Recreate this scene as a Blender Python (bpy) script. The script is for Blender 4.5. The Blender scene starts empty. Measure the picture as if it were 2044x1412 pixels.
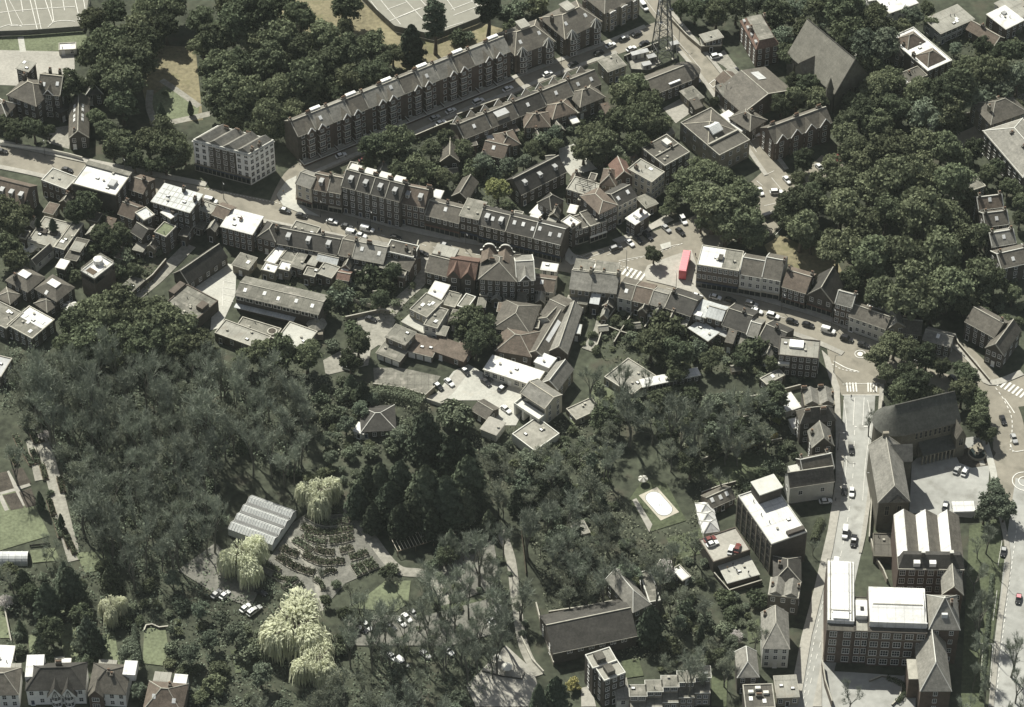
import bpy, math, random
import numpy as np
from mathutils import Vector, Matrix
R = math.radians
S = bpy.context.scene
C = S.collection
random.seed(7); NR = np.random.default_rng(7)

# ---------------------------------------------------------------- camera, sky, sun, exposure
PITCH = R(45); FPX = 6453.0; DIST = 1075.0
cp, sp = math.cos(PITCH), math.sin(PITCH)
CAM = Vector((0, -DIST*cp, DIST*sp))
cd = bpy.data.cameras.new('camera'); cam = bpy.data.objects.new('camera', cd); C.objects.link(cam)
cam.location = CAM; cam.rotation_euler = (math.pi/2-PITCH, 0, 0)
cd.sensor_width = 36; cd.sensor_fit = 'HORIZONTAL'; cd.lens = 36*FPX/2044; cd.clip_start = 5; cd.clip_end = 6000
S.camera = cam
SUN_EL = R(50); SUN_AZ = math.atan2(-0.52, 0.85)      # the sun stands behind the houses, a little to the left
sv = Vector((math.sin(SUN_AZ)*math.cos(SUN_EL), math.cos(SUN_AZ)*math.cos(SUN_EL), math.sin(SUN_EL)))
sl = bpy.data.lights.new('sun', 'SUN'); sl.energy = 4.9; sl.angle = R(0.5); sl.color = (1, .985, .89)
so = bpy.data.objects.new('sun', sl); C.objects.link(so); so.rotation_euler = sv.to_track_quat('Z', 'Y').to_euler()
so.location = sv*900
W_ = bpy.data.worlds.new('World'); S.world = W_; W_.use_nodes = True
nt = W_.node_tree; bg = nt.nodes['Background']
sky = nt.nodes.new('ShaderNodeTexSky'); sky.sky_type = 'NISHITA'; sky.sun_disc = False
sky.sun_elevation = SUN_EL; sky.sun_rotation = SUN_AZ
hs = nt.nodes.new('ShaderNodeHueSaturation'); hs.inputs['Saturation'].default_value = .45
nt.links.new(sky.outputs[0], hs.inputs['Color']); nt.links.new(hs.outputs[0], bg.inputs[0]); bg.inputs[1].default_value = 0.062
S.view_settings.view_transform = 'Standard'; S.view_settings.look = 'None'; S.view_settings.gamma = 1; S.view_settings.exposure = 0.42
S.cycles.max_bounces = 5; S.cycles.diffuse_bounces = 2; S.cycles.transparent_max_bounces = 4

def G(px, py, z=0.0):                       # a photo pixel as a point on the level z
    x = (px-1022)/FPX; y = -(py-706)/FPX
    d = Vector((x, y*sp+cp, y*cp-sp))
    return CAM + d*((z-CAM.z)/d.z)
def PPM(p):                                 # photo pixels per metre at a point
    return FPX/((p-CAM).dot(Vector((0, cp, -sp))))

# ---------------------------------------------------------------- materials
M = {}
def mat(name, col, var=.25, sc=.6, rough=.8, fine=.15, orand=.12, spec=.3, metal=0., stain=None, streak=0., seam=None):
    m = bpy.data.materials.new(name); m.use_nodes = True; t = m.node_tree; N = t.nodes; L = t.links
    b = N['Principled BSDF']; b.inputs['Roughness'].default_value = rough; b.inputs['Metallic'].default_value = metal
    b.inputs['Specular IOR Level'].default_value = spec
    g = N.new('ShaderNodeNewGeometry')
    n1 = N.new('ShaderNodeTexNoise'); n1.inputs['Scale'].default_value = sc; n1.inputs['Detail'].default_value = 5; n1.inputs['Roughness'].default_value = .62
    n2 = N.new('ShaderNodeTexNoise'); n2.inputs['Scale'].default_value = sc*9; n2.inputs['Detail'].default_value = 3
    L.new(g.outputs['Position'], n1.inputs['Vector']); L.new(g.outputs['Position'], n2.inputs['Vector'])
    oi = N.new('ShaderNodeObjectInfo')
    def ma(op, a, bb):
        k = N.new('ShaderNodeMath'); k.operation = op
        for i, v in enumerate((a, bb)):
            if isinstance(v, (int, float)): k.inputs[i].default_value = v
            else: L.new(v, k.inputs[i])
        return k.outputs[0]
    mr = N.new('ShaderNodeMapRange'); mr.inputs[1].default_value = .3; mr.inputs[2].default_value = .7; mr.inputs[3].default_value = -1; mr.inputs[4].default_value = 1
    L.new(n1.outputs[0], mr.inputs[0])
    mr2 = N.new('ShaderNodeMapRange'); mr2.inputs[1].default_value = .3; mr2.inputs[2].default_value = .7; mr2.inputs[3].default_value = -1; mr2.inputs[4].default_value = 1
    L.new(n2.outputs[0], mr2.inputs[0])
    f = ma('ADD', ma('MULTIPLY', mr.outputs[0], var), ma('MULTIPLY', mr2.outputs[0], fine))
    f = ma('ADD', f, ma('MULTIPLY', ma('SUBTRACT', oi.outputs['Random'], .5), 2*orand))
    f = ma('ADD', f, 1.0)
    if streak:                              # weather streaks running down the slope, and patched courses
        mp = N.new('ShaderNodeMapping'); mp.inputs['Scale'].default_value = (1, 1, .12); L.new(g.outputs['Position'], mp.inputs[0]); n4 = N.new('ShaderNodeTexNoise'); n4.inputs['Scale'].default_value = 1.3; n4.inputs['Detail'].default_value = 4; L.new(mp.outputs[0], n4.inputs['Vector'])
        f = ma('MULTIPLY', f, ma('ADD', 1-streak*.9, ma('MULTIPLY', n4.outputs[0], streak*1.8)))
        mp2 = N.new('ShaderNodeMapping'); mp2.inputs['Scale'].default_value = (.1, .1, 1); L.new(g.outputs['Position'], mp2.inputs[0]); n5 = N.new('ShaderNodeTexNoise'); n5.inputs['Scale'].default_value = 2.2; n5.inputs['Detail'].default_value = 3; L.new(mp2.outputs[0], n5.inputs['Vector'])
        f = ma('MULTIPLY', f, ma('ADD', 1-streak*.6, ma('MULTIPLY', n5.outputs[0], streak*1.2)))
    if seam:                                # felt and sheet seams in the building's own directions
        tc = N.new('ShaderNodeTexCoord'); sx = N.new('ShaderNodeSeparateXYZ'); L.new(tc.outputs['Object'], sx.inputs[0])
        for ax, stp in ((0, seam[0]), (1, seam[1])):
            if stp: f = ma('MULTIPLY', f, ma('SUBTRACT', 1.0, ma('MULTIPLY', ma('LESS_THAN', ma('FRACT', ma('DIVIDE', sx.outputs[ax], stp), 0), .09), seam[2])))
    vm = N.new('ShaderNodeVectorMath'); vm.operation = 'SCALE'; vm.inputs[0].default_value = col
    L.new(f, vm.inputs['Scale'])
    out = vm.outputs[0]
    if stain:
        mx = N.new('ShaderNodeMix'); mx.data_type = 'RGBA'
        n3 = N.new('ShaderNodeTexNoise'); n3.inputs['Scale'].default_value = stain[1]; n3.inputs['Detail'].default_value = 6; L.new(g.outputs['Position'], n3.inputs['Vector'])
        m3 = N.new('ShaderNodeMapRange'); m3.inputs[1].default_value = stain[2]; m3.inputs[2].default_value = stain[2]+.14; L.new(n3.outputs[0], m3.inputs[0])
        L.new(m3.outputs[0], mx.inputs[0]); L.new(out, mx.inputs[6]); mx.inputs[7].default_value = (*stain[0], 1); out = mx.outputs[2]
    L.new(out, b.inputs['Base Color'])
    M[name] = m; return m
def leafmat(name, col, trans=.25, var=.4, orand=.34, lv=.42, hue=.032):
    m = bpy.data.materials.new(name); m.use_nodes = True; t = m.node_tree; N = t.nodes; L = t.links
    N.remove(N['Principled BSDF']); o = N['Material Output']
    g = N.new('ShaderNodeNewGeometry'); oi = N.new('ShaderNodeObjectInfo')
    n1 = N.new('ShaderNodeTexNoise'); n1.inputs['Scale'].default_value = .35; n1.inputs['Detail'].default_value = 4; L.new(g.outputs['Position'], n1.inputs['Vector'])
    def ma(op, a, bb):
        k = N.new('ShaderNodeMath'); k.operation = op
        for i, v in enumerate((a, bb)):
            if isinstance(v, (int, float)): k.inputs[i].default_value = v
            else: L.new(v, k.inputs[i])
        return k.outputs[0]
    f = ma('ADD', 1.0, ma('MULTIPLY', ma('SUBTRACT', n1.outputs[0], .5), 2*var))
    f = ma('ADD', f, ma('MULTIPLY', ma('SUBTRACT', g.outputs['Random Per Island'], .5), 2*lv))
    f = ma('ADD', f, ma('MULTIPLY', ma('SUBTRACT', oi.outputs['Random'], .5), 2*orand))
    vm = N.new('ShaderNodeVectorMath'); vm.operation = 'SCALE'; vm.inputs[0].default_value = col; L.new(f, vm.inputs['Scale'])
    hx = N.new('ShaderNodeHueSaturation'); hm = N.new('ShaderNodeMath'); hm.operation = 'MULTIPLY_ADD'; hm.inputs[1].default_value = hue; hm.inputs[2].default_value = .497-hue*.5
    wn = N.new('ShaderNodeTexWhiteNoise'); wn.noise_dimensions = '1D'; L.new(oi.outputs['Random'], wn.inputs['W']); L.new(wn.outputs['Value'], hm.inputs[0]); L.new(hm.outputs[0], hx.inputs['Hue']); L.new(vm.outputs[0], hx.inputs['Color']); hx.inputs['Saturation'].default_value = .86; vm = hx
    d = N.new('ShaderNodeBsdfDiffuse'); tr = N.new('ShaderNodeBsdfTranslucent'); mx = N.new('ShaderNodeMixShader'); mx.inputs[0].default_value = trans
    L.new(vm.outputs[0], d.inputs[0]); L.new(vm.outputs[0], tr.inputs[0]); L.new(d.outputs[0], mx.inputs[1]); L.new(tr.outputs[0], mx.inputs[2]); L.new(mx.outputs[0], o.inputs[0])
    M[name] = m; return m

mat('ground', (.054, .06, .040), .5, .05, .95, .35, 0, stain=((.075, .07, .05), .1, .56))
mat('asphalt', (.255, .233, .188), .16, .05, .9, .1, 0, stain=((.19, .175, .14), .16, .55))
mat('asphalt_grey', (.345, .342, .315), .16, .05, .9, .1, 0, stain=((.26, .255, .23), .18, .55))
mat('paving', (.36, .342, .298), .15, .12, .9, .12, .08)
mat('paving_pale', (.45, .44, .39), .14, .15, .9, .1, .06, stain=((.45, .43, .37), .35, .58))
mat('gravel', (.285, .272, .232), .25, .1, .95, .2, 0)
mat('dry_grass', (.21, .185, .115), .3, .08, .95, .25, 0, stain=((.15, .145, .075), .12, .55))
mat('lawn', (.088, .102, .058), .22, .12, .95, .25, .1)
mat('lawn_pale', (.145, .162, .098), .25, .12, .95, .25, .1)
mat('soil', (.07, .06, .048), .4, .3, .95, .3, .1)
mat('cinder', (.165, .16, .138), .25, .15, .95, .2, 0, stain=((.24, .23, .20), .3, .58))
mat('kerb', (.48, .45, .39), .12, .5)
mat('paint', (.72, .70, .64), .18, .8, .7, .15, 0)
mat('court', (.26, .25, .21), .1, .05, .9, .06, .05)
mat('brick', (.125, .104, .085), .22, .5, .9, .18)
mat('brick_dark', (.082, .072, .061), .25, .5, .9, .2)
mat('brick_red', (.115, .085, .068), .22, .5, .9, .18)
mat('brick_grey', (.22, .20, .165), .22, .5, .9, .15)
mat('stone', (.26, .235, .185), .28, .4, .9, .18)
mat('stone_dark', (.13, .12, .095), .28, .4, .9, .18)
mat('cream', (.52, .48, .39), .12, .3, .8, .08)
mat('render', (.60, .59, .53), .1, .3, .8, .06)
mat('white', (.78, .77, .73), .07, .4, .6, .05)
mat('coping', (.40, .38, .32), .2, .6, .85, .12)
mat('slate', (.118, .107, .088), .2, .3, .75, .16, streak=0.55)
mat('slate_dark', (.058, .054, .047), .25, .3, .75, .18, streak=0.5)
mat('slate_pale', (.212, .202, .175), .2, .3, .75, .14, streak=0.5)
mat('tile_brown', (.135, .108, .085), .22, .3, .85, .18, streak=0.5)
mat('tile_red', (.155, .10, .078), .22, .3, .85, .2, streak=0.45)
mat('felt', (.19, .182, .152), .25, .2, .9, .15, stain=((.30, .28, .24), .4, .55), seam=(2.3, 5., .22))
mat('felt_dark', (.10, .093, .078), .25, .2, .9, .15, seam=(2.3, 5., .25))
mat('felt_pale', (.30, .29, .25), .2, .25, .9, .12, stain=((.27, .25, .21), .3, .56), seam=(2.3, 6., .2))
mat('roof_white', (.68, .67, .64), .12, .2, .7, .08, .06, stain=((.50, .49, .45), .3, .56), seam=(2.6, 7., .16))
mat('chapel_slate', (.088, .088, .076), .2, .3, .75, .16, streak=.5)
mat('church_slate', (.235, .222, .185), .15, .3, .8, .14, 0, streak=0.3)
mat('lead', (.36, .36, .35), .18, .3, .6, .1)
mat('glass', (.025, .028, .03), .3, .4, .12, 0, .3, spec=.5)
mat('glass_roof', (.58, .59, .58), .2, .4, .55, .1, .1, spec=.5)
mat('sheeting', (.48, .49, .475), .22, .25, .45, .12, .08, seam=(1.1, 0, .25))
mat('rooflight', (.72, .72, .70), .1, .4, .3, .05, .15)  # near-white base colour stands in for bright reflection on the panes
mat('timber', (.16, .125, .09), .25, .6, .9, .2)
mat('dark_timber', (.05, .045, .04), .25, .6, .9, .2)
mat('metal', (.11, .11, .105), .2, .5, .5, .1)
mat('pot', (.30, .20, .14), .2, .8, .9, .15)
mat('black', (.02, .02, .021), .1, .5, .4, .05)
mat('rubber', (.03, .03, .03), .1, .5, .8, .05)
mat('bark', (.10, .085, .068), .3, .8, .95, .25)
mat('bark_grey', (.13, .125, .105), .3, .8, .95, .25, .2)
mat('twig', (.26, .285, .225), .3, .6, .95, .2, .22)
mat('water', (.03, .04, .04), .2, .3, .05, 0, 0, spec=.5)
mat('pool_cover', (.72, .74, .73), .12, .3, .35, .06, 0)
mat('skin', (.35, .22, .16), .05, 1, .7, .03)
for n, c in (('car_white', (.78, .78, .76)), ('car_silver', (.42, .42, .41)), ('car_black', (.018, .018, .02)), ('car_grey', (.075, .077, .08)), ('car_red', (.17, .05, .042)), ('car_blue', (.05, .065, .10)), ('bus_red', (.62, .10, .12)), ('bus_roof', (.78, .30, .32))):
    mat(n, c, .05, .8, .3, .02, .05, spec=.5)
for n, c in (('cloth_dark', (.04, .04, .05)), ('cloth_white', (.6, .6, .58)), ('cloth_blue', (.08, .11, .18)), ('cloth_tan', (.3, .22, .14))): mat(n, c, .1, 3, .9, .05)
leafmat('leaf', (.142, .164, .09))
leafmat('leaf_dark', (.1, .12, .068))
leafmat('leaf_bright', (.26, .29, .11), .3, hue=.02)
leafmat('leaf_grey', (.155, .188, .128))
leafmat('leaf_glossy', (.15, .178, .112), .15, .3, .15, .6)
leafmat('needle', (.062, .08, .052), .1)
leafmat('needle_light', (.085, .105, .064), .1)
leafmat('willow_leaf', (.66, .68, .47), .4, .3, .06, .22, .012)
leafmat('blossom', (.62, .58, .54), .3, .2, .1, .3, .01)
leafmat('bud', (.195, .21, .14), .25, .3, .2, .5)
leafmat('yellow_leaf', (.34, .31, .10), .25)

# ---------------------------------------------------------------- mesh helpers
class MB:
    def __init__(s): s.v = []; s.f = []; s.m = []
    def poly(s, pts, m=0):
        i = len(s.v); s.v += [tuple(p) for p in pts]; s.f.append(tuple(range(i, i+len(pts)))); s.m.append(m)
    def box(s, x0, x1, y0, y1, z0, z1, m=0):
        i = len(s.v)
        s.v += [(x0, y0, z0), (x1, y0, z0), (x1, y1, z0), (x0, y1, z0), (x0, y0, z1), (x1, y0, z1), (x1, y1, z1), (x0, y1, z1)]
        for q in ((0, 3, 2, 1), (4, 5, 6, 7), (0, 1, 5, 4), (1, 2, 6, 5), (2, 3, 7, 6), (3, 0, 4, 7)): s.f.append(tuple(i+k for k in q)); s.m.append(m)
    def hexa(s, b, t, m=0):                  # bottom quad and top quad
        i = len(s.v); s.v += [tuple(p) for p in b]+[tuple(p) for p in t]
        for q in ((0, 3, 2, 1), (4, 5, 6, 7), (0, 1, 5, 4), (1, 2, 6, 5), (2, 3, 7, 6), (3, 0, 4, 7)): s.f.append(tuple(i+k for k in q)); s.m.append(m)
    def tube(s, p, q, r0, r1, n=5, m=0, cap=False):
        p = Vector(p); q = Vector(q); d = (q-p)
        if d.length < 1e-6: return
        a = d.normalized().orthogonal(); b = d.normalized().cross(a); i = len(s.v)
        for c, r in ((p, r0), (q, r1)):
            for k in range(n):
                t = 2*math.pi*k/n; s.v.append(tuple(c+a*(math.cos(t)*r)+b*(math.sin(t)*r)))
        for k in range(n): s.f.append((i+k, i+(k+1) % n, i+n+(k+1) % n, i+n+k)); s.m.append(m)
        if cap: s.f.append(tuple(range(i+n, i+2*n))); s.m.append(m)
    def lathe(s, prof, n=16, m=0, c=(0, 0), a0=0, a1=2*math.pi):
        full = abs(a1-a0-2*math.pi) < 1e-4; i = len(s.v); k_ = n if full else n+1
        for r, z in prof:
            for k in range(k_):
                t = a0+(a1-a0)*k/n; s.v.append((c[0]+r*math.cos(t), c[1]+r*math.sin(t), z))
        for j in range(len(prof)-1):
            for k in range(n):
                k2 = (k+1) % k_; s.f.append((i+j*k_+k, i+j*k_+k2, i+(j+1)*k_+k2, i+(j+1)*k_+k)); s.m.append(m)
    def profile_x(s, prof, x0, x1, th, m=0):  # an open roof profile of (y, z), given thickness, swept along x
        self = s; up = prof; lo = [(y, z-th) for y, z in prof]
        n = len(prof)
        for j in range(n-1):
            s.poly([(x0, *up[j]), (x1, *up[j]), (x1, *up[j+1]), (x0, *up[j+1])], m)
            s.poly([(x0, *lo[j+1]), (x1, *lo[j+1]), (x1, *lo[j]), (x0, *lo[j])], m)
            s.poly([(x0, *lo[j]), (x0, *up[j]), (x0, *up[j+1]), (x0, *lo[j+1])], m)
            s.poly([(x1, *lo[j+1]), (x1, *up[j+1]), (x1, *up[j]), (x1, *lo[j])], m)
        s.poly([(x0, *lo[0]), (x1, *lo[0]), (x1, *up[0]), (x0, *up[0])], m)
        s.poly([(x1, *lo[-1]), (x0, *lo[-1]), (x0, *up[-1]), (x1, *up[-1])], m)
    def profile_y(s, prof, y0, y1, th, m=0):
        k = len(s.v); s.profile_x(prof, y0, y1, th, m)
        for i in range(k, len(s.v)): x, y, z = s.v[i]; s.v[i] = (y, x, z)
    def mesh(s, name, mats, smooth=False):
        me = bpy.data.meshes.new(name); me.from_pydata(s.v, [], s.f)
        for n in mats: me.materials.append(M[n] if isinstance(n, str) else n)
        if len(mats) > 1: me.polygons.foreach_set('material_index', s.m)
        if smooth: me.polygons.foreach_set('use_smooth', [True]*len(s.f))
        me.update(); return me
def ob(name, me, parent=None, loc=(0, 0, 0), rz=0, rot=None, sc=None):
    o = bpy.data.objects.new(name, me); C.objects.link(o)
    if parent is not None: o.parent = parent
    o.location = loc; o.rotation_euler = rot if rot else (0, 0, rz)
    if sc is not None: o.scale = sc if isinstance(sc, tuple) else (sc, sc, sc)
    return o
def tag(o, label=None, cat=None, grp=None, kind=None):
    if label: o['label'] = label
    if cat: o['category'] = cat
    if grp: o['group'] = grp
    if kind: o['kind'] = kind
    return o
def empty(name, loc, rz, label, cat, grp=None):
    o = ob(name, None, None, loc, rz); o.empty_display_size = .5; return tag(o, label, cat, grp)
def mesh_np(name, V, F, mats, mi=None):
    me = bpy.data.meshes.new(name); k = F.shape[1]
    me.vertices.add(len(V)); me.vertices.foreach_set('co', V.astype(np.float32).ravel())
    me.loops.add(F.size); me.loops.foreach_set('vertex_index', F.astype(np.int32).ravel())
    me.polygons.add(len(F)); me.polygons.foreach_set('loop_start', np.arange(0, F.size, k, dtype=np.int32))
    try: me.polygons.foreach_set('loop_total', np.full(len(F), k, dtype=np.int32))
    except Exception: pass
    for n in mats: me.materials.append(M[n])
    if mi is not None: me.polygons.foreach_set('material_index', mi.astype(np.int32))
    me.update(calc_edges=True); me.validate(); return me
def copy_tree(o, loc, rz, sc=None):
    r = o.copy(); C.objects.link(r); r.location = loc; r.rotation_euler = (0, 0, rz)
    if sc is not None: r.scale = sc if isinstance(sc, tuple) else (sc, sc, sc)
    for ch in o.children:
        c = ch.copy(); C.objects.link(c); c.parent = r
        for g in ch.children:
            d = g.copy(); C.objects.link(d); d.parent = c
    return r
ORD = ['leftmost', 'second from the left', 'third from the left', 'fourth from the left', 'fifth from the left', 'sixth from the left', 'seventh from the left', 'eighth from the left', 'ninth from the left', 'tenth from the left', 'eleventh from the left', 'twelfth from the left', 'thirteenth from the left', 'fourteenth from the left', 'fifteenth from the left', 'sixteenth from the left']
def ordinal(i, n): return 'rightmost' if i == n-1 and n > 1 else ORD[i]

# ---------------------------------------------------------------- the setting: ground, roads, yards, lawns
def smooth(pts, k=6):
    P = [Vector(p) for p in pts]; out = []
    for i in range(len(P)-1):
        p0 = P[max(i-1, 0)]; p1 = P[i]; p2 = P[i+1]; p3 = P[min(i+2, len(P)-1)]
        for j in range(k):
            t = j/k; out.append(.5*((2*p1)+(p2-p0)*t+(2*p0-5*p1+4*p2-p3)*t*t+(3*p1-p0-3*p2+p3)*t**3))
    out.append(P[-1]); return out
def line(pts, sm=True, z=0):
    g = [G(x, y, z) for x, y in pts]; return smooth(g) if sm and len(g) > 2 else g
def offs(L, o):
    out = []
    for i, p in enumerate(L):
        a = L[max(i-1, 0)]; b = L[min(i+1, len(L)-1)]; d = (b-a); d.z = 0; d.normalize(); out.append(p+Vector((-d.y, d.x, 0))*o)
    return out
def strip_mb(mb, L, w, z0, z1, o=0, m=0):
    a = offs(L, o+w/2); b = offs(L, o-w/2)
    for i in range(len(L)-1):
        q = [a[i], b[i], b[i+1], a[i+1]]
        mb.poly([(p.x, p.y, z1) for p in q], m)
        if z1-z0 > .03:
            mb.poly([(a[i].x, a[i].y, z0), (a[i].x, a[i].y, z1), (a[i+1].x, a[i+1].y, z1), (a[i+1].x, a[i+1].y, z0)], m)
            mb.poly([(b[i+1].x, b[i+1].y, z0), (b[i+1].x, b[i+1].y, z1), (b[i].x, b[i].y, z1), (b[i].x, b[i].y, z0)], m)
    if z1-z0 > .03:
        for i in (0, -1): mb.poly([(a[i].x, a[i].y, z0), (b[i].x, b[i].y, z0), (b[i].x, b[i].y, z1), (a[i].x, a[i].y, z1)], m)
ZL = [0.02]
def nz(): ZL[0] += .004; return ZL[0]
ZP = [.3]; ZM = [.22]
def pz(): ZP[0] += .004; return ZP[0]
def mz(): ZM[0] += .0012; return ZM[0]
def strip(name, pts, w, m, kind='structure', o=0, hgt=None):
    mb = MB(); z = nz() if hgt is None else hgt; strip_mb(mb, line(pts), w, 0, z, o)
    return tag(ob(name, mb.mesh(name, [m])), kind=kind)
def area(name, pts, m, hgt=None, kind='structure'):
    mb = MB(); z = nz() if hgt is None else hgt; g = [G(x, y, 0) for x, y in pts]
    mb.poly([(p.x, p.y, z) for p in g])
    if hgt: 
        for i in range(len(g)):
            a, b = g[i], g[(i+1) % len(g)]; mb.poly([(a.x, a.y, 0), (b.x, b.y, 0), (b.x, b.y, z), (a.x, a.y, z)])
    o = ob(name, mb.mesh(name, [m])); 
    return tag(o, kind=kind)
def marks(parent, segs, z=None, w=.12, name='marking'):   # white lines: each seg = px points
    z = mz()
    mb = MB()
    for s in segs:
        ww = w
        if isinstance(s[-1], float): ww = s[-1]; s = s[:-1]
        strip_mb(mb, line(s), ww, 0, .01, 0)
    for i, (x, y, zz) in enumerate(mb.v): mb.v[i] = (x, y, z)
    o = ob(name, mb.mesh(name, ['paint']), parent); return o
def dashes(parent, pts, on=2., off=3., w=.13, o=0, z=None):
    z = mz()
    L = offs(line(pts), o); mb = MB(); acc = 0
    for i in range(len(L)-1):
        a, b = L[i], L[i+1]; l = (b-a).length; t = 0
        d = (b-a)/max(l, 1e-6)
        while t < l:
            ph = acc % (on+off); 
            if ph < on:
                e = max(.02, min(l-t, on-ph)); strip_mb(mb, [a+d*t, a+d*(t+e)], w, 0, .01); t += e; acc += e
            else: e = max(.02, min(l-t, on+off-ph)); t += e; acc += e
    for i, (x, y, zz) in enumerate(mb.v): mb.v[i] = (x, y, z)
    return ob('marking', mb.mesh('marking', ['paint']), parent)

# thin summer air round the camera and the place
hm_ = bpy.data.materials.new('haze'); hm_.use_nodes = True; hm_.node_tree.nodes.remove(hm_.node_tree.nodes['Principled BSDF']); pv = hm_.node_tree.nodes.new('ShaderNodeVolumePrincipled'); pv.inputs['Color'].default_value = (.78, .86, .80, 1); pv.inputs['Density'].default_value = .000028; hm_.node_tree.links.new(pv.outputs[0], hm_.node_tree.nodes['Material Output'].inputs['Volume'])
M['haze'] = hm_; mb = MB(); mb.box(-1700, 1700, -1700, 1700, -1, 800); tag(ob('haze', mb.mesh('haze', ['haze'])), kind='stuff')
mb = MB(); mb.poly([(-1500, -1500, 0), (1500, -1500, 0), (1500, 1500, 0), (-1500, 1500, 0)])
tag(ob('ground', mb.mesh('ground', ['ground'])), kind='structure')
# ---------------------------------------------------------------- windows, doors, chimneys
WC = {}
def win_mesh(w, h, style):
    k = (round(w, 1), round(h, 1), style)
    if k in WC: return WC[k]
    w, h = k[0], k[1]; f = MB(); p = MB(); t = .11
    fr = {'w': 'white', 'd': 'dark_timber', 's': 'stone'}[style[0]]
    f.box(-w/2-t, -w/2, -.07, .03, -h/2-t, h/2+t); f.box(w/2, w/2+t, -.07, .03, -h/2-t, h/2+t)
    f.box(-w/2, w/2, -.07, .03, h/2, h/2+t); f.box(-w/2-.08, w/2+.08, -.14, .03, -h/2-t-.06, -h/2)
    f.box(-w/2, w/2, -.055, .0, -.04, .04)
    if w > 1.0:
        for q in range(1, int(w/.8)+1):
            x = -w/2+w*q/(int(w/.8)+1); f.box(x-.04, x+.04, -.05, .0, -h/2, -.04); f.box(x-.04, x+.04, -.05, .0, .04, h/2)
    p.box(-w/2, w/2, -.035, .02, -h/2, h/2)
    WC[k] = (f.mesh('window', [fr]), p.mesh('pane', ['glass'])); return WC[k]
def window(root, x, y, z, w=1.1, h=1.6, style='w', rz=0):
    a, b = win_mesh(w, h, style); o = ob('window', a, root, (x, y, z), rz); ob('pane', b, o); return o
def door(root, x, y, z0, col='dark_timber', rz=0):
    k = ('door', col)
    if k not in WC:
        m = MB(); m.box(-.5, .5, -.05, .05, 0, 2.1, 0); m.box(-.62, -.5, -.09, .05, 0, 2.25, 1); m.box(.5, .62, -.09, .05, 0, 2.25, 1); m.box(-.5, .5, -.09, .05, 2.1, 2.25, 1); m.box(-.7, .7, -.35, -.05, -.1, .08, 1)
        WC[k] = m.mesh('door', [col, 'white'])
    return ob('door', WC[k], root, (x, y, z0), rz)
def chim_mesh(w, d, h, n, wall):
    k = ('ch', w, d, h, n, wall)
    if k not in WC:
        m = MB(); m.box(-w/2, w/2, -d/2, d/2, 0, h); m.box(-w/2-.08, w/2+.08, -d/2-.08, d/2+.08, h-.28, h-.1, 2)
        for i in range(n):
            x = (i+.5)/n*w-w/2; m.tube((x, 0, h-.1), (x, 0, h+.6), .16, .12, 6, 1, True)
        WC[k] = m.mesh('chimney', [wall, 'pot', 'coping'])
    return WC[k]
def dorm_mesh(w, h, d, mode):
    k = ('do', w, h, d, mode)
    if k not in WC:
        m = MB(); m.box(-w/2, w/2, 0, d, 0, h, 0)
        if mode == 'g': m.profile_y([(-w/2-.15, h-.05), (0, h+w*.45), (w/2+.15, h-.05)], -.15, d, .1, 1); m.poly([(-w/2, -.002, h), (w/2, -.002, h), (0, -.002, h+w*.42)], 0)
        else: m.box(-w/2-.12, w/2+.12, -.18, d, h, h+.14, 1)
        WC[k] = m.mesh('dormer', ['white', 'lead' if mode != 'g' else 'slate'])
    return WC[k]
def sky_mesh(w, l):
    k = ('sk', w, l)
    if k not in WC:
        m = MB(); m.box(-w/2, w/2, -l/2, l/2, -.1, .1, 0); m.box(-w/2+.1, w/2-.1, -l/2+.1, l/2-.1, .1, .13, 1); WC[k] = m.mesh('rooflight', ['white', 'rooflight'])
    return WC[k]
def prism_walls(mb, W, D, h, gx=0, m=0, z0=-.3):  # four walls; gx: rise of gable triangles on the x ends
    mb.poly([(0, 0, z0), (W, 0, z0), (W, 0, h), (0, 0, h)], m); mb.poly([(W, D, z0), (0, D, z0), (0, D, h), (W, D, h)], m)
    for x, fl in ((0, 1), (W, 0)):
        p = [(x, 0, z0), (x, D, z0), (x, D, h), (x, D/2, h+gx), (x, 0, h)] if gx else [(x, 0, z0), (x, D, z0), (x, D, h), (x, 0, h)]
        mb.poly(p[::-1] if fl else p, m)
def hip_mesh(W, D, h, rise, i0, i1, ov=.3, cut=0, along='x'):
    m = MB(); e = [(-ov, -ov, h), (W+ov, -ov, h), (W+ov, D+ov, h), (-ov, D+ov, h)]
    if along == 'x': r = [(i0, D/2, h+rise), (W-i1, D/2, h+rise)]
    else: r = [(W/2, i0, h+rise), (W/2, D-i1, h+rise)]
    if along == 'x':
        m.poly([e[0], e[1], r[1], r[0]]); m.poly([e[1], e[2], r[1]]); m.poly([e[2], e[3], r[0], r[1]]); m.poly([e[3], e[0], r[0]])
    else:
        m.poly([e[0], e[1], r[0]]); m.poly([e[1], e[2], r[1], r[0]]); m.poly([e[2], e[3], r[1]]); m.poly([e[3], e[0], r[0], r[1]])
    b = [(x, y, h-.18) for x, y, z in e]; m.poly(b[::-1])
    for k in range(4): m.poly([b[k], b[(k+1) % 4], e[(k+1) % 4], e[k]])
    # hip and ridge tiles
    for a, c in ((e[0], r[0]), (e[1], r[1] if along == 'x' else r[0]), (e[2], r[1]), (e[3], r[0] if along == 'x' else r[1]), (r[0], r[1])): m.tube(a, c, .13, .13, 4, 1)
    return m
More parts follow.
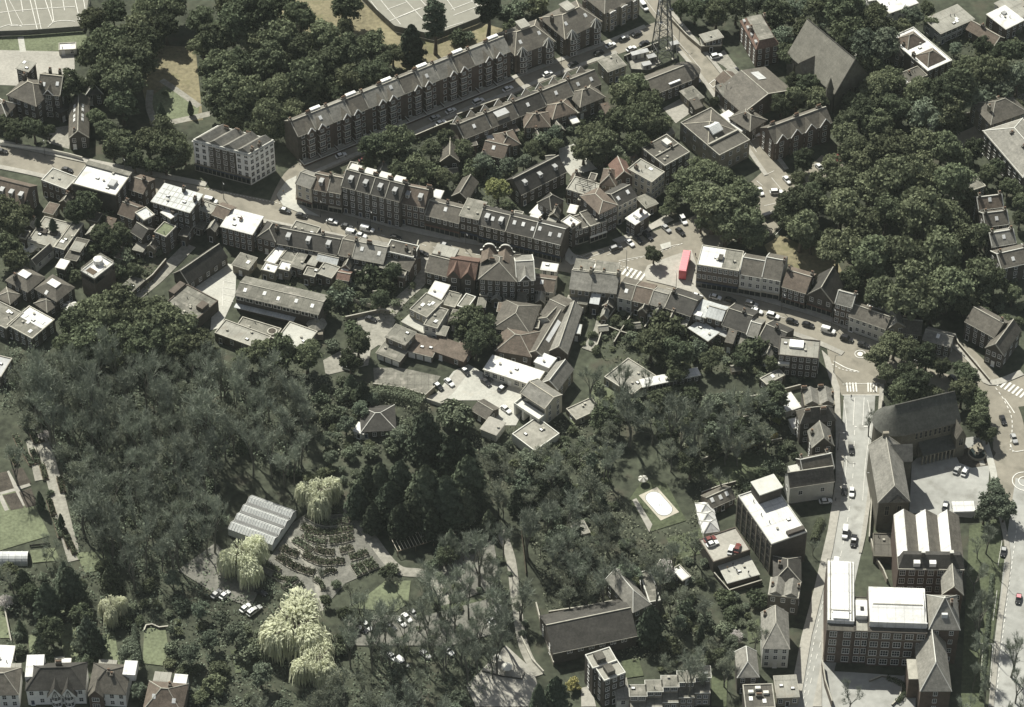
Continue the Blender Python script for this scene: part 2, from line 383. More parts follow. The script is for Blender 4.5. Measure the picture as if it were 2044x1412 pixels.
def parapet(root, W, D, h, mt='coping', th=.28, ph=.55, wall=None):
    m = MB(); o = .03
    m.box(-o, W+o, -o, th, h-ph, h); m.box(-o, W+o, D-th, D+o, h-ph, h); m.box(-o, th, th, D-th, h-ph, h); m.box(W-th, W+o, th, D-th, h-ph, h)
    return ob('parapet', m.mesh('parapet', [mt]), root)

def b(label, ax, ay, bx, by, h, d, roof='gable', wall='brick', rm='slate', rise=None, nc=None, nf=None, ch=(), dm=0, dmode='f', sk=0, cat='house', name=None, grp=None, row=0, shop=0, par='coping', sides=1, fg=0, ws='w', wz=(1.05, 1.55), deck='felt', ins=None, extra=None, dr=1, band=None, ridge='coping', cw=None, skew=0):
    A = G(ax, ay, h); B = G(bx, by, h); u = B-A; W = u.length; u = u/W
    if isinstance(d, tuple):
        c = G(d[0], d[1], h)-A; D = abs(u.x*c.y-u.y*c.x)
    else: D = d
    ang = math.atan2(u.y, u.x)
    root = empty(name or 'house', (A.x, A.y, 0), ang, label, cat, grp)
    nr = Vector((u.y, -u.x, 0)); wl = MB(); rf = None; slope = None
    ov = 0.0 if row else .3
    cwall = cw or wall
    if roof == 'flat':
        prism_walls(wl, W, D, h-.45); m = MB(); m.box(.26, W-.26, .26, D-.26, h-.75, h-.32); rf = ob('roof', m.mesh('roof', [rm]), root)
        if par: parapet(root, W, D, h, par)
    elif roof == 'slab':
        prism_walls(wl, W, D, h-.25); m = MB(); m.box(-.35, W+.35, -.35, D+.35, h-.25, h, 1); m.box(-.2, W+.2, -.2, D+.2, h, h+.05, 0); rf = ob('roof', m.mesh('roof', [rm, par or 'coping']), root)
    elif roof == 'gable':
        rise = rise if rise is not None else D*.33; prism_walls(wl, W, D, h-.02, rise); m = MB(); s = rise/(D/2); x0 = .02 if row else -.2
        m.profile_x([(-.3, h-.3*s+.1), (D/2, h+rise+.1), (D+.3, h-.3*s+.1)], x0, W-x0, .16, 0); m.tube((x0, D/2, h+rise+.12), (W-x0, D/2, h+rise+.12), .14, .14, 4, 1)
        m.box(x0, W-x0, -.42, -.3, h-.3*s-.12, h-.3*s+.04, 1)
        rf = ob('roof', m.mesh('roof', [rm, ridge]), root); slope = (s, lambda y, s=s: h+min(y, D-y)*s+.1)
    elif roof == 'lean':
        rise = rise or 1.2; wl.poly([(0, 0, -.3), (W, 0, -.3), (W, 0, h), (0, 0, h)]); wl.poly([(W, D, -.3), (0, D, -.3), (0, D, h+rise), (W, D, h+rise)])
        for x in (0, W): wl.poly([(x, 0, -.3), (x, D, -.3), (x, D, h+rise), (x, 0, h)])
        s = rise/D; m = MB(); m.profile_x([(-.3, h-.3*s+.1), (D, h+rise+.1)], -.1, W+.1, .16); rf = ob('roof', m.mesh('roof', [rm]), root); slope = (s, lambda y, s=s: h+y*s+.1)
    elif roof in ('gablex', 'gabhip'):
        rise = rise if rise is not None else W*.36; s = rise/(W/2)
        wl.poly([(0, 0, -.3), (0, D, -.3), (0, D, h), (0, 0, h)][::-1]); wl.poly([(W, 0, -.3), (W, D, -.3), (W, D, h), (W, 0, h)])
        if roof == 'gablex':
            for y in (0, D): wl.poly([(0, y, -.3), (W, y, -.3), (W, y, h), (W/2, y, h+rise), (0, y, h)])
            m = MB(); m.profile_y([(-.3, h-.3*s+.1), (W/2, h+rise+.1), (W+.3, h-.3*s+.1)], -.15, D+.15, .16, 0)
            for a_, b_ in (((-.3, h-.3*s), (W/2, h+rise)), ((W/2, h+rise), (W+.3, h-.3*s))): m.tube((a_[0], -.15, a_[1]+.1), (b_[0], -.15, b_[1]+.1), .16, .16, 4, 1)
            m.tube((W/2, -.1, h+rise+.12), (W/2, D+.1, h+rise+.12), .14, .14, 4, 1)
            rf = ob('roof', m.mesh('roof', [rm, ridge]), root)
        else:
            for y in (0, D): wl.poly([(0, y, -.3), (W, y, -.3), (W, y, h), (0, y, h)])
            i0 = ins if ins is not None else W*.4; rf = ob('roof', hip_mesh(W, D, h, rise, i0, .05, .3, along='y').mesh('roof', [rm, ridge]), root)
    elif roof in ('hip', 'pyr'):
        prism_walls(wl, W, D, h-.02); mn = min(W, D); rise = rise if rise is not None else mn*.36; al = 'x' if W >= D else 'y'
        i = ins if ins is not None else (mn/2*.85 if roof == 'hip' else max(W, D)/2); rf = ob('roof', hip_mesh(W, D, h, rise, i, i, ov if not row else .05, along=al).mesh('roof', [rm, ridge]), root)
        if al == 'x': slope = (rise/(D/2), lambda y: h+y*rise/(D/2))
    elif roof == 'mans':
        prism_walls(wl, W, D, h-.02); rise = rise or 2.6; i = ins if ins is not None else 1.6; m = MB(); o = .1 if row else .3
        e = [(-o, -o, h), (W+o, -o, h), (W+o, D+o, h), (-o, D+o, h)]; t = [(i, i, h+rise), (W-i, i, h+rise), (W-i, D-i, h+rise), (i, D-i, h+rise)]
        m.hexa(e, t); rf = ob('roof', m.mesh('roof', [rm]), root)
        m = MB(); m.box(i-.12, W-i+.12, i-.12, D-i+.12, h+rise+.003, h+rise+.2); ob('roof_deck', m.mesh('roof_deck', [deck]), root); s = rise/(i+o); slope = (s, lambda y, o=o, s=s: h+(y+o)*s)
    elif roof in ('multi', 'multix'):             # several parallel ridges
        n = rise or 4; prism_walls(wl, W, D, h-.02); m = MB(); pr = []; L = W if roof == 'multi' else D; rr = L/n*(.27 if name == 'glasshouse' else .36)
        for k in range(n): pr += [(L*k/n, h-.1), (L*(k+.5)/n, h-.1+rr)]
        pr.append((L, h-.1))
        if roof == 'multi':
            m.profile_y(pr, .3, D-.3, .12)
            for k in range(n): 
                for y in (.32, D-.32): m.poly([(L*k/n, y, h-.15), (L*(k+1)/n, y, h-.15), (L*(k+.5)/n, y, h-.15+rr)])
        else:
            m.profile_x(pr, .1, W-.1, .12)
            for k in range(n):
                for x in (.12, W-.12): m.poly([(x, L*k/n, h-.15), (x, L*(k+1)/n, h-.15), (x, L*(k+.5)/n, h-.15+rr)])
        rf = ob('roof', m.mesh('roof', [rm]), root)
        if par: parapet(root, W, D, h+.1, par, .3, .5)
    ob('wall', wl.mesh('wall', [wall]), root)
    if roof == 'gable' and (row or ridge in ('render', 'cream')):
        s0 = slope[0]
        for x in ((0.,) if row else (0., W)):
            part(rf, 'party_wall', ['coping' if ridge != 'render' else 'render'], lambda m: m.profile_x([(-.25, h-.25*s0+.3), (D/2, h+rise+.34), (D+.25, h-.25*s0+.3)], x-.14, x+.14, .3))
    if roof in ('flat', 'slab') and W > 4 and D > 3 and not name == 'parking_deck':
        zt = h-.32 if roof == 'flat' else h+.05
        for k in range(min(5, 1+int(W*D/45))):
            x, y = random.uniform(.15, .85)*W, random.uniform(.2, .85)*D; t = random.random()
            if t < .45: part(rf, 'roof_vent', ['lead', 'coping'], lambda m: (m.box(x-.3, x+.3, y-.3, y+.3, zt, zt+.45), m.box(x-.38, x+.38, y-.38, y+.38, zt+.45, zt+.55, 1)))
            elif t < .75: part(rf, 'vent_pipe', 'metal', lambda m: m.tube((x, y, zt), (x, y, zt+1), .1, .1, 6, 0, True))
            else: part(rf, 'roof_hatch', ['felt_dark', 'rooflight'], lambda m: (m.box(x-.6, x+.6, y-.45, y+.45, zt, zt+.35), m.box(x-.5, x+.5, y-.35, y+.35, zt+.35, zt+.4, 1)))
    # openings
    nf_ = nf if nf is not None else max(1, round(h/3.1)); fh = h/max(nf_, 1)
    def grid(L, org, rz, ncol, z_off, isfront):
        if ncol <= 0 or nf_ <= 0: return
        for f in range(nf_):
            if f == 0 and shop and isfront: continue
            for c in range(ncol):
                t = (c+.5)/ncol*L
                if f == 0 and isfront and dr and c == min(ncol-1, ncol//2 if ncol % 2 else 0): 
                    door(root, *(org(t)), 0.05, ['dark_timber', 'black', 'car_blue', 'white'][(c+int(W*10)) % 4], rz); continue
                z = f*fh+fh*.56
                if z+wz[1]/2 < h-.15: window(root, *(org(t)), z, wz[0], min(wz[1], fh*.62), ws, rz)
    ncf = nc if nc is not None else max(1, int((W-.6)/2.5))
    if nr.y < .3: grid(W, lambda t: (t, 0), 0, ncf, 0, True)
    if sides:
        if u.y < -.12 and not row == 2 and not row == 1: grid(D, lambda t: (W, t), math.pi/2, max(1, int((D-1)/3.4)) if sides == 1 else sides, 0, False)
        if u.y > .12 and not row: grid(D, lambda t: (0, t), -math.pi/2, max(1, int((D-1)/3.4)) if sides == 1 else sides, 0, False)
    if shop:
        m = MB(); m.box(.15, W-.15, -.12, .02, .1, 2.55, 0); m.box(.0, W, -.3, .02, 2.55, 3.15, 1); n = max(2, int(W/1.6))
        for k in range(n+1): x = .15+(W-.3)*k/n; m.box(x-.06, x+.06, -.17, -.1, .1, 2.55, 2)
        m.box(.15, W-.15, -.16, -.1, .1, .5, 2); ob('shopfront', m.mesh('shopfront', ['glass', ['car_blue', 'white', 'dark_timber', 'tile_red', 'cream'][int(W*7) % 5], 'coping']), root)
    if band:                                   # a string course or coloured band: (z, height, material)
        for z, hh, mt in band:
            m = MB(); m.box(-.06, W+.06, -.06, D+.06, z, z+hh); ob('string_course', m.mesh('string_course', [mt]), root)
    for c in ch:
        x, y = c[0]*W, c[1]*D; zt = {'gable': h+(rise or 0)*(1-abs(2*c[1]-1)), 'hip': h+(rise or 0)*.6, 'mans': h+(rise or 0)}.get(roof, h)
        if roof in ('gablex', 'gabhip'): zt = h+(rise or 0)*(1-abs(2*c[0]-1))
        hh = c[2] if len(c) > 2 else 1.7; along = c[3] if len(c) > 3 else 1
        ob('chimney', chim_mesh(.75, 1.5 if along else .75, hh+1.2, 2, cwall if cwall not in ('render', 'cream', 'white') else 'brick'), rf, (x, y, zt-1.2)) if along == 1 else ob('chimney', chim_mesh(1.8, .75, hh+1.2, 4, cwall if cwall not in ('render', 'cream', 'white') else 'brick'), rf, (x, y, zt-1.2))
    if slope and dm:
        s, zf = slope; yy = (D*.16 if roof != 'mans' else .45); dh = 1.45; z0 = zf(yy)-.1
        for k in range(dm):
            o = ob('dormer', dorm_mesh(1.3, dh, 2.2 if roof != 'mans' else 1.5, dmode), rf, ((k+.5)/dm*W, yy, z0)); a_, b_ = win_mesh(.8, 1., 'w'); w_ = ob('window', a_, root, ((k+.5)/dm*W, yy-.02, z0+.75)); ob('pane', b_, w_)
    if sk:
        if slope:
            s, zf = slope; rx = math.atan(s); y = D*.27 if roof != 'mans' else .6
            for k in range(sk): ob('rooflight', sky_mesh(1.1, 1.5), rf, ((k+.5)/sk*W+random.uniform(-.6, .6), y+random.uniform(-.5, .5)*(roof != 'mans'), zf(y)+.06), rot=(rx, 0, 0)).location.z = 0
            for o in rf.children:
                if o.name.startswith('rooflight') and o.location.z == 0: o.location.z = zf(o.location.y)+.06
        else:
            zt = h-.32 if roof == 'flat' else h+.05
            for k in range(sk): ob('rooflight', sky_mesh(1.1, 1.5), rf, (random.uniform(.18, .82)*W, random.uniform(.2, .8)*D, zt+.1))
    if fg:                                     # front gables on a roof whose ridge runs along the front
        n, wd, rs = fg[:3]; proj = fg[3] if len(fg) > 3 else .25; fm = fg[4] if len(fg) > 4 else wall; base = fg[5] if len(fg) > 5 else 0
        for k in range(n):
            x = (k+.5)/n*W; q = MB(); q.box(x-wd/2, x+wd/2, -proj, .3, base-.3, h, 0); q.poly([(x-wd/2, -proj, h), (x+wd/2, -proj, h), (x, -proj, h+rs)], 0)
            o = ob('gable_bay', q.mesh('gable_bay', [fm, 'white']), root)
            r = MB(); s_ = rs/(wd/2); r.profile_y([(x-wd/2-.2, h-.2*s_+.08), (x, h+rs+.08), (x+wd/2+.2, h-.2*s_+.08)], -proj-.2, D*.45, .14, 0)
            for sg in (-1, 1): r.tube((x+sg*(wd/2+.2), -proj-.2, h-.2*s_+.05), (x, -proj-.2, h+rs+.05), .13, .13, 4, 1)
            ob('gable_roof', r.mesh('gable_roof', [rm, 'white' if len(fg) < 7 else fg[6]]), root)
            for f in range(nf_):
                z = f*fh+fh*.56
                if z > base+.5 and z < h: window(root, x, -proj, z, min(wd*.55, 1.5), min(wz[1], fh*.6), ws)
    root['_W'] = W; root['_D'] = D
    if extra: extra(root, W, D, h, rf)
    del root['_W']; del root['_D']
    if skew:                                   # a corner plot: the side walls are not square to the front
        seen = set()
        for o in root.children_recursive:
            if o.location.length < 1e-4 and o.data.users == 1:
                for v in o.data.vertices: v.co.x += skew*v.co.y
            elif o.parent == root or o.parent == rf:
                o.location.x += skew*o.location.y
                if abs(o.rotation_euler.z-math.pi/2) < .01: o.rotation_euler.z -= math.atan(skew)
    return root
def part(root, name, mats, fn, parent=None, loc=(0, 0, 0)):
    m = MB(); fn(m); return ob(name, m.mesh(name, mats if isinstance(mats, list) else [mats]), parent or root, loc)
def boxpart(root, name, mt, *xs): return part(root, name, mt, lambda m: m.box(*xs))

# ---------------------------------------------------------------- walls, hedges, fences
def wall_line(label, pts, h=1.8, th=.3, mt='brick', cop='coping', name='garden_wall', cat='wall'):
    L = line(pts, False); mb = MB(); strip_mb(mb, L, th, 0, h); strip_mb(mb, [p+Vector((0, 0, 0)) for p in L], th+.1, h, h+.1, 0, 1)
    return tag(ob(name, mb.mesh(name, [mt, cop])), label, cat)
def fence(label, pts, h=1.8, mt='timber', name='fence', cat='fence', step=2.4):
    L = line(pts, False); e = empty(name, L[0], 0, label, cat); mb = MB()
    Q = [p-L[0] for p in L]
    strip_mb(mb, Q, .06, .15, h); ob('panel', mb.mesh('panel', [mt]), e)
    for i in range(len(Q)-1):
        n = max(1, int((Q[i+1]-Q[i]).length/step))
        for k in range(n):
            p = Q[i].lerp(Q[i+1], k/n); ob('post', post_mesh(h+.15, mt), e, p)
    return e
def post_mesh(h, mt):
    k = ('post', round(h, 2), mt)
    if k not in WC: m = MB(); m.box(-.07, .07, -.07, .07, 0, h); WC[k] = m.mesh('post', [mt])
    return WC[k]

# ---------------------------------------------------------------- leaves and trees
def quads(Cn, Nn, size, asp=1.0):
    n = len(Cn); r = NR.normal(size=(n, 3)); t = np.cross(Nn, r); t /= np.linalg.norm(t, axis=1, keepdims=True)+1e-9; bt = np.cross(Nn, t)
    t = t*size[:, None]; bt = bt*size[:, None]*asp
    V = np.stack([Cn-t-bt, Cn+t-bt*.6, Cn+t+bt, Cn-t*.6+bt], 1).reshape(-1, 3); return V, np.arange(4*n).reshape(n, 4)
def unit(n):
    v = NR.normal(size=(n, 3)); return v/np.linalg.norm(v, axis=1, keepdims=True)
def trunk_mesh(name, h, r, limbs=5, spread=.35, m='bark', lh=.5):
    mb = MB(); p = Vector((0, 0, -.1)); segs = 4
    for k in range(segs):
        q = Vector((NR.normal()*.02*h, NR.normal()*.02*h, h*(k+1)/segs)); mb.tube(p, q, r*(1.25 if k == 0 else 1)*(1-.8*k/segs), r*(1-.8*(k+1)/segs), 6); p = q
    for k in range(limbs):
        a = 2*math.pi*(k+random.random()*.6)/limbs; z = h*(lh+.35*random.random()); e = Vector((math.cos(a)*spread, math.sin(a)*spread, z+spread*.7)); mb.tube((0, 0, z), e, r*.45, r*.12, 4)
    return mb.mesh(name, [m])
def crown(name, mt, lobes=120, per=58, rz=1., lr=(.1, .24), sz=(.03, .06), cz=0., shape='round', low=-.5, major=9):
    Cs = []; Ns = []; Ss = []; mj = []
    for k in range(major):
        v = unit(1)[0]; v[2] = v[2]*.8+.05; mj.append((v*np.array([1, 1, 1.15])*NR.uniform(.28, .5), NR.uniform(.42, .6)))
    for k in range(lobes):
        c0, r0 = mj[k % major]; v = unit(1)[0]
        if v[2] < -.35: v[2] = -v[2]
        c = (c0+v*r0*NR.uniform(.7, 1.05))*np.array([1, 1, rz]); l = NR.uniform(*lr); u_ = unit(per); u_[:, 2] = np.where(u_[:, 2] < -.4, -u_[:, 2], u_[:, 2])
        P = c+u_*l*NR.uniform(.35, 1.2, size=(per, 1))*np.array([1.1, 1.1, .85]); Nn = u_*.55+v*.35+unit(per)*.85+np.array([0, 0, .15]); Nn /= np.linalg.norm(Nn, axis=1, keepdims=True)
        Cs.append(P); Ns.append(Nn); Ss.append(NR.uniform(*sz, size=per))
    V, F = quads(np.concatenate(Cs), np.concatenate(Ns), np.concatenate(Ss)); V[:, 2] += cz
    return mesh_np(name, V, F, [mt])
def proto(kind, trunk, crown_me, crown_name='crown', extra=None):
    return dict(kind=kind, trunk=trunk, crown=crown_me, cn=crown_name, extra=extra)
# unit trees: crown radius 1, total height given by ht (in crown radii)
PR = {}
def mk(kind, n, fn): PR[kind] = [fn(i) for i in range(n)]
def leafy(mt, ht, **kw):
    return lambda i: (trunk_mesh('trunk', ht-.7, .075, 5, .5, 'bark', .45), crown('crown', mt, cz=ht-.85, **kw), ht)
mk('broadleaf_tree', 5, leafy('leaf', 2.15))
mk('dark_tree', 3, leafy('leaf_dark', 2.25, rz=1.05))
mk('bright_tree', 2, leafy('leaf_bright', 2.0))
mk('grey_tree', 2, leafy('leaf_grey', 2.1, lobes=90))
mk('shrub', 4, lambda i: (trunk_mesh('stem', .8, .05, 4, .4), crown('foliage', ['leaf_dark', 'leaf_grey', 'leaf', 'leaf_glossy'][i], 44, 44, .7, (.16, .34), (.045, .09), .55), 1.2))
mk('glossy_shrub', 2, lambda i: (trunk_mesh('stem', .8, .05, 4, .4), crown('foliage', 'leaf_glossy', 60, 50, .75, (.16, .3), (.045, .08), .6), 1.3))
mk('yellow_shrub', 1, lambda i: (trunk_mesh('stem', .8, .05, 4, .4), crown('foliage', 'yellow_leaf', 40, 40, .8, (.16, .3), (.05, .09), .6), 1.3))
mk('blossom_tree', 2, lambda i: (trunk_mesh('trunk', 1.2, .07, 6, .6, 'bark', .4), crown('crown', 'blossom', 70, 22, .9, (.12, .26), (.03, .055), .95), 1.9))
def conifer(mt, ht, rad=1., n=2600, dense=True, lump=.24):
    z = NR.uniform(0, 1, n)**.8; a = NR.uniform(0, 2*np.pi, n); prof = np.minimum((1-z)**.6, .35+z*2.5) if dense else (1-z)
    fl = 1+lump*np.sin(a*5+z*23)+lump*.7*np.sin(a*3-z*41)
    r = rad*(prof*fl)*NR.uniform(.75, 1.05, n)+.03
    P = np.stack([r*np.cos(a), r*np.sin(a), .15+z*(ht-.15)], 1); Nn = np.stack([np.cos(a), np.sin(a), np.full(n, .55)], 1)+unit(n)*.6; Nn /= np.linalg.norm(Nn, axis=1, keepdims=True)
    V, F = quads(P, Nn, NR.uniform(.035, .085, n), 1.4); return mesh_np('crown', V, F, [mt])
mk('conifer', 3, lambda i: (trunk_mesh('trunk', 2.8, .09, 3, .2), conifer(['needle', 'needle', 'needle_light'][i], 3.4, 1., 5200), 3.4))
mk('cypress', 2, lambda i: (trunk_mesh('trunk', 4., .12, 3, .2), conifer('needle', 5.2, 1., 4200, True, .1), 5.2))
mk('spruce', 2, lambda i: (trunk_mesh('trunk', 2.6, .07, 6, .5), conifer(['leaf_grey', 'needle_light'][i], 3.0, 1., 1900, False, .3), 3.0))
def pine(i):
    Cs, Ns, Ss = [], [], []
    for k in range(26):
        z = 1.9+3.0*k/26; rr = (.75 if z > 2.4 else .55)*(1-.45*max(0, z-3.6)/1.4); a = k*2.4; c = np.array([math.cos(a)*rr*.75, math.sin(a)*rr*.75, z]); u_ = unit(150); P = c+u_*np.array([.42, .42, .22])*NR.uniform(.5, 1, (150, 1)); Cs.append(P); N_ = u_+unit(150)*.6; Ns.append(N_/np.linalg.norm(N_, axis=1, keepdims=True)); Ss.append(NR.uniform(.04, .08, 150))
    V, F = quads(np.concatenate(Cs), np.concatenate(Ns), np.concatenate(Ss)); return (trunk_mesh('trunk', 4.6, .1, 12, .5, 'bark', .45), mesh_np('crown', V, F, ['needle']), 5.1)
mk('pine_tree', 2, pine)
def willow(i):
    V, F = [], []; doms = [(0, 0, 1.3, .5)]+[(math.cos(a)*rd, math.sin(a)*rd, z, s) for a, rd, z, s in [(k*2.1+i, NR.uniform(.35, .65), NR.uniform(.8, 1.25), NR.uniform(.2, .4)) for k in range(13)]]
    for dx, dy, dz, s in doms:
        for k in range(210):
            v = unit(1)[0]; v[2] = abs(v[2]); c = v*np.array([s, s, s*.65])*NR.uniform(.5, 1.08)+np.array([dx, dy, dz-.1]); out = np.array([v[0]+dx*.7, v[1]+dy*.7]); ln = min(NR.uniform(.25, .9)*(1.0 if v[2] < .6 else .6), c[2]-.06); m = 8
            a = NR.uniform(0, 6.28); wv = np.array([math.cos(a), math.sin(a), 0])*NR.uniform(.017, .033); w0 = NR.uniform(-.03, .03, 2)
            for t in range(m+1):
                f = t/m; q_ = c+np.array([out[0]*.15*math.sqrt(f)+w0[0]*math.sin(f*5), out[1]*.15*math.sqrt(f)+w0[1]*math.sin(f*4), .05*math.sin(f*3.1)-f*f*ln]); g = wv*(1-.6*f)*(1 if t % 2 else .45); V += [q_-g, q_+g]
                if t: b0 = len(V)-4; F.append((b0, b0+1, b0+3, b0+2))
    return (trunk_mesh('trunk', 1.3, .1, 7, .55, 'bark', .4), mesh_np('crown', np.array(V), np.array(F), ['willow_leaf']), 1.75)
mk('willow_tree', 3, willow)
def bare(seed, budn=0, ivy=0, fan=.5, ht=2.6, mt='twig', wid=1.0):
    rnd = random.Random(seed); st = MB(); tips = []; tw = [];
    def grow(p, d, l, r, lv):
        q = p+d*l
        if lv <= 2: st.tube(p, q, r, r*.68, 3 if lv else 5)
        else: tw.append((p, q, r))
        if lv >= 5:
            tips.append(q)
            for k in range(4):
                nd = (d+Vector((rnd.gauss(0, 1), rnd.gauss(0, 1), rnd.gauss(.55, .6)))*.7).normalized(); o_ = p.lerp(q, rnd.uniform(.2, 1)); tw.append((o_, o_+nd*l*rnd.uniform(.7, 1.3), r*.5))
            return
        n = 3 if lv < 4 else 4
        for k in range(n):
            ax = Vector((rnd.gauss(0, 1), rnd.gauss(0, 1), rnd.gauss(0, .4))); nd = (d+ax*fan*.62+Vector((0, 0, .16))).normalized(); t = rnd.uniform(.55, 1) if k else 1
            grow(p.lerp(q, t), nd, l*rnd.uniform(.6, .82), r*.6, lv+1)
    grow(Vector((0, 0, -.05)), Vector((rnd.gauss(0, .05), rnd.gauss(0, .05), 1)).normalized(), ht*.34, .042*wid, 0)
    V = []; F = []
    for p, q, r in tw:
        d = (q-p); s = d.cross(Vector((rnd.gauss(0, 1), rnd.gauss(0, 1), rnd.gauss(0, 1)))).normalized()*max(r*1.25, .005); i = len(V)
        V += [p-s, p+s, q+s*.6, q-s*.6]; F.append((i, i+1, i+2, i+3))
    nV = np.array([tuple(v) for v in V]); nF = np.array(F); mi = np.zeros(len(F)); mats = [mt]
    if budn:
        T = np.array([tuple(t) for t in tips]); T = np.repeat(T, budn, 0)+NR.normal(size=(len(T)*budn, 3))*.05; v2, f2 = quads(T, unit(len(T)), NR.uniform(.012, .026, len(T)))
        nF = np.concatenate([nF, f2+len(nV)]); nV = np.concatenate([nV, v2]); mi = np.concatenate([mi, np.ones(len(f2))]); mats = [mt, 'bud']
    zmax = nV[:, 2].max(); rmax = np.percentile(np.hypot(nV[:, 0], nV[:, 1]), 92)
    k = 1/rmax; me = st.mesh('trunk', ['bark_grey'])
    for v in me.vertices: v.co = v.co*k
    return (me, mesh_np('crown', nV*k, nF, mats, mi), zmax*k)
mk('bare_tree', 5, lambda i: bare(11+i, 0, fan=.45))
mk('tall_bare_tree', 3, lambda i: bare(41+i, 0, fan=.32, ht=3.2, wid=.9))
mk('budding_tree', 4, lambda i: bare(71+i, 4, fan=.6))
def tree(kind, x, y, r, label, cat='tree', grp=None, hs=1., name=None, i=None):
    var = PR[kind]; tr, cr, ht = var[i if i is not None else random.randrange(len(var))]
    s = PPM(G(x, y, 6)); rm = r/s; H = rm*ht*hs; zc = H-rm*.85*min(hs, 1.3) if kind not in ('conifer', 'cypress', 'spruce', 'pine_tree', 'tall_bare_tree') else H*.5
    p = G(x, y, zc); rz = random.uniform(0, 6.28)
    nm = name or {'bare_tree': 'bare_tree', 'tall_bare_tree': 'bare_tree', 'dark_tree': 'dark_leaved_tree', 'bright_tree': 'yellow_green_tree', 'grey_tree': 'grey_leaved_tree', 'glossy_shrub': 'evergreen_bush', 'yellow_shrub': 'flowering_bush', 'cypress': 'cypress_tree', 'conifer': 'conifer_tree', 'spruce': 'spruce_tree'}.get(kind, kind)  # dark kind is broadleaf with darker leaves, not known to be evergreen
    e = empty(nm, (p.x, p.y, 0), rz, label, cat, grp); e.scale = (rm, rm, rm*hs)
    ob(tr.name.split('.')[0], tr, e); ob(cr.name.split('.')[0], cr, e); return e
def trees(kind, desc, pts, grp=None, shared=None, hs=1., cat='tree'):
    kinds = kind if isinstance(kind, (list, tuple)) else [kind]; pts = sorted(pts); n = len(pts)
    for i, p in enumerate(pts):
        k = kinds[i % len(kinds)]; lab = shared if shared else (f'{ordinal(i, n)} of the {desc}' if n > 1 else desc)
        tree(k, p[0], p[1], p[2]*random.uniform(.82, 1.2), lab, cat, grp or desc, hs*random.uniform(.93, 1.1))
def inside(x, y, P):
    c = False; j = len(P)-1
    for i in range(len(P)):
        if (P[i][1] > y) != (P[j][1] > y) and x < (P[j][0]-P[i][0])*(y-P[i][1])/(P[j][1]-P[i][1])+P[i][0]: c = not c
        j = i
    return c
CLEAR2 = [(1300, 1005, 40), (1440, 1100, 50), (645, 1100, 95), (1065, 880, 40), (25, 1115, 40)]
CLEAR = [(1275, 895, 58), (1312, 975, 75), (500, 985, 72), (480, 950, 50), (140, 1290, 34), (218, 1300, 28), (312, 1292, 38), (8, 1245, 26), (60, 1285, 20), (125, 1205, 22), (190, 1120, 30), (1265, 955, 55), (1318, 1012, 62), (1470, 935, 50), (530, 1015, 72), (1205, 1245, 30), (1170, 820, 34), (1300, 760, 40)]
def scatter(P, n, gap, rr, seed=1):
    rnd = random.Random(seed); xs = [p[0] for p in P]; ys = [p[1] for p in P]; out = []
    for _ in range(n*60):
        x = rnd.uniform(min(xs), max(xs)); y = rnd.uniform(min(ys), max(ys))
        if inside(x, y, P) and all(math.hypot(x-a, y-c) > k for a, c, k in CLEAR) and all(math.hypot(x-a, (y-c)*1.3) > gap for a, c, _ in out): out.append((x, y, rnd.uniform(*rr)))
        if len(out) >= n: break
    return out
def cover(name, polys, dens, mt, sz=(.25, .55), hgt=.7, seed=3):     # low growth nobody could count
    rnd = np.random.default_rng(seed); Cs = []
    for P in polys:
        g = np.array([tuple(G(x, y))[:2] for x, y in P]); a = g.min(0); c = g.max(0); n = int((c-a).prod()*dens); q = rnd.uniform(a, c, (n, 2)); L = [tuple(t) for t in g]
        keep = np.array([inside(u[0], u[1], L) for u in q]); q = q[keep]; clump = (np.sin(q[:, 0]*.9)+np.sin(q[:, 1]*.8+q[:, 0]*.3)+rnd.normal(size=len(q))*.9) > -.3; q = q[clump]
        for cx, cy, cr in CLEAR+CLEAR2:
            g0 = G(cx, cy); q = q[np.hypot(q[:, 0]-g0.x, (q[:, 1]-g0.y)) > cr/6]
        Cs.append(np.concatenate([q, np.abs(rnd.normal(size=(len(q), 1)))*hgt], 1))
    P = np.concatenate(Cs); N_ = unit(len(P)); N_[:, 2] = np.abs(N_[:, 2])+.4; N_ /= np.linalg.norm(N_, axis=1, keepdims=True); V, F = quads(P, N_, rnd.uniform(*sz, len(P)))
    return tag(ob(name, mesh_np(name, V, F, [mt])), kind='stuff')
def hedge(label, pts, w=1.6, h=2., mt='leaf_dark', name='hedge', dens=44, sm=True):
    L = line(pts, sm); Cs, Ns = [], []
    for i in range(len(L)-1):
        a, c = L[i], L[i+1]; l = (c-a).length; n = max(4, int(l*dens*(h+w/2)/1.6)); d = (c-a)/max(l, 1e-6); s = np.array([-d.y, d.x, 0]); t = NR.uniform(0, l, n); th = NR.uniform(-.15, math.pi+.15, n)
        off_ = np.cos(th)*w/2*NR.uniform(.75, 1.1, n); zz = np.clip(np.sin(th), -1, 1); z = np.where(zz > .6, h*NR.uniform(.85, 1.05, n), h*NR.uniform(.03, .95, n))
        Cs.append(np.array(a)[None]*1.0+np.array(d)[None]*t[:, None]+s[None]*off_[:, None]+np.stack([0*z, 0*z, z], 1)); Ns.append(s[None]*np.cos(th)[:, None]+np.stack([0*z, 0*z, np.abs(zz)], 1)+unit(n)*.6)
    P = np.concatenate(Cs); N_ = np.concatenate(Ns); N_ /= np.linalg.norm(N_, axis=1, keepdims=True); o = P.mean(0); o[2] = 0; V, F = quads(P-o, N_, NR.uniform(.1, .22, len(P)))
    return tag(ob(name, mesh_np(name, V, F, [mt]), None, tuple(o)), label, 'hedge')

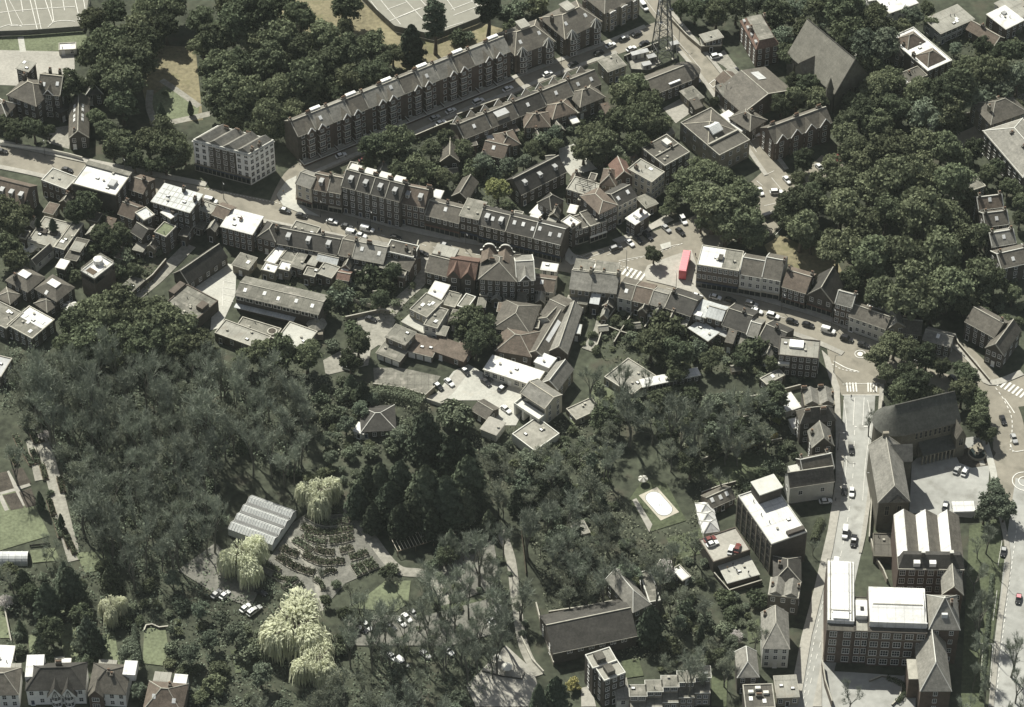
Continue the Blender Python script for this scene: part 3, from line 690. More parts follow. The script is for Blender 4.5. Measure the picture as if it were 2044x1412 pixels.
# ---------------------------------------------------------------- vehicles, people, lamps
def car_meshes(kind):
    k = ('car', kind)
    if k in WC: return WC[k]
    L, Wd, H = {'car': (4.2, 1.75, 1.45), 'suv': (4.6, 1.85, 1.75), 'van': (5.0, 1.95, 2.1), 'pickup': (5.1, 1.85, 1.75)}[kind]
    bd = MB(); hw = Wd/2; z0 = .28; zb = .85 if kind != 'van' else 1.05
    def loft(mb, secs, m=0):                  # secs: (x, halfwidth, z0, z1)
        for i in range(len(secs)-1):
            x0, w0, a0, b0 = secs[i]; x1, w1, a1, b1 = secs[i+1]
            mb.hexa([(x0, -w0, a0), (x1, -w1, a1), (x1, w1, a1), (x0, w0, a0)], [(x0, -w0*.93, b0), (x1, -w1*.93, b1), (x1, w1*.93, b1), (x0, w0*.93, b0)], m)
    loft(bd, [(-L/2, hw*.86, z0+.12, zb-.12), (-L/2+.25, hw*.97, z0, zb), (-L*.2, hw, z0, zb+.05), (L*.2, hw, z0, zb+.02), (L/2-.3, hw*.95, z0, zb-.12), (L/2, hw*.78, z0+.12, zb-.28)])
    gl = MB(); rf = MB()
    if kind == 'van': c0, c1, t0, t1 = -L/2+.12, L*.28, -L/2+.2, L*.12
    elif kind == 'pickup': c0, c1, t0, t1 = -.2, 1.35, 0., .8
    elif kind == 'suv': c0, c1, t0, t1 = -L/2+.15, L*.22, -L/2+.45, L*.06
    else: c0, c1, t0, t1 = -L/2+.3, L*.2, -L/2+.95, L*.04
    gl.hexa([(c0, -hw*.93, zb-.02), (c1, -hw*.9, zb-.02), (c1, hw*.9, zb-.02), (c0, hw*.93, zb-.02)], [(t0, -hw*.78, H-.06), (t1, -hw*.76, H-.06), (t1, hw*.76, H-.06), (t0, hw*.78, H-.06)])
    rf.hexa([(t0-.05, -hw*.8, H-.08), (t1+.05, -hw*.78, H-.08), (t1+.05, hw*.78, H-.08), (t0-.05, hw*.8, H-.08)], [(t0+.05, -hw*.74, H), (t1-.02, -hw*.72, H), (t1-.02, hw*.72, H), (t0+.05, hw*.74, H)])
    if kind == 'pickup':
        bd.box(-L/2+.1, -.3, -hw*.9, -hw*.82, zb-.05, zb+.35); bd.box(-L/2+.1, -.3, hw*.82, hw*.9, zb-.05, zb+.35); bd.box(-.38, -.3, -hw*.82, hw*.82, zb, zb+.6)
    if kind == 'van':
        bd.box(-L/2+.14, L*.0, -hw*.95, -hw*.86, zb-.05, H-.2); bd.box(-L/2+.14, L*.0, hw*.86, hw*.95, zb-.05, H-.2)
    w = MB(); n = 12
    for k_ in range(n):
        a, c = 2*math.pi*k_/n, 2*math.pi*(k_+1)/n
        w.poly([(.32*math.cos(a), -.11, .32*math.sin(a)), (.32*math.cos(c), -.11, .32*math.sin(c)), (.32*math.cos(c), .11, .32*math.sin(c)), (.32*math.cos(a), .11, .32*math.sin(a))], 0)
    for y in (-.11, .11): w.poly([(.32*math.cos(2*math.pi*q/n), y, .32*math.sin(2*math.pi*q/n)) for q in range(n)], 0); w.poly([(.19*math.cos(2*math.pi*q/n), y*1.05, .19*math.sin(2*math.pi*q/n)) for q in range(n)], 1)
    lm = MB(); lm.box(-.04, .04, -.16, .16, -.08, .08)
    WC[k] = (bd, gl.mesh('windows', ['glass']), rf, w.mesh('wheel', ['rubber', 'lead']), lm.mesh('headlight', ['rooflight']), (L, hw, zb)); return WC[k]
CARC = {}
def car(x, y, dx, dy, col, label, kind='car', roofc=None, grp=None, zb=0.):
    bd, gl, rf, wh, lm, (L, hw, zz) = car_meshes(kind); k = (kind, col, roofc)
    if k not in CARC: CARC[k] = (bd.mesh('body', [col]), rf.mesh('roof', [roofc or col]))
    p = G(x, y, .6+zb); q = G(x+dx, y+dy, .6+zb); a = math.atan2(q.y-p.y, q.x-p.x)
    e = empty({'car': 'parked_car', 'suv': 'parked_car', 'van': 'van', 'pickup': 'pickup_truck'}[kind], (p.x, p.y, .2+zb), a, label, 'van' if kind == 'van' else ('truck' if kind == 'pickup' else 'car'), grp)
    ob('body', CARC[k][0], e); ob('windows', gl, e); ob('roof', CARC[k][1], e)
    for sx in (-.31, .31):
        for sy in (-1, 1): ob('wheel', wh, e, (sx*L, sy*(hw-.08), .32))
    for sy in (-1, 1): ob('headlight', lm, e, (L/2-.12, sy*hw*.55, zz-.24))
    return e
def person_mesh():
    if 'person' in WC: return WC['person']
    V = [(0, 0, .92), (0, 0, 1.15), (0, 0, 1.38), (0, 0, 1.5), (0, .02, 1.66), (-.1, 0, .86), (-.11, .06, .48), (-.11, -.02, .08), (-.11, .1, .05), (.1, 0, .86), (.12, .16, .5), (.12, .06, .1), (.12, .18, .06), (-.18, 0, 1.4), (-.25, -.05, 1.12), (-.24, .08, .88), (.18, 0, 1.4), (.25, .06, 1.12), (.24, .2, .92)]
    E = [(0, 1), (1, 2), (2, 3), (3, 4), (0, 5), (5, 6), (6, 7), (7, 8), (0, 9), (9, 10), (10, 11), (11, 12), (2, 13), (13, 14), (14, 15), (2, 16), (16, 17), (17, 18)]
    Rr = [.15, .14, .16, .06, .11, .1, .07, .05, .045, .1, .07, .05, .045, .075, .05, .04, .075, .05, .04]
    me = bpy.data.meshes.new('tmp'); me.from_pydata(V, E, []); o = bpy.data.objects.new('tmp', me); C.objects.link(o)
    md = o.modifiers.new('s', 'SKIN'); 
    if not me.skin_vertices: me.attributes.new('x', 'FLOAT', 'POINT')
    for i, s in enumerate(me.skin_vertices[0].data): s.radius = (Rr[i], Rr[i]*.8 if i < 3 else Rr[i])
    me.skin_vertices[0].data[0].use_root = True; o.modifiers.new('b', 'SUBSURF').levels = 1
    dg = bpy.context.evaluated_depsgraph_get(); WC['person'] = bpy.data.meshes.new_from_object(o.evaluated_get(dg)); bpy.data.objects.remove(o)
    WC['person'].name = 'person'; return WC['person']
def person(x, y, top, leg, label, rz=0.):
    k = ('pers', top, leg)
    if k not in WC:
        me = person_mesh().copy(); me.materials.clear()
        for m in (top, leg, 'skin', 'black'): me.materials.append(M[m])
        for p in me.polygons: z = p.center.z; p.material_index = 1 if z < .93 and abs(p.center.x) < .2 else (2 if (1.48 < z < 1.7 and p.center.y > .05) or (z < 1. and abs(p.center.x) > .2) else (3 if z >= 1.52 else 0))
        WC[k] = me
    p = G(x, y, .3); return tag(ob('person', WC[k], None, (p.x, p.y, .24), rz), label, 'person')
def lamp(x, y, label, h=8., rz=0.):
    if 'lamp' not in WC:
        a = MB(); a.tube((0, 0, 0), (0, 0, 1.2), .11, .1, 8); a.tube((0, 0, 1.2), (0, 0, h), .075, .05, 8); a.tube((0, 0, h-.02), (.5, 0, h+.25), .045, .04, 6); a.tube((.5, 0, h+.25), (1.3, 0, h+.3), .04, .035, 6)
        c = MB(); c.hexa([(1.1, -.14, h+.2), (1.8, -.1, h+.22), (1.8, .1, h+.22), (1.1, .14, h+.2)], [(1.1, -.1, h+.36), (1.75, -.06, h+.34), (1.75, .06, h+.34), (1.1, .1, h+.36)]); WC['lamp'] = (a.mesh('pole', ['metal']), c.mesh('lamp_head', ['lead']))
    p = G(x, y, 0); e = empty('street_lamp', (p.x, p.y, .1), rz, label, 'street lamp', 'street lamps'); ob('pole', WC['lamp'][0], e); ob('lamp_head', WC['lamp'][1], e)
# ================================================================ THE SETTING
area('lawn', [(0, 72), (170, 60), (180, 100), (0, 105)], 'lawn_pale')
area('lawn', [(480, -40), (740, -40), (800, 70), (640, 90), (560, 40)], 'dry_grass')
area('lawn', [(780, 60), (870, 80), (960, 45), (1010, 60), (830, 150), (730, 110)], 'dry_grass')
area('lawn', [(310, 90), (390, 95), (405, 240), (300, 250), (285, 180)], 'dry_grass')
area('lawn', [(300, 195), (330, 172), (398, 215), (395, 228), (330, 245), (300, 240)], 'lawn_pale')
strip('path', [(322, 160), (352, 180), (398, 213)], 2.4, 'gravel'); strip('path', [(330, 247), (372, 238), (425, 226)], 2.8, 'gravel'); strip('path', [(300, 180), (298, 215), (312, 250)], 2.6, 'gravel')
area('yard', [(-20, 100), (148, 104), (150, 165), (110, 175), (0, 170)], 'paving')
strip('path', [(41, 74), (46, 104)], 2.2, 'paving_pale')
area('yard', [(95, 258), (142, 250), (138, 298), (95, 285)], 'gravel')
ct = area('sports_court', [(-60, -40), (182, -40), (168, 62), (-60, 78)], 'court')
marks(ct, [[(10, 0), (24, 52)], [(18, 0), (46, 52), .12], [(40, -10), (46, 25)], [(60, 0), (75, 62)], [(67, -10), (83, 62)], [(90, 0), (106, 47)], [(100, -8), (108, 46)], [(0, 26), (60, 20), (150, 14)], [(20, 53), (82, 49)], [(124, -10), (129, 22)], [(150, 0), (160, 45)], [(166, -5), (172, 30)], [(0, 56), (15, 51), (30, 50), (44, 54)], [(96, 55), (108, 45), (130, 42), (150, 44)]], w=.22)
ct2 = area('tennis_court', [(722, -40), (1010, -40), (955, 47), (868, 82), (788, 64), (722, 2)], 'court')
marks(ct2, [[(740, 3), (772, 45)], [(755, -5), (800, 50)], [(772, 20), (812, 5)], [(795, 35), (838, 17)], [(790, -20), (843, 38)], [(820, -20), (850, 12)], [(772, 45), (843, 16)], [(900, 20), (945, 3)], [(905, 32), (958, 12)], [(885, -10), (908, 22)], [(915, -20), (955, 14)], [(870, 62), (925, 45)]], w=.2)

# roads
R1 = [(-60, 296), (0, 310), (60, 322), (150, 342), (250, 362), (400, 392), (500, 412), (580, 428), (680, 448), (760, 470), (830, 487), (900, 501), (960, 510), (1060, 517), (1130, 524), (1200, 541), (1260, 556), (1330, 576), (1400, 594), (1480, 612), (1560, 634), (1630, 656), (1700, 686), (1760, 705)]
hs_ = strip('road', R1, 9.5, 'asphalt')
strip('road', [(555, 430), (575, 380), (600, 345), (650, 322), (720, 292), (830, 252), (930, 206), (1020, 172), (1120, 132), (1230, 92), (1310, 62), (1345, 50)], 9., 'asphalt')
R3 = [(1275, -30), (1320, 30), (1360, 78), (1420, 150), (1470, 222), (1515, 295), (1550, 345), (1580, 385)]
r3 = strip('road', R3, 6.2, 'asphalt')
sq = area('road', [(1120, 528), (1150, 512), (1215, 492), (1290, 468), (1385, 432), (1400, 405), (1500, 400), (1490, 460), (1440, 500), (1400, 540), (1405, 596), (1330, 580)], 'asphalt')
pk = area('car_park', [(1470, 380), (1490, 372), (1520, 345), (1560, 350), (1600, 350), (1640, 310), (1685, 330), (1690, 360), (1600, 400), (1575, 430), (1540, 470), (1490, 480), (1400, 470), (1490, 420)], 'asphalt')
area('yard', [(1525, 490), (1560, 470), (1600, 490), (1660, 500), (1680, 540), (1670, 575), (1610, 555), (1580, 530), (1540, 520)], 'dry_grass')
hill = strip('road', [(1722, 690), (1722, 735), (1716, 790), (1713, 850), (1711, 920), (1706, 990), (1698, 1050), (1682, 1120), (1664, 1200), (1648, 1270), (1628, 1350), (1608, 1440)], 10.2, 'asphalt_grey')
rr = area('road', [(1650, 690), (1690, 668), (1740, 690), (1790, 715), (1850, 735), (1905, 752), (1900, 790), (1830, 775), (1770, 765), (1760, 790), (1680, 790), (1655, 730)], 'asphalt')
r6 = strip('road', [(1880, 690), (1920, 715), (1955, 752), (1985, 790), (2005, 830), (2015, 880), (2020, 930), (2040, 990), (2050, 1030)], 11., 'asphalt')
area('road', [(1960, 790), (2060, 740), (2060, 810), (2010, 815)], 'asphalt')
ave = strip('road', [(2060, 960), (2050, 1030), (2040, 1100), (2030, 1200), (2018, 1300), (2008, 1440)], 10.5, 'asphalt_grey')
strip('road', [(1840, 298), (1900, 285), (1960, 262), (2060, 205)], 7., 'asphalt')
strip('path', [(1940, 228), (2000, 205), (2060, 182)], 3., 'gravel')
area('verge', [(1935, 1050), (1995, 1035), (2005, 1120), (1985, 1250), (1960, 1440), (1915, 1440), (1925, 1250)], 'lawn')
# markings
dashes(hs_, R1[8:14], 1.4, 2.4, .16); dashes(hs_, R1[17:22], 2, 3, .14)
dashes(hs_, R1[12:15], .6, .6, .2, 4.2); dashes(hs_, R1[14:18], .6, .6, .2, 4.3); dashes(hs_, R1[5:8], .6, .6, .2, 4.)
def zebra(parent, a, bq, n, ln, z=None):      # stripes between two pixels
    z = mz()
    A = G(*a); B = G(*bq); u = (B-A).normalized(); v = Vector((-u.y, u.x, 0)); m = MB(); L = (B-A).length
    for k in range(n):
        p = A+u*(L*(k+.25)/n); q = A+u*(L*(k+.75)/n); m.poly([(*(p-v*ln/2).xy, z), (*(q-v*ln/2).xy, z), (*(q+v*ln/2).xy, z), (*(p+v*ln/2).xy, z)])
    ob('crossing_stripes', m.mesh('crossing_stripes', ['paint']), parent)
zebra(sq, (1150, 523), (1188, 537), 5, 4.2); zebra(sq, (1243, 540), (1287, 556), 5, 4.4)
zebra(hill, (1688, 774), (1712, 774), 4, 4.2); zebra(hill, (1730, 774), (1752, 775), 4, 4.2)
zebra(r6, (1992, 762), (2046, 790), 7, 4.)
marks(hill, [[(1682, 790), (1755, 790), .3], [(1682, 768), (1756, 766), .2], [(1706, 795), (1703, 850), .18], [(1725, 795), (1722, 850), .18], [(1684, 800), (1690, 850), (1690, 920), (1684, 980), .14], [(1732, 800), (1738, 850), (1728, 920), (1722, 1000), .14], [(1706, 853), (1710, 853), .35], [(1724, 853), (1732, 853), .35]], w=.16)
dashes(hill, [(1706, 860), (1703, 940), (1698, 1000), (1686, 1070), (1672, 1140), (1650, 1240), (1628, 1320), (1608, 1410)], 2.2, 2.6, .16)
dashes(hill, [(1665, 1170), (1640, 1280), (1618, 1400)], 1.2, 1.2, .18, -2.2)
marks(rr, [[(1664, 722), (1690, 736), (1712, 742), .35]], w=.3); dashes(rr, [(1655, 724), (1680, 738), (1715, 744)], .7, .6, .3)
def disc(parent, x, y, r, r0=0, name='marking', n=28, z=None):
    z = mz()
    p = G(x, y); m = MB()
    for k in range(n):
        a, c = 2*math.pi*k/n, 2*math.pi*(k+1)/n
        if r0: m.poly([(p.x+r0*math.cos(a), p.y+r0*math.sin(a), z), (p.x+r*math.cos(a), p.y+r*math.sin(a), z), (p.x+r*math.cos(c), p.y+r*math.sin(c), z), (p.x+r0*math.cos(c), p.y+r0*math.sin(c), z)])
    if not r0: m.poly([(p.x+r*math.cos(2*math.pi*k/n), p.y+r*math.sin(2*math.pi*k/n), z) for k in range(n)])
    return ob(name, m.mesh(name, ['paint']), parent)
disc(rr, 1717, 708, 1.0); disc(rr, 1717, 708, 1.9, 1.65)
disc(r6, 2046, 962, 2.2, 1.9); disc(r6, 2046, 962, 4.2, 3.9); dashes(r6, [(1987, 775), (2004, 800), (2020, 840), (2016, 900)], 1.2, 1., .25)
marks(r6, [[(2005, 797), (2018, 815), (2025, 826), .3], [(2018, 890), (2024, 902), (2044, 900), .25], [(2016, 888), (2022, 903), .25]], w=.25)
marks(sq, [[(1235, 522), (1265, 516), (1300, 510), .15], [(1318, 500), (1340, 492), (1362, 488), .15], [(1158, 515), (1195, 500), (1203, 505), (1165, 518), .12], [(1212, 510), (1238, 500), .12]], w=.15)
dashes(sq, [(1225, 528), (1300, 510), (1362, 487)], .8, .8, .16); dashes(sq, [(1155, 512), (1200, 528), (1290, 548)], .6, .6, .2)
marks(pk, [[(1483, 402), (1488, 395)], [(1495, 398), (1500, 388)], [(1510, 362), (1522, 372)], [(1540, 356), (1560, 380)], [(1525, 352), (1545, 342)], [(1525, 412), (1556, 405)], [(1530, 425), (1560, 418)], [(1548, 470), (1575, 440)]], w=.15)
marks(r3, [[(1416, 168), (1426, 160), .25], [(1426, 160), (1433, 168), .25], [(1433, 168), (1423, 176), .25], [(1423, 176), (1416, 168), .25], [(1288, 0), (1330, 55), (1400, 140), .12], [(1483, 260), (1510, 305), .12]], w=.12)
dashes(ave, [(2030, 1050), (2010, 1200), (1998, 1300), (1988, 1400)], 1.2, 1., .2)
marks(ave, [[(2000, 1080), (1992, 1130), .12], [(1990, 1180), (1982, 1240), .12], [(1950, 1286), (1985, 1287), .15], [(1962, 1288), (1958, 1360), .15], [(1982, 1288), (1976, 1364), .15], [(1974, 1376), (1990, 1383), .15]], w=.12)
# pavements
def pave(pts, w, o=0, m='paving'): return strip('pavement', pts, w, m, o=o, hgt=pz())
pave(R1[0:6], 2.4, 6.2); pave(R1[7:14], 2.6, 6.2); pave(R1[0:14], 2., -6.0); pave(R1[15:23], 2.0, -5.9); pave(R1[17:23], 2.2, 6.0)
pave([(612, 350), (650, 334), (720, 304), (830, 264), (930, 218), (1020, 184), (1120, 144), (1230, 104)], 1.8, -.3); pave([(600, 330), (650, 308), (830, 238), (1020, 160), (1200, 92), (1290, 55)], 1.8, .6)
pave(R3[1:7], 1.6, 4.); pave(R3[2:7], 1.6, -4.)
area('pavement', [(552, 390), (572, 362), (592, 352), (590, 400), (615, 420), (640, 434), (600, 427), (565, 412)], 'paving_pale', pz())
area('pavement', [(1130, 488), (1142, 505), (1165, 524), (1140, 530), (1128, 520)], 'paving_pale', pz())
area('pavement', [(1286, 545), (1292, 532), (1310, 524), (1342, 512), (1380, 500), (1390, 530), (1398, 590), (1340, 572), (1290, 560)], 'paving', pz())
area('pavement', [(1317, 490), (1338, 484), (1340, 494), (1322, 500)], 'paving_pale', pz())
area('pavement', [(1222, 480), (1250, 470), (1300, 448), (1330, 430), (1345, 440), (1290, 465), (1235, 487)], 'paving', pz())
area('pavement', [(1640, 700), (1656, 715), (1664, 740), (1676, 775), (1678, 830), (1686, 880), (1682, 960), (1676, 1020), (1662, 1100), (1640, 1190), (1620, 1270), (1596, 1412), (1572, 1412), (1600, 1270), (1624, 1180), (1652, 1060), (1668, 960), (1668, 860), (1664, 780), (1650, 740)], 'paving', pz())
area('pavement', [(1756, 768), (1764, 768), (1762, 850), (1748, 920), (1738, 1000), (1728, 1070), (1720, 1105), (1714, 1105), (1722, 1050), (1730, 1000), (1742, 900), (1752, 830)], 'paving', pz())
area('pavement', [(1640, 1255), (1648, 1262), (1640, 1330), (1640, 1412), (1622, 1412), (1640, 1320)], 'paving', pz())
strip('pavement', [(1905, 690), (1942, 725), (1975, 765), (2040, 745)], 2.5, 'paving', hgt=pz())
strip('pavement', [(1965, 880), (1985, 960), (1978, 1030)], 2.2, 'paving_pale', hgt=pz())
strip('pavement', [(1998, 1030), (2012, 1120), (1995, 1250), (1978, 1412)], 1.6, 'paving', hgt=pz())
# yards
area('yard', [(1323, 217), (1374, 189), (1402, 209), (1349, 247)], 'paving'); area('yard', [(1256, 122), (1305, 105), (1320, 125), (1290, 145), (1262, 142)], 'gravel')
area('yard', [(1420, 120), (1445, 100), (1475, 140), (1480, 160), (1440, 130)], 'gravel'); area('yard', [(1115, 298), (1145, 288), (1192, 338), (1140, 352), (1118, 330)], 'paving_pale')
area('car_park', [(372, 578), (440, 525), (472, 530), (470, 590), (440, 655), (420, 660), (425, 600)], 'paving_pale')
marks(None or bpy.data.objects['car_park.001'], [[(390, 570), (402, 576)], [(402, 560), (414, 566)], [(414, 550), (426, 556)], [(426, 540), (438, 546)], [(448, 562), (468, 566)], [(446, 575), (468, 579)], [(446, 588), (466, 592)], [(446, 600), (466, 604)], [(446, 562), (444, 612)]], w=.14)
strip('path', [(848, 512), (840, 560), (800, 600), (770, 640), (755, 690)], 4.2, 'gravel'); strip('path', [(262, 598), (310, 560), (350, 520), (380, 490)], 4.5, 'gravel')
area('yard', [(715, 630), (760, 615), (790, 640), (770, 680), (740, 700), (735, 730), (650, 750), (645, 720), (700, 690)], 'gravel')
area('yard', [(745, 735), (800, 735), (880, 752), (850, 796), (800, 785), (748, 775)], 'felt'); 
cc = area('car_park', [(868, 790), (905, 742), (935, 728), (965, 745), (985, 745), (1060, 790), (1030, 850), (985, 850), (960, 800), (910, 800)], 'paving_pale')
strip('road', [(860, 800), (890, 785), (925, 740)], 4., 'paving')
area('yard', [(1820, 925), (1860, 885), (1960, 870), (1975, 940), (1970, 1000), (1940, 1035), (1815, 1025)], 'asphalt_grey')
area('lawn', [(1905, 905), (1930, 895), (1975, 890), (1988, 905), (1975, 930), (1940, 935), (1915, 925)], 'soil')
strip('path', [(1952, 905), (1962, 930)], 1.6, 'paving')
area('yard', [(1652, 1340), (1730, 1345), (1800, 1350), (1830, 1345), (1826, 1440), (1640, 1440)], 'asphalt_grey')
# nursery, allotments, lawns below the wood
area('nursery_ground', [(585, 1045), (640, 1005), (700, 1030), (770, 1130), (690, 1165), (640, 1222), (600, 1190), (520, 1140), (560, 1085)], 'cinder')
strip('path', [(578, 1070), (600, 1105), (625, 1140), (635, 1180), (640, 1220)], 1.8, 'gravel'); strip('road', [(690, 1010), (730, 1060), (790, 1135), (850, 1150), (900, 1210)], 3.6, 'gravel')
area('lawn', [(700, 1215), (770, 1160), (820, 1160), (815, 1205), (790, 1222)], 'lawn_pale')
area('lawn', [(1410, 935), (1440, 912), (1530, 898), (1545, 920), (1500, 960), (1450, 975), (1415, 965)], 'lawn')
area('lawn', [(1285, 955), (1330, 965), (1370, 1040), (1300, 1062), (1255, 1000)], 'lawn'); area('lawn', [(1330, 1075), (1400, 1055), (1420, 1100), (1350, 1120)], 'lawn')
area('lawn', [(870, 1215), (900, 1205), (1000, 1190), (1010, 1250), (930, 1270)], 'lawn'); area('lawn', [(0, 960), (70, 1010), (100, 1070), (0, 1100)], 'lawn_pale'); strip('path', [(60, 840), (90, 900), (110, 970), (130, 1050), (150, 1120)], 4.5, 'gravel'); strip('path', [(60, 880), (78, 960)], 2.6, 'gravel')
strip('path', [(14, 942), (35, 980), (50, 1010)], 1.4, 'paving'); strip('path', [(0, 986), (30, 978), (60, 968)], 1.4, 'paving'); strip('path', [(0, 990), (14, 1020)], 1.4, 'paving')
area('allotment_bed', [(0, 945), (14, 942), (28, 976), (0, 984)], 'soil'); area('allotment_bed', [(22, 938), (45, 935), (62, 965), (38, 972)], 'soil'); area('allotment_bed', [(38, 983), (62, 975), (75, 1010), (52, 1015)], 'soil'); area('allotment_bed', [(5, 990), (32, 984), (48, 1015), (22, 1020)], 'soil')
for P in ([(118, 1250), (150, 1245), (160, 1330), (130, 1330)], [(205, 1265), (230, 1270), (240, 1330), (205, 1325)], [(288, 1255), (330, 1255), (338, 1300), (325, 1330), (285, 1325)], [(0, 1215), (15, 1220), (20, 1275), (0, 1275)], [(55, 1270), (75, 1265), (80, 1300), (60, 1305)], [(110, 1180), (130, 1190), (140, 1230), (118, 1225)], [(150, 1105), (220, 1100), (225, 1135), (170, 1145)], [(460, 1300), (510, 1290), (520, 1340), (470, 1345)], [(1240, 1320), (1275, 1315), (1285, 1350), (1250, 1355)], [(1420, 1350), (1452, 1350), (1450, 1412), (1420, 1412)], [(1490, 1250), (1515, 1235), (1520, 1280), (1495, 1285)], [(60, 1100), (110, 1095), (120, 1120), (65, 1125)]): area('lawn', P, 'lawn_pale' if P[0][0] < 400 else 'lawn')
area('car_park', [(355, 1140), (430, 1085), (520, 1175), (500, 1215), (420, 1180)], 'cinder'); area('car_park', [(690, 1230), (850, 1230), (1000, 1190), (1010, 1260), (900, 1290), (700, 1290)], 'cinder')
area('yard', [(960, 1340), (1010, 1290), (1065, 1340), (1085, 1412), (950, 1412), (930, 1370)], 'paving'); strip('road', [(1000, 1060), (1020, 1120), (1030, 1200), (1045, 1290), (1075, 1350)], 3., 'gravel'); area('yard', [(965, 1230), (1000, 1205), (1010, 1240), (975, 1255)], 'paving_pale')
area('yard', [(1160, 1375), (1180, 1370), (1190, 1412), (1160, 1412)], 'paving')
area('courtyard', [(1100, 1230), (1250, 1200), (1262, 1225), (1105, 1258)], 'soil')
area('yard', [(860, 1125), (930, 1075), (985, 1080), (1000, 1170), (905, 1205)], 'cinder'); area('path', [(1262, 1000), (1270, 996), (1302, 1048), (1296, 1064)], 'paving'); strip('path', [(1205, 630), (1195, 665), (1172, 700)], 4., 'gravel')
area('lawn', [(1165, 805), (1185, 780), (1240, 770), (1230, 830), (1140, 850), (1135, 820)], 'lawn_pale')
cover('undergrowth', [[(0, 700), (600, 740), (640, 850), (560, 960), (440, 1060), (330, 1160), (160, 1150), (130, 960), (90, 840), (0, 820)]], 4.5, 'leaf_grey', (.14, .32), 2.2)
cover('undergrowth', [[(380, 1100), (560, 1150), (700, 1300), (1000, 1300), (960, 1412), (260, 1412), (330, 1330), (350, 1180)], [(0, 1120), (380, 1180), (300, 1330), (0, 1310)]], 2., 'leaf_grey', (.15, .36), .8, 5)
cover('undergrowth', [[(930, 870), (1130, 840), (1500, 780), (1600, 830), (1540, 960), (1380, 1060), (1420, 1330), (1250, 1320), (1100, 1260), (1050, 1040), (950, 960)], [(600, 740), (860, 800), (860, 880), (700, 920), (620, 880)]], 2.6, 'bud', (.14, .34), .9, 8)
cover('garden_growth', [[(480, 560), (830, 500), (830, 640), (650, 640)], [(720, 290), (1010, 260), (1030, 330), (1000, 430), (860, 370)], [(1210, 590), (1300, 620), (1400, 650), (1640, 700), (1600, 780), (1200, 720)], [(1390, 0), (1760, 0), (2044, 80), (2044, 220), (1900, 260), (1660, 220), (1560, 100)], [(200, 500), (330, 480), (300, 590), (200, 600)], [(1060, 240), (1310, 220), (1330, 300), (1120, 290)]], 1.8, 'leaf_dark', (.15, .36), .8, 11)
# ================================================================ BUILDINGS
# ---- top left
b('low white flat-roofed shed by the sports court fence', 117, 100, 152, 98, 2.6, (116, 86), 'flat', 'render', 'roof_white', nc=2, cat='shed', name='shed')
b('dark brick mansion wing with hipped slate roof beside the gravel yard', 15, 190, 72, 212, 10, 12, 'hip', 'brick_dark', 'slate', 4, ch=[(.15, .7, 2.2), (.8, .6, 2)], ridge='cream', cat='mansion')
b('mansion wing with two tall chimney stacks and white rooftop boxes', 74, 185, 120, 190, 11, 11, 'gable', 'brick_dark', 'slate', 4, ch=[(.3, .85, 2.6), (.75, .8, 2.6)], sk=2, fg=(1, 3.4, 2.2, .4), ridge='cream', cat='mansion')
b('pale flat-topped block rising behind the dark mansion wings', 33, 136, 56, 143, 14, (68, 125), 'slab', 'brick_dark', 'felt_pale', nc=2, sk=1, cat='mansion')
b('house with white-ridged hip roof at the left edge below the mansion', -20, 222, 12, 232, 7.5, (28, 207), 'hip', 'brick', 'slate', 2.6, ridge='render', ch=[(.6, .5)])
b('single-storey extension with a pale sloping roof below the mansion', 120, 226, 143, 213, 4.5, 8, 'lean', 'brick_dark', 'slate_dark', 1.5, nc=2)
b('long narrow chapel hall with slate roof and oval white rooflights', 138, 276, 176, 274, 5.2, (178, 196), 'gablex', 'brick_dark', 'slate', 3.2, sk=0, nc=2, ch=[(.3, .06, 1.2)], cat='hall', name='hall', extra=lambda r, W, D, h, rf: [ob('rooflight', sky_mesh(.9, 1.6), rf, (W/2+s*W*.22, D*t, h+3.2*.56+.14), rot=(0, s*math.atan(3.2/(W/2)), 0)) for s in (-1, 1) for t in (.35, .45, .6, .7)])
b('small hip-roofed lodge with a white dormer behind the chapel hall', 172, 190, 205, 188, 5, 9, 'hip', 'brick_dark', 'slate_dark', 3, ridge='render', nc=2, dm=1)
# the big white corner building
def corner_extra(r, W, D, h, rf):
    boxpart(r, 'brick_panel', 'brick_dark', W*.27, W*.76, -.05, .1, 3.4, h-1.2)
    boxpart(r, 'fascia', 'stone', -.08, W+.08, -.25, .05, 3.1, 3.7)
    boxpart(r, 'cornice', 'render', -.35, W+.35, -.35, D+.1, h-.95, h-.6)
b('four-storey corner building with white rendered ends and a shopfront', 385, 279, 497, 308, 14.5, (552, 281), 'multi', 'white', 'slate_pale', 4, skew=.5, wz=(1.25, 1.9), ch=[(.2, .9, 1.4, 2), (.4, .9, 1.4, 2), (.6, .9, 1.4, 2), (.97, .5, 2.), (.97, .2, 1.6)], nc=8, nf=5, shop=1, par='render', dr=0, sides=5, cat='corner building', name='corner_building', extra=corner_extra)
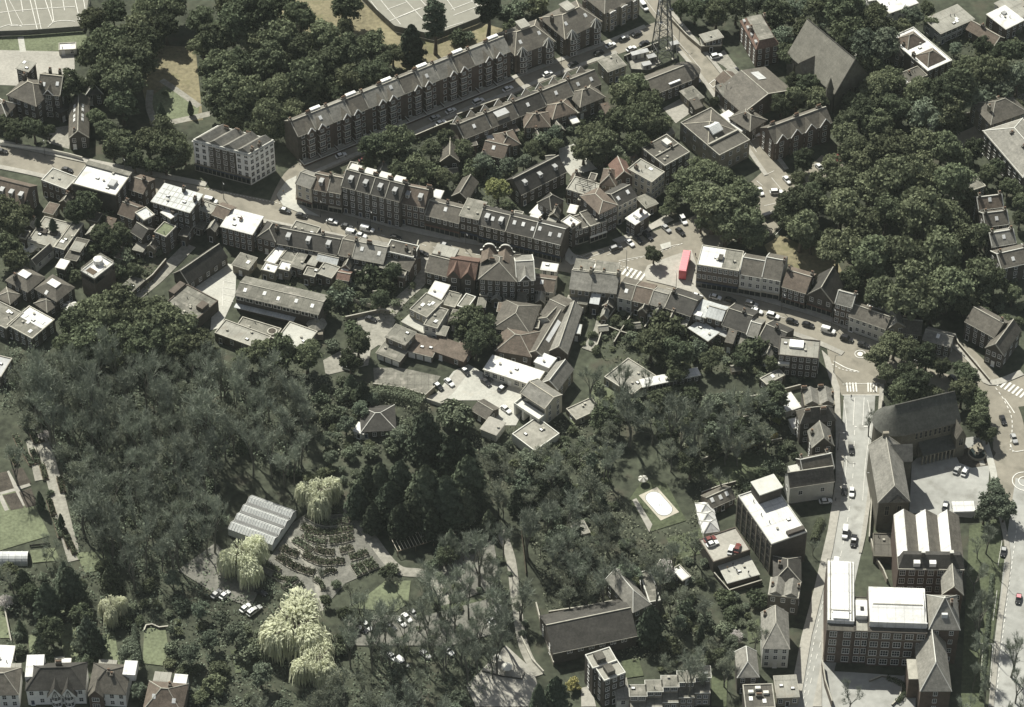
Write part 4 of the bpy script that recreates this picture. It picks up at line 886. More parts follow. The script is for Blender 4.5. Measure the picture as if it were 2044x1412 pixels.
# ---- the long gabled terrace
TA = Vector((594, 272)); TB = Vector((1019, 101)); NT = 12
for i in range(NT):
    a = TA.lerp(TB, i/NT); c = TA.lerp(TB, (i+1)/NT); side = .3 if i % 2 else .7
    def ter(r, W, D, h, rf, side=side, i=i):
        q = MB(); w2 = 1.35; x = W*side; hb = h+.3
        q.hexa([(x-w2, -1.1, -.2), (x+w2, -1.1, -.2), (x+w2, .1, -.2), (x-w2, .1, -.2)], [(x-w2, -1.1, hb), (x+w2, -1.1, hb), (x+w2, .1, hb), (x-w2, .1, hb)]); q.poly([(x-w2, -1.1, hb), (x+w2, -1.1, hb), (x, -1.1, hb+2)]) 
        ob('bay', q.mesh('bay', ['brick_red']), r)
        g = MB(); g.profile_y([(x-w2-.2, hb-.2), (x, hb+2.1), (x+w2+.2, hb-.2)], -1.3, D*.4, .12, 0); 
        for s in (-1, 1): g.tube((x+s*(w2+.15), -1.3, hb-.15), (x, -1.3, hb+2.1), .17, .17, 4, 1)
        ob('bay_roof', g.mesh('bay_roof', ['slate', 'white']), rf)
        for f in range(4):
            z = 1.9+f*3.05
            if z+.7 < hb+.5: window(r, x, -1.12, z, 1.9 if f < 3 else 1.1, 1.6 if f < 3 else 1.1); boxpart(r, 'sill_band', 'render', x-w2-.07, x+w2+.07, -1.2, 0, z+1.02, z+1.22) if f < 3 else None
            xx = W*(1-side)
            if f: window(r, xx, 0, z, 1., 1.5)
        door(r, W*(1-side), 0, .6); part(r, 'steps', 'coping', lambda m: [m.box(W*(1-side)-.7, W*(1-side)+.7, -2.4+k*.5, -.05, -.1, .15*(k+1)) for k in range(4)])
        part(r, 'front_wall', ['brick_red', 'render'], lambda m: (m.box(.1, W-.1, -3.5, -3.25, 0, .9, 0), m.box(.05, W-.05, -3.55, -3.2, .9, 1.05, 1), m.box(.02, .2, -3.25, 0, 0, 1.1, 0), m.box(0, .25, -3.25, 0, 1.1, 1.25, 1)))
    lab = 'dark end house of the gabled terrace next to the white corner building' if i == 0 else f'{ORD[i]} of the gabled terrace houses on the rising street'
    b(lab, a.x, a.y, c.x, c.y, 12, 9.5, 'gable', 'brick_red' if i else 'brick_dark', 'slate_pale' if i % 3 else 'slate', 3.3, row=1, nc=0, sides=0, ch=[(.02, .55, 1.3, 2 if i % 2 else 1)], sk=i % 2 and (i in (1, 5, 7)), cat='terraced house', name='terraced_house', grp='gabled terrace houses', extra=lambda r, W, D, h, rf, f=ter, i=i: (f(r, W, D, h, rf), i % 2 and boxpart(r, 'roof_box', 'white', W*.2, W*.75, D*.56, D*.7, h+2.3, h+4.1)))
# ---- row on the near side of that street
XA = Vector((925, 277)); XB = Vector((1200, 166)); 
xl = ['rear of low terrace house nearest the red brick garden walls', 'low terrace house with a pale box dormer facing the gardens', 'low terrace house with one rooflight above a hipped rear wing', 'low terrace house with white party wall and rooflight', 'low terrace house with two large white rooflights beside the pale flat roof']
for i in range(5):
    a = XA.lerp(XB, i/5); c = XA.lerp(XB, (i+1)/5)
    b(xl[i], a.x, a.y, c.x, c.y, 6.5, 9, 'gable', 'brick', ['slate', 'slate', 'slate_dark', 'slate', 'slate'][i], 3, row=1, nc=3, ch=[(.03, .5, 1.4)], sk=[1, 1, 1, 1, 2][i], fg=0, cat='terraced house', name='terraced_house', grp='low terrace backing on the gardens', extra=lambda r, W, D, h, rf, i=i: ([boxpart(rf, 'dormer', 'cream', W*.3, W*.7, 1, 4, h+.7, h+2.6), boxpart(rf, 'dormer_roof', 'lead', W*.28, W*.72, .8, 4, h+2.6, h+2.75)] if i == 1 else None, [part(r, 'street_gable', ['slate', 'white'], lambda m, xx=xx: (m.profile_y([(W*xx-1.7, h-.1), (W*xx, h+2.5), (W*xx+1.7, h-.1)], D*.55, D+.3, .14, 0), m.tube((W*xx-1.7, D+.3, h), (W*xx, D+.3, h+2.5), .14, .14, 4, 1), m.tube((W*xx+1.7, D+.3, h), (W*xx, D+.3, h+2.5), .14, .14, 4, 1))) for xx in (.25, .75)]))
b('hip-roofed rear wing with one flat-roofed half, left of three', 1047, 255, 1098, 253, 5.5, 8, 'hip', 'brick', 'tile_brown', 2.8, ch=[(.5, .5)], ridge='cream', nc=3)
b('hip-roofed rear wing with central chimney, middle of three', 1103, 238, 1150, 224, 5.5, 8, 'hip', 'brick', 'tile_brown', 2.8, ch=[(.55, .5)], ridge='cream', nc=3)
b('hip-roofed rear wing with pale flat annexe, nearest the tall round trees', 1158, 214, 1207, 194, 5.5, 9, 'hip', 'brick', 'slate', 3, ch=[(.5, .5)], ridge='cream', nc=3)
b('low annexe with pale flat roof attached to the hipped wing by the trees', 1152, 226, 1172, 220, 3.2, 5, 'flat', 'brick', 'felt_pale', nc=1)
b('small flat-roofed outhouse beside the hipped wings', 962, 255, 988, 246, 4, 6, 'flat', 'brick', 'felt_pale', nc=2)
b('small gabled cottage with red chimney above the leafy gardens', 1000, 297, 1038, 288, 5, 8, 'hip', 'brick', 'tile_brown', 2.5, ch=[(.4, .5)], nc=2)
b('narrow gabled cottage with pale sunlit roof edge among dark trees', 880, 322, 916, 322, 4.5, (948, 274), 'gablex', 'brick_dark', 'slate', 3, nc=2, ridge='cream', sk=0)
b('brick cottage with reddish roof strip and white rooflight among trees', 962, 306, 1006, 316, 5, 8, 'gable', 'brick_red', 'tile_brown', 2.4, sk=1, nc=2)
b('little slate-roofed coach house left of the yellow-green tree', 903, 391, 933, 399, 4, 10, 'gablex', 'brick_dark', 'slate', 2.4, nc=1)
# ---- detached villas at the top
for (lab, A_, B_, d_, ms) in (('slate-roofed double villa with two striped bay cones behind the terrace end', (1028, 111), (1107, 83), 14, 'brick'), ('double villa with pale dormers and two striped bay cones at the bend', (1128, 78), (1200, 43), 15, 'brick')):
    def villa(r, W, D, h, rf):
        for xx in (.17, .83):
            c = (W*xx, -.4); q = MB(); q.lathe([(1.9, -.2), (1.9, h)], 8, 0, c); ob('bay', q.mesh('bay', ['brick']), r)
            g = MB(); g.lathe([(2.2, h), (.02, h+3.2)], 8, 0, c); g.box(0, .01, 0, .01, h, h+.01)
            for k in range(8):
                t = 2*math.pi*k/8; g.tube((c[0]+2.2*math.cos(t), c[1]+2.2*math.sin(t), h+.05), (c[0], c[1], h+3.25), .16, .1, 4, 1)
            ob('bay_roof', g.mesh('bay_roof', ['slate', 'render']), r)
            for f in range(3):
                for t in (-.6, 0, .6): window(r, c[0]+1.85*math.sin(t), c[1]-1.85*math.cos(t), 1.7+f*2.8, .9, 1.5, 'w', t)
    b(lab, *A_, *B_, 8.5, d_, 'hip', ms, 'slate', 4.2, nc=4, ch=[(.05, .6, 2), (.5, .7, 2, 2), (.95, .6, 2)], sk=2, ridge='cream', ins=4.5, cat='villa', name='villa', extra=lambda r, W, D, h, rf, f=villa: (f(r, W, D, h, rf), boxpart(rf, 'dormer', 'cream', W*.4, W*.6, D*.5, D*.8, h+2, h+5), boxpart(rf, 'dormer_roof', 'felt_pale', W*.38, W*.62, D*.48, D*.82, h+5, h+5.2)))
b('stone-fronted villa with tall bay windows at the top of the street', 1207, 27, 1277, -8, 9, 13, 'hip', 'stone', 'slate', 4, nc=5, nf=3, fg=(3, 2.4, .3, 1.1, 'stone'), cat='villa', name='villa')
b('flat pale-grey roofed block at the end of the low terrace', 1214, 143, 1249, 130, 6.2, (1196, 120), 'slab', 'stone', 'felt', nc=3)
b('long hall with rounded end and white eaves bar near the mast', 1305, 188, 1384, 157, 5.5, 10, 'gable', 'brick_dark', 'slate', 2.8, nc=6, cat='hall', name='hall', extra=lambda r, W, D, h, rf: (boxpart(rf, 'eaves_rooflight', 'rooflight', W*.42, W*.7, .6, 1.4, h+.55, h+1.0), part(r, 'apse', ['brick_dark', 'slate'], lambda m: (m.lathe([(D/2, -.2), (D/2, h)], 12, 0, (W, D/2), -math.pi/2, math.pi/2), m.lathe([(D/2+.3, h-.05), (.02, h+2.8)], 12, 1, (W+.03, D/2), -math.pi/2, math.pi/2)))))
b('small brown-roofed outbuilding on the pale yard by the hall', 1380, 204, 1404, 194, 4, 7, 'slab', 'stone', 'felt', nc=1, cat='outbuilding', name='outbuilding')
b('small flat-roofed house beside the diagonal road', 1408, 84, 1443, 74, 5, (1400, 69), 'slab', 'brick', 'felt_pale', nc=3)
b('annexe with a grey-green flat roof below the small flat-roofed house', 1400, 92, 1440, 90, 3.2, 5, 'flat', 'brick_dark', 'felt', nc=1)
b('redbrick mansard block of flats with white dormers', 1510, 99, 1555, 90, 8.5, (1492, 40), 'mans', 'brick_red', 'tile_red', 2.6, deck='felt', nc=3, ch=[(.1, .5, 1.5), (.9, .8, 1.5)], cat='block of flats', name='block_of_flats', extra=lambda r, W, D, h, rf: [ob('dormer', dorm_mesh(1.3, 1.3, 1.6, 'f'), rf, (.3, D*t, h+.4), -math.pi/2) for t in (.15, .4, .65, .88)])
b('big brown-roofed hall with a white glazed roof panel', 1483, 226, 1580, 180, 5.5, (1548, 124), 'gablex', 'brick', 'slate', 3.6, cat='hall', name='hall', nc=4, extra=lambda r, W, D, h, rf: part(rf, 'glazed_panel', ['rooflight', 'white'], lambda m: [m.hexa([(W*.62, D*.55, h+3.6*.76), (W*.78, D*.55, h+3.6*.44), (W*.78, D*.85, h+3.6*.44), (W*.62, D*.85, h+3.6*.76)], [(W*.62, D*.55, h+3.6*.76+.3), (W*.78, D*.55, h+3.6*.44+.3), (W*.78, D*.85, h+3.6*.44+.3), (W*.62, D*.85, h+3.6*.76+.3)], 0)]+[m.tube((W*.62, D*(.55+.05*k), h+3.6*.76+.33), (W*.78, D*(.55+.05*k), h+3.6*.44+.33), .06, .06, 4, 1) for k in range(7)]))
b('lean-to hall with dark roof between the big hall and the diagonal road', 1455, 182, 1487, 168, 4.5, (1492, 130), 'gablex', 'brick', 'tile_brown', 2.2, nc=2, cat='hall', name='hall')
b('small hipped house with chimneys beside the shaded road', 1497, 262, 1530, 240, 5, 10, 'hip', 'brick_dark', 'slate', 2.6, ch=[(.3, .5), (.7, .5)], nc=2)
def lantern(r, W, D, h, rf):
    ob('inner_roof', hip_mesh(W-1.4, D*.62, h-.4, 2.6, 6, 6, 0).mesh('inner_roof', ['slate', 'cream']), rf, (.7, D*.33, 0))
    part(rf, 'roof_lantern', ['glass_roof', 'white'], lambda m: (m.box(W*.32, W*.62, D*.42, D*.62, h+.2, h+1.3, 1), m.profile_x([(D*.4, h+1.3), (D*.52, h+2.7), (D*.64, h+1.3)], W*.3, W*.64, .1, 0), [m.tube((W*(.31+.04*k), D*.4, h+1.36), (W*(.31+.04*k), D*.52, h+2.76), .07, .07, 4, 1) for k in range(9)]))
    boxpart(r, 'roof_wall', 'coping', .2, W-.2, D*.28, D*.31, h-.3, h+.5)
b('cream-fronted institute with parapets and a glazed roof lantern', 1436, 310, 1497, 279, 8.5, (1357, 245), 'flat', 'stone', 'felt_dark', nc=4, nf=2, sides=4, par='coping', cat='institute', name='public_building', extra=lantern)
b('white canopy-roofed annexe between the institute and the diagonal road', 1480, 262, 1497, 252, 3.6, (1452, 222), 'slab', 'render', 'roof_white', nc=1, cat='annexe', name='annexe')
b('dark flat-roofed house with white parapets below the institute', 1327, 331, 1377, 303, 9.5, (1286, 292), 'flat', 'brick_dark', 'felt_dark', nc=4, par='coping', ch=[(.3, .9, 1), (.7, .5, 1)], extra=lambda r, W, D, h, rf: (boxpart(r, 'cross_wall', 'coping', W*.05, W*.95, D*.45, D*.48, h-.3, h+.2), boxpart(r, 'roof_hut', 'render', W*.6, W*.8, D*.55, D*.8, h-.3, h+1.2)))
b('cream house with a broad white flat roof by the green trees', 1301, 364, 1327, 343, 9.5, (1257, 333), 'flat', 'cream', 'felt_pale', nc=4, sides=4, par='coping', ch=[(.3, .8, 1.2)], sk=1)
b('small red-tiled gabled house wedged behind the cream house', 1228, 358, 1262, 352, 7.5, 8, 'gablex', 'brick_red', 'tile_red', 3, nc=2)
b('house with reddish roof slopes between pale parapets', 1198, 368, 1228, 372, 7, 8, 'hip', 'brick', 'tile_brown', 2.6, nc=2, ch=[(.5, .5)])
b('dark slate house with three light dormers beside the pale yard', 1040, 388, 1130, 342, 6, 9, 'gable', 'brick_dark', 'slate_dark', 4, dm=3, nc=6, ridge='coping')
# ---- top right: church and villas
def church(r, W, D, h, rf):
    part(r, 'transept', ['stone_dark', 'slate'], lambda m: (m.box(-3.5, .2, D*.5, D*.68, 0, h+1), m.profile_x([(D*.48, h+.8), (D*.59, h+5), (D*.70, h+.8)], -3.7, W*.3, .15, 1), m.poly([(-3.51, D*.5, h+1), (-3.51, D*.68, h+1), (-3.51, D*.59, h+4.8)])))
    part(r, 'corner_turret', ['stone_dark', 'slate'], lambda m: (m.lathe([(1.3, 0), (1.3, h+2), (1.5, h+2.1), (.03, h+7.5)], 8, 0, (-1.6, 1.2)),))
    for k in range(5): part(r, 'buttress', 'stone_dark', lambda m: m.hexa([(-1.4, D*(.12+.18*k), 0), (0, D*(.12+.18*k), 0), (0, D*(.12+.18*k)+.8, 0), (-1.4, D*(.12+.18*k)+.8, 0)], [(-.4, D*(.12+.18*k), h-2), (0, D*(.12+.18*k), h-2), (0, D*(.12+.18*k)+.8, h-2), (-.4, D*(.12+.18*k)+.8, h-2)]))
    for xx, hh in ((.25, 5), (.42, 6.5), (.58, 6.5), (.75, 5)): window(r, W*xx, 0, h*.55, 1.1, hh, 's')
    part(rf, 'gable_cross', 'coping', lambda m: (m.box(W/2-.1, W/2+.1, -.1, .1, h+13, h+14.6), m.box(W/2-.5, W/2+.5, -.1, .1, h+13.8, h+14)))
b('gothic church with a huge steep slate roof among trees', 1667, 187, 1737, 154, 10, (1593, 97), 'gablex', 'stone_dark', 'church_slate', 12, nc=0, sides=0, cat='church', name='church', ridge='slate_dark', extra=church)
b('gabled almshouse-style pair with four front gables below the church', 1545, 285, 1660, 243, 8.5, 9, 'gable', 'brick_red', 'slate', 3.4, nc=8, fg=(4, 4.2, 3, .5, 'brick_red'), ch=[(.1, .6, 1.6, 2), (.5, .55, 1.6, 2), (.9, .6, 1.6, 2)], cat='house')
def pyr2(r, W, D, h, rf):
    for y0, y1 in ((.08, .42), (.6, .92)): ob('pyramid_roof', hip_mesh(W*.74, D*(y1-y0), h-.1, 2.8, W*.3, W*.3, 0).mesh('pyramid_roof', ['tile_brown', 'coping']), rf, (W*.13, D*y0, 0))
b('villa with twin pyramid roofs set on white flat roofing', 1852, 142, 1901, 120, 8, (1795, 66), 'flat', 'brick', 'roof_white', par='render', nc=4, sides=4, ch=[(.05, .8, 2), (.05, .4, 2)], cat='villa', name='villa', extra=pyr2)
b('hipped wing with a white rooflight left of the twin pyramid roofs', 1766, 100, 1800, 112, 6, 8, 'hip', 'brick_dark', 'slate', 2.4, nc=2, ch=[(.8, .5, 1.5)])
b('long dark flat-roofed terrace with white roof boxes amid right-hand trees', 1793, 174, 1852, 150, 6.5, (1778, 153), 'flat', 'brick_dark', 'felt_dark', par='coping', nc=7, ch=[(.3, .6, .6), (.6, .7, .6)], sk=2)
b('modern glass-sided house with pale flat roof near the top right', 1878, 67, 1944, 38, 5.5, (1846, 38), 'slab', 'lead', 'felt_pale', nc=6, wz=(2., 1.8), sk=2)
b('top edge house with broad white flat roofs', 1776, 26, 1832, 6, 5, 12, 'slab', 'render', 'roof_white', nc=4)
b('white-roofed house whose roof starts off the top edge', 1735, 2, 1790, -8, 5, 9, 'slab', 'render', 'roof_white', nc=4)
b('bright white flat-roofed house at the upper right', 2008, 58, 2044, 40, 5.5, (1970, 29), 'slab', 'brick', 'roof_white', nc=3, extra=lambda r, W, D, h, rf: boxpart(rf, 'roof_hatch', 'lead', W*.5, W*.7, D*.6, D*.75, h, h+.6))
b('brown-roofed gabled house in front of the bright white flat roof', 1985, 90, 2004, 76, 4, (1942, 48), 'gablex', 'brick', 'tile_brown', 2.2, nc=1, ch=[(.5, .6, 1.3)])
b('pale-roofed house at the far right corner top', 2030, 40, 2070, 20, 5, 12, 'slab', 'render', 'felt_pale', nc=2)
b('long house front with sash windows and white parapet on the right edge', 1963, 262, 2042, 354, 9.5, 16, 'hip', 'brick_dark', 'slate_pale', 4, nc=8, nf=3, ridge='render', ch=[(.3, .4, 1.5), (.6, .4, 1.5)], band=[(9.2, .5, 'render')])
b('slate-hipped house above the long parapet front on the right edge', 1978, 249, 2050, 224, 8, 13, 'hip', 'stone', 'slate', 3.6, nc=4, ch=[(.15, .4, 2), (.5, .6)], ridge='coping')
b('low flat-roofed block with white strips below the right-hand trees', 1915, 389, 1968, 371, 5, (1905, 362), 'flat', 'brick_dark', 'felt', par='coping', nc=4, sk=2)
for i, (A_, B_, c_, rm, lab) in enumerate((((1953, 418), (2003, 412), (1990, 388), 'tile_brown', 'terrace house with a white roof patch round its dark chimney, right edge'), ((1966, 452), (2014, 446), (2000, 418), 'slate', 'terrace house with pale parapets third down the right-hand row'), ((1980, 492), (2028, 484), (2015, 455), 'slate_pale', 'terrace house with sunlit pale slope on the right-hand row'), ((1998, 536), (2060, 522), (2030, 490), 'slate', 'lowest dark terrace house of the right-hand row above the lane'))):
    b(lab, *A_, *B_, 8, c_, 'gable', 'brick_dark', rm, 2.6, nc=3, ch=[(.1, .5, 1.6), (.9, .5, 1.4)], sk=1, ridge='render', grp='right edge terrace', cat='terraced house', name='terraced_house')
# ---- left: south side of the high street
b('brown-tiled house with four white dormers on the left edge', -30, 392, 46, 411, 8, 11, 'gable', 'brick', 'tile_brown', 4, dm=4, nc=5, ridge='brick_dark')
b('flat-roofed shop with white parapet next to the brown dormer house', 82, 359, 132, 378, 7.5, (146, 350), 'flat', 'brick', 'felt_pale', par='render', nc=4)
b('tall dark block with wide bright flat roof beside the road', 144, 366, 231, 390, 11, (260, 344), 'flat', 'brick_dark', 'roof_white', par='coping', nc=0, sides=3, cat='block', name='commercial_building', extra=lambda r, W, D, h, rf: (boxpart(rf, 'roof_plant', 'lead', W*.72, W*.86, D*.25, D*.5, h-.3, h+.9), boxpart(r, 'rear_deck', 'felt', -.1, W+.1, D*.82, D+.05, h-.1, h+.25)))
b('low brown-roofed cottage between the tall dark block and the ribbed roof', 258, 377, 286, 386, 7.5, 8, 'gable', 'brick', 'tile_brown', 2, nc=2, ch=[(.7, .5)])
b('brown-tiled house with round-headed side bays below the tall block', 236, 426, 266, 437, 8, (280, 410), 'gable', 'brick', 'tile_brown', 2.4, nc=2, ch=[(.2, .6)], ridge='coping')
def sheets(r, W, D, h, rf):
    part(rf, 'roof_seam', 'coping', lambda m: [m.box(W*k/8-.06, W*k/8+.06, .3, D-.3, h+.02, h+.12) for k in range(1, 8)]+[m.box(.3, W-.3, D*k/4-.06, D*k/4+.06, h+.02, h+.13) for k in range(1, 4)])
b('four-storey block with pale panelled roof on the high street', 303, 402, 378, 424, 12.5, (388, 384), 'slab', 'brick_dark', 'sheeting', nc=6, ch=[(.55, .9, 2.2), (.95, .6, 2)], extra=sheets, cat='block', name='commercial_building')
b('rear wing with small square white roof left of the panelled roof', 269, 424, 287, 440, 10, (300, 420), 'flat', 'brick_dark', 'sheeting', par='coping', nc=2)
b('rear wing with white top in front of the panelled roof', 322, 424, 341, 436, 10.5, (350, 418), 'slab', 'brick_dark', 'roof_white', nc=2, extra=lambda r, W, D, h, rf: boxpart(rf, 'roof_hut', 'brick_dark', W*.6, W*.9, D*.4, D*.9, h, h+1.2))
b('rear wing with a planted roof terrace in front of the panelled roof', 307, 463, 331, 473, 8.5, (343, 448), 'flat', 'brick_dark', 'lawn_pale', par='coping', nc=2)
b('lower rear wing with sloping dark roof beside the planted terrace', 262, 462, 284, 476, 7, (298, 452), 'gable', 'brick_dark', 'slate_dark', 2, nc=2)
b('shop with small pale flat roof right of the panelled roof', 394, 417, 421, 427, 8, (430, 408), 'flat', 'brick', 'felt_pale', par='coping', nc=2, ch=[(.1, .5)])
b('narrow house with reddish-brown roof left of the bright white roof', 424, 428, 450, 438, 8, (464, 412), 'gable', 'brick', 'tile_brown', 1.6, nc=2)
b('office block with glaring white flat roof and two rows of windows', 441, 452, 503, 468, 8.5, (522, 432), 'slab', 'brick', 'roof_white', nc=5, nf=3, ch=[(.45, .55, .8)], cat='office', name='commercial_building', dr=0)
# left cluster
def terrace_deck(r, W, D, h, rf):
    for x, y in ((.35, .45), (.7, .5)): part(r, 'planter', 'brick_dark', lambda m: m.box(W*x-1.2, W*x+1.2, D*y-1, D*y+1, h-.3, h+.5))
b('low building with a broad pale roof terrace and two planters', 54, 480, 106, 494, 4, (122, 440), 'flat', 'render', 'felt_pale', par='coping', nc=3, extra=terrace_deck)
b('grey flat-roofed house alongside the pale roof terrace', 107, 493, 128, 499, 4.8, (176, 448), 'flat', 'brick_dark', 'felt', par='coping', nc=2, sk=2)
b('narrow gabled outbuilding with pale end wall below the roof terrace', 58, 522, 70, 528, 4, (98, 492), 'gablex', 'render', 'slate', 1.5, nc=1, cat='outbuilding', name='outbuilding')
b('dark flat-roofed annexe stepping down from the grey flat-roofed house', 130, 515, 152, 520, 4, (168, 478), 'slab', 'brick_dark', 'felt_dark', nc=1)
def towerhouse(r, W, D, h, rf):
    part(r, 'window_band', 'glass', lambda m: (m.box(.3, W-.3, -.04, .02, h-2.9, h-1.2), m.box(W-.02, W+.04, .3, D-.3, h-2.9, h-1.2)))
    part(r, 'terrace_rail', 'coping', lambda m: [m.tube(p, q, .05, .05, 4) for z in (h+.5, h+1.) for p, q in (((.1, .1, z), (W-.1, .1, z)), ((W-.1, .1, z), (W-.1, D-.1, z)), ((W-.1, D-.1, z), (.1, D-.1, z)), ((.1, D-.1, z), (.1, .1, z)))]+[m.tube((x, y, h-.2), (x, y, h+1), .05, .05, 4) for x in (.1, W/2, W-.1) for y in (.1, D/2, D-.1)])
    part(rf, 'stair_drum', 'roof_white', lambda m: (m.lathe([(1.6, h-.4), (1.6, h+1.6), (.01, h+1.7)], 16, 0, (W*.3, D*.68)),))
    part(rf, 'roof_decking', 'timber', lambda m: [m.box(W*.2, W*.75, D*.12+k*.3, D*.12+k*.3+.22, h-.3, h-.1) for k in range(7)])
b('tall square brick house with white roof terrace and glazed top floor', 161, 540, 188, 556, 10.5, (226, 524), 'flat', 'brick', 'roof_white', par='render', nc=0, sides=0, extra=towerhouse)
b('square house with white-capped pyramid roof, left of a pair', 12, 560, 55, 583, 5.2, (89, 554), 'mans', 'brick_dark', 'slate', 2.2, ins=3., deck='roof_white', nc=3, ch=[(.35, .15, 1.6)])
b('square house with white-capped pyramid roof, right of a pair', 70, 577, 113, 602, 5.2, (148, 574), 'mans', 'brick_dark', 'slate', 2.2, ins=3., deck='roof_white', nc=3, sk=1)
b('small pyramid-roofed garage in front of the left pyramid house', -8, 593, 20, 607, 3.2, (40, 588), 'pyr', 'brick_dark', 'slate', 1.8, nc=1, cat='garage', name='garage')
b('small pyramid-roofed garage in front of the right pyramid house', 69, 606, 94, 623, 3.2, (110, 602), 'pyr', 'brick_dark', 'slate', 1.8, nc=1, cat='garage', name='garage')
b('house with half white, half grey flat roof above the big dark tree', 13, 648, 64, 676, 5.5, (110, 638), 'flat', 'brick_dark', 'felt', par='coping', nc=4, sk=4, extra=lambda r, W, D, h, rf: boxpart(rf, 'white_felt', 'roof_white', W*.02+.3, W*.98-.3, D*.5, D-.3, h-.33, h-.28))
b('grey flat-roofed house cut by the left edge', -45, 628, 12, 656, 5.5, (38, 620), 'flat', 'brick_dark', 'felt', par='coping', nc=3, sk=3)
b('half-visible slate house low on the left edge', -40, 742, 2, 752, 5, 9, 'flat', 'brick_dark', 'lead', nc=2)
b('dark steep-roofed barn beside the pale car park', 347, 546, 376, 566, 4, (420, 490), 'gablex', 'brick_dark', 'slate_dark', 3.6, nc=1, cat='barn', name='barn', ridge='coping')
b('low flat-roofed shed by the curving back lane', 243, 572, 263, 582, 3, (290, 562), 'slab', 'brick', 'felt', nc=1, cat='shed', name='shed')
b('L-shaped workshop with speckled brown flat roof behind the big tree', 322, 612, 384, 645, 5, (421, 592), 'flat', 'brick_dark', 'felt', par='brick', nc=0, sides=0, cat='workshop', name='workshop', extra=lambda r, W, D, h, rf: (boxpart(rf, 'roof_hut', 'brick', W*.75, W*.95, D*.45, D*.7, h-.3, h+1.3), boxpart(r, 'side_wing', 'brick', -2.5, -.05, D*.5, D*.95, 0, h+.6)))
b('small grey-roofed garage at the head of the pale car park', 464, 528, 495, 538, 4, (508, 514), 'slab', 'stone', 'felt', nc=1, cat='garage', name='garage', sk=1)
def longhouse(r, W, D, h, rf):
    part(r, 'window_strip', ['white', 'glass'], lambda m: [(m.box(W*k/9+.3, W*(k+1)/9-.3, -.1, .03, h-2.2, h-.5, 0), m.box(W*k/9+.5, W*(k+.5)/9-.1, -.13, .02, h-2., h-.7, 1), m.box(W*(k+.5)/9+.1, W*(k+1)/9-.5, -.13, .02, h-2., h-.7, 1)) for k in range(9)])
    boxpart(r, 'lower_canopy', 'sheeting', 0, W*.72, -2.2, -.05, h-4.2, h-4)
b('long building with shallow grey roof and a strip of white windows', 470, 588, 636, 627, 7.5, (660, 592), 'gable', 'brick_dark', 'felt', 1.3, nc=0, sides=0, sk=5, cat='workshop', name='workshop', extra=longhouse)
b('flat pale-roofed hall in front of the long windowed building', 428, 664, 520, 698, 4, (458, 640), 'flat', 'brick', 'felt_pale', par='coping', nc=4, cat='hall', name='hall')
b('pale flat-roofed wing beside the octagonal kiosk', 548, 680, 604, 700, 4, (617, 655), 'flat', 'brick', 'paving_pale', par='coping', nc=3)
b('paved roof terrace wing with a small round pool of plants', 470, 652, 548, 676, 3, (560, 655), 'flat', 'brick', 'felt', par='coping', nc=3, extra=lambda r, W, D, h, rf: part(rf, 'round_planter', ['coping', 'soil'], lambda m: (m.lathe([(1.7, h-.3), (1.7, h+.3), (1.3, h+.3), (1.3, h)], 18, 0, (W*.85, D*.5)), m.lathe([(1.3, h+.1), (.01, h+.1)], 18, 1, (W*.85, D*.5)))))
# octagonal kiosk
p = G(633, 660, 0); e = empty('kiosk', (p.x, p.y, 0), 0, 'octagonal kiosk with a faceted grey roof and round dome', 'kiosk')
part(e, 'wall', 'stone', lambda m: (m.lathe([(2.4, 0), (2.4, 3)], 8),)); part(e, 'roof', 'felt', lambda m: (m.lathe([(3.5, 3), (3.5, 3.15), (1., 4.6), (.8, 5.2), (.3, 5.5), (.01, 5.55)], 8),)); part(e, 'base', 'stone', lambda m: m.box(-2.2, 2.2, -4.6, -2.2, 0, 2.6))
# ---- high street, far side
b('pale-fronted corner shop at the mouth of the terrace street', 590, 365, 621, 376, 10, (640, 350), 'gable', 'cream', 'slate_pale', 2, nc=2, shop=1, row=1)
b('gabled shop with dormer second from the street corner', 621, 376, 654, 383, 9.5, 9, 'gable', 'brick', 'tile_brown', 3, nc=2, shop=1, row=1, dm=1, ch=[(.95, .5, 1.6)])
b('narrow shop with pale parapet walls beside the tall brick row', 654, 381, 681, 386, 10, 9, 'gable', 'brick', 'slate', 3, nc=2, shop=1, row=1, ridge='cream', ch=[(.95, .6, 2.)])
for i in range(4):
    a = Vector((681, 371)).lerp(Vector((798, 402)), i/4); c = Vector((681, 371)).lerp(Vector((798, 402)), (i+1)/4)
    b(['leftmost of four tall brick houses, white roof boxes above', 'second of four tall brick houses with a white dormer', 'third of four tall brick houses with pale ground floor', 'rightmost of four tall brick houses next to the brown roof'][i], a.x, a.y, c.x, c.y, 12.5, 9.5, 'gable', 'brick_dark', 'slate_dark', 3.4, row=1, nc=2, nf=4, dm=1, wz=(1.2, 1.9), ch=[(.95, .6, 1.8, 2)], cat='terraced house', name='terraced_house', grp='tall brick row on the high street', band=[(12.0, .25, 'stone')] if i else None, extra=lambda r, W, D, h, rf: (boxpart(rf, 'roof_box', 'render', W*.15, W*.85, D*.55, D*.85, h+1.5, h+3.9)))
b('brown-roofed house with two dormers and long windows on the high street', 798, 404, 848, 414, 10, 10, 'gable', 'brick', 'tile_brown', 3.6, row=1, nc=4, nf=3, dm=2, wz=(1.2, 1.9), ch=[(.98, .6, 1.8, 2)])
b('low plain house with slate roof between brown roof and pale box roof', 848, 428, 917, 445, 7.5, 9, 'gable', 'brick_dark', 'slate', 2.6, row=1, nc=6, ch=[(.5, .6, 1.6)], shop=1, sk=1)
b('tall house with pale flat box roof in the high street row', 918, 430, 954, 438, 10.5, 9, 'slab', 'brick_dark', 'felt', row=1, nc=3, shop=1)
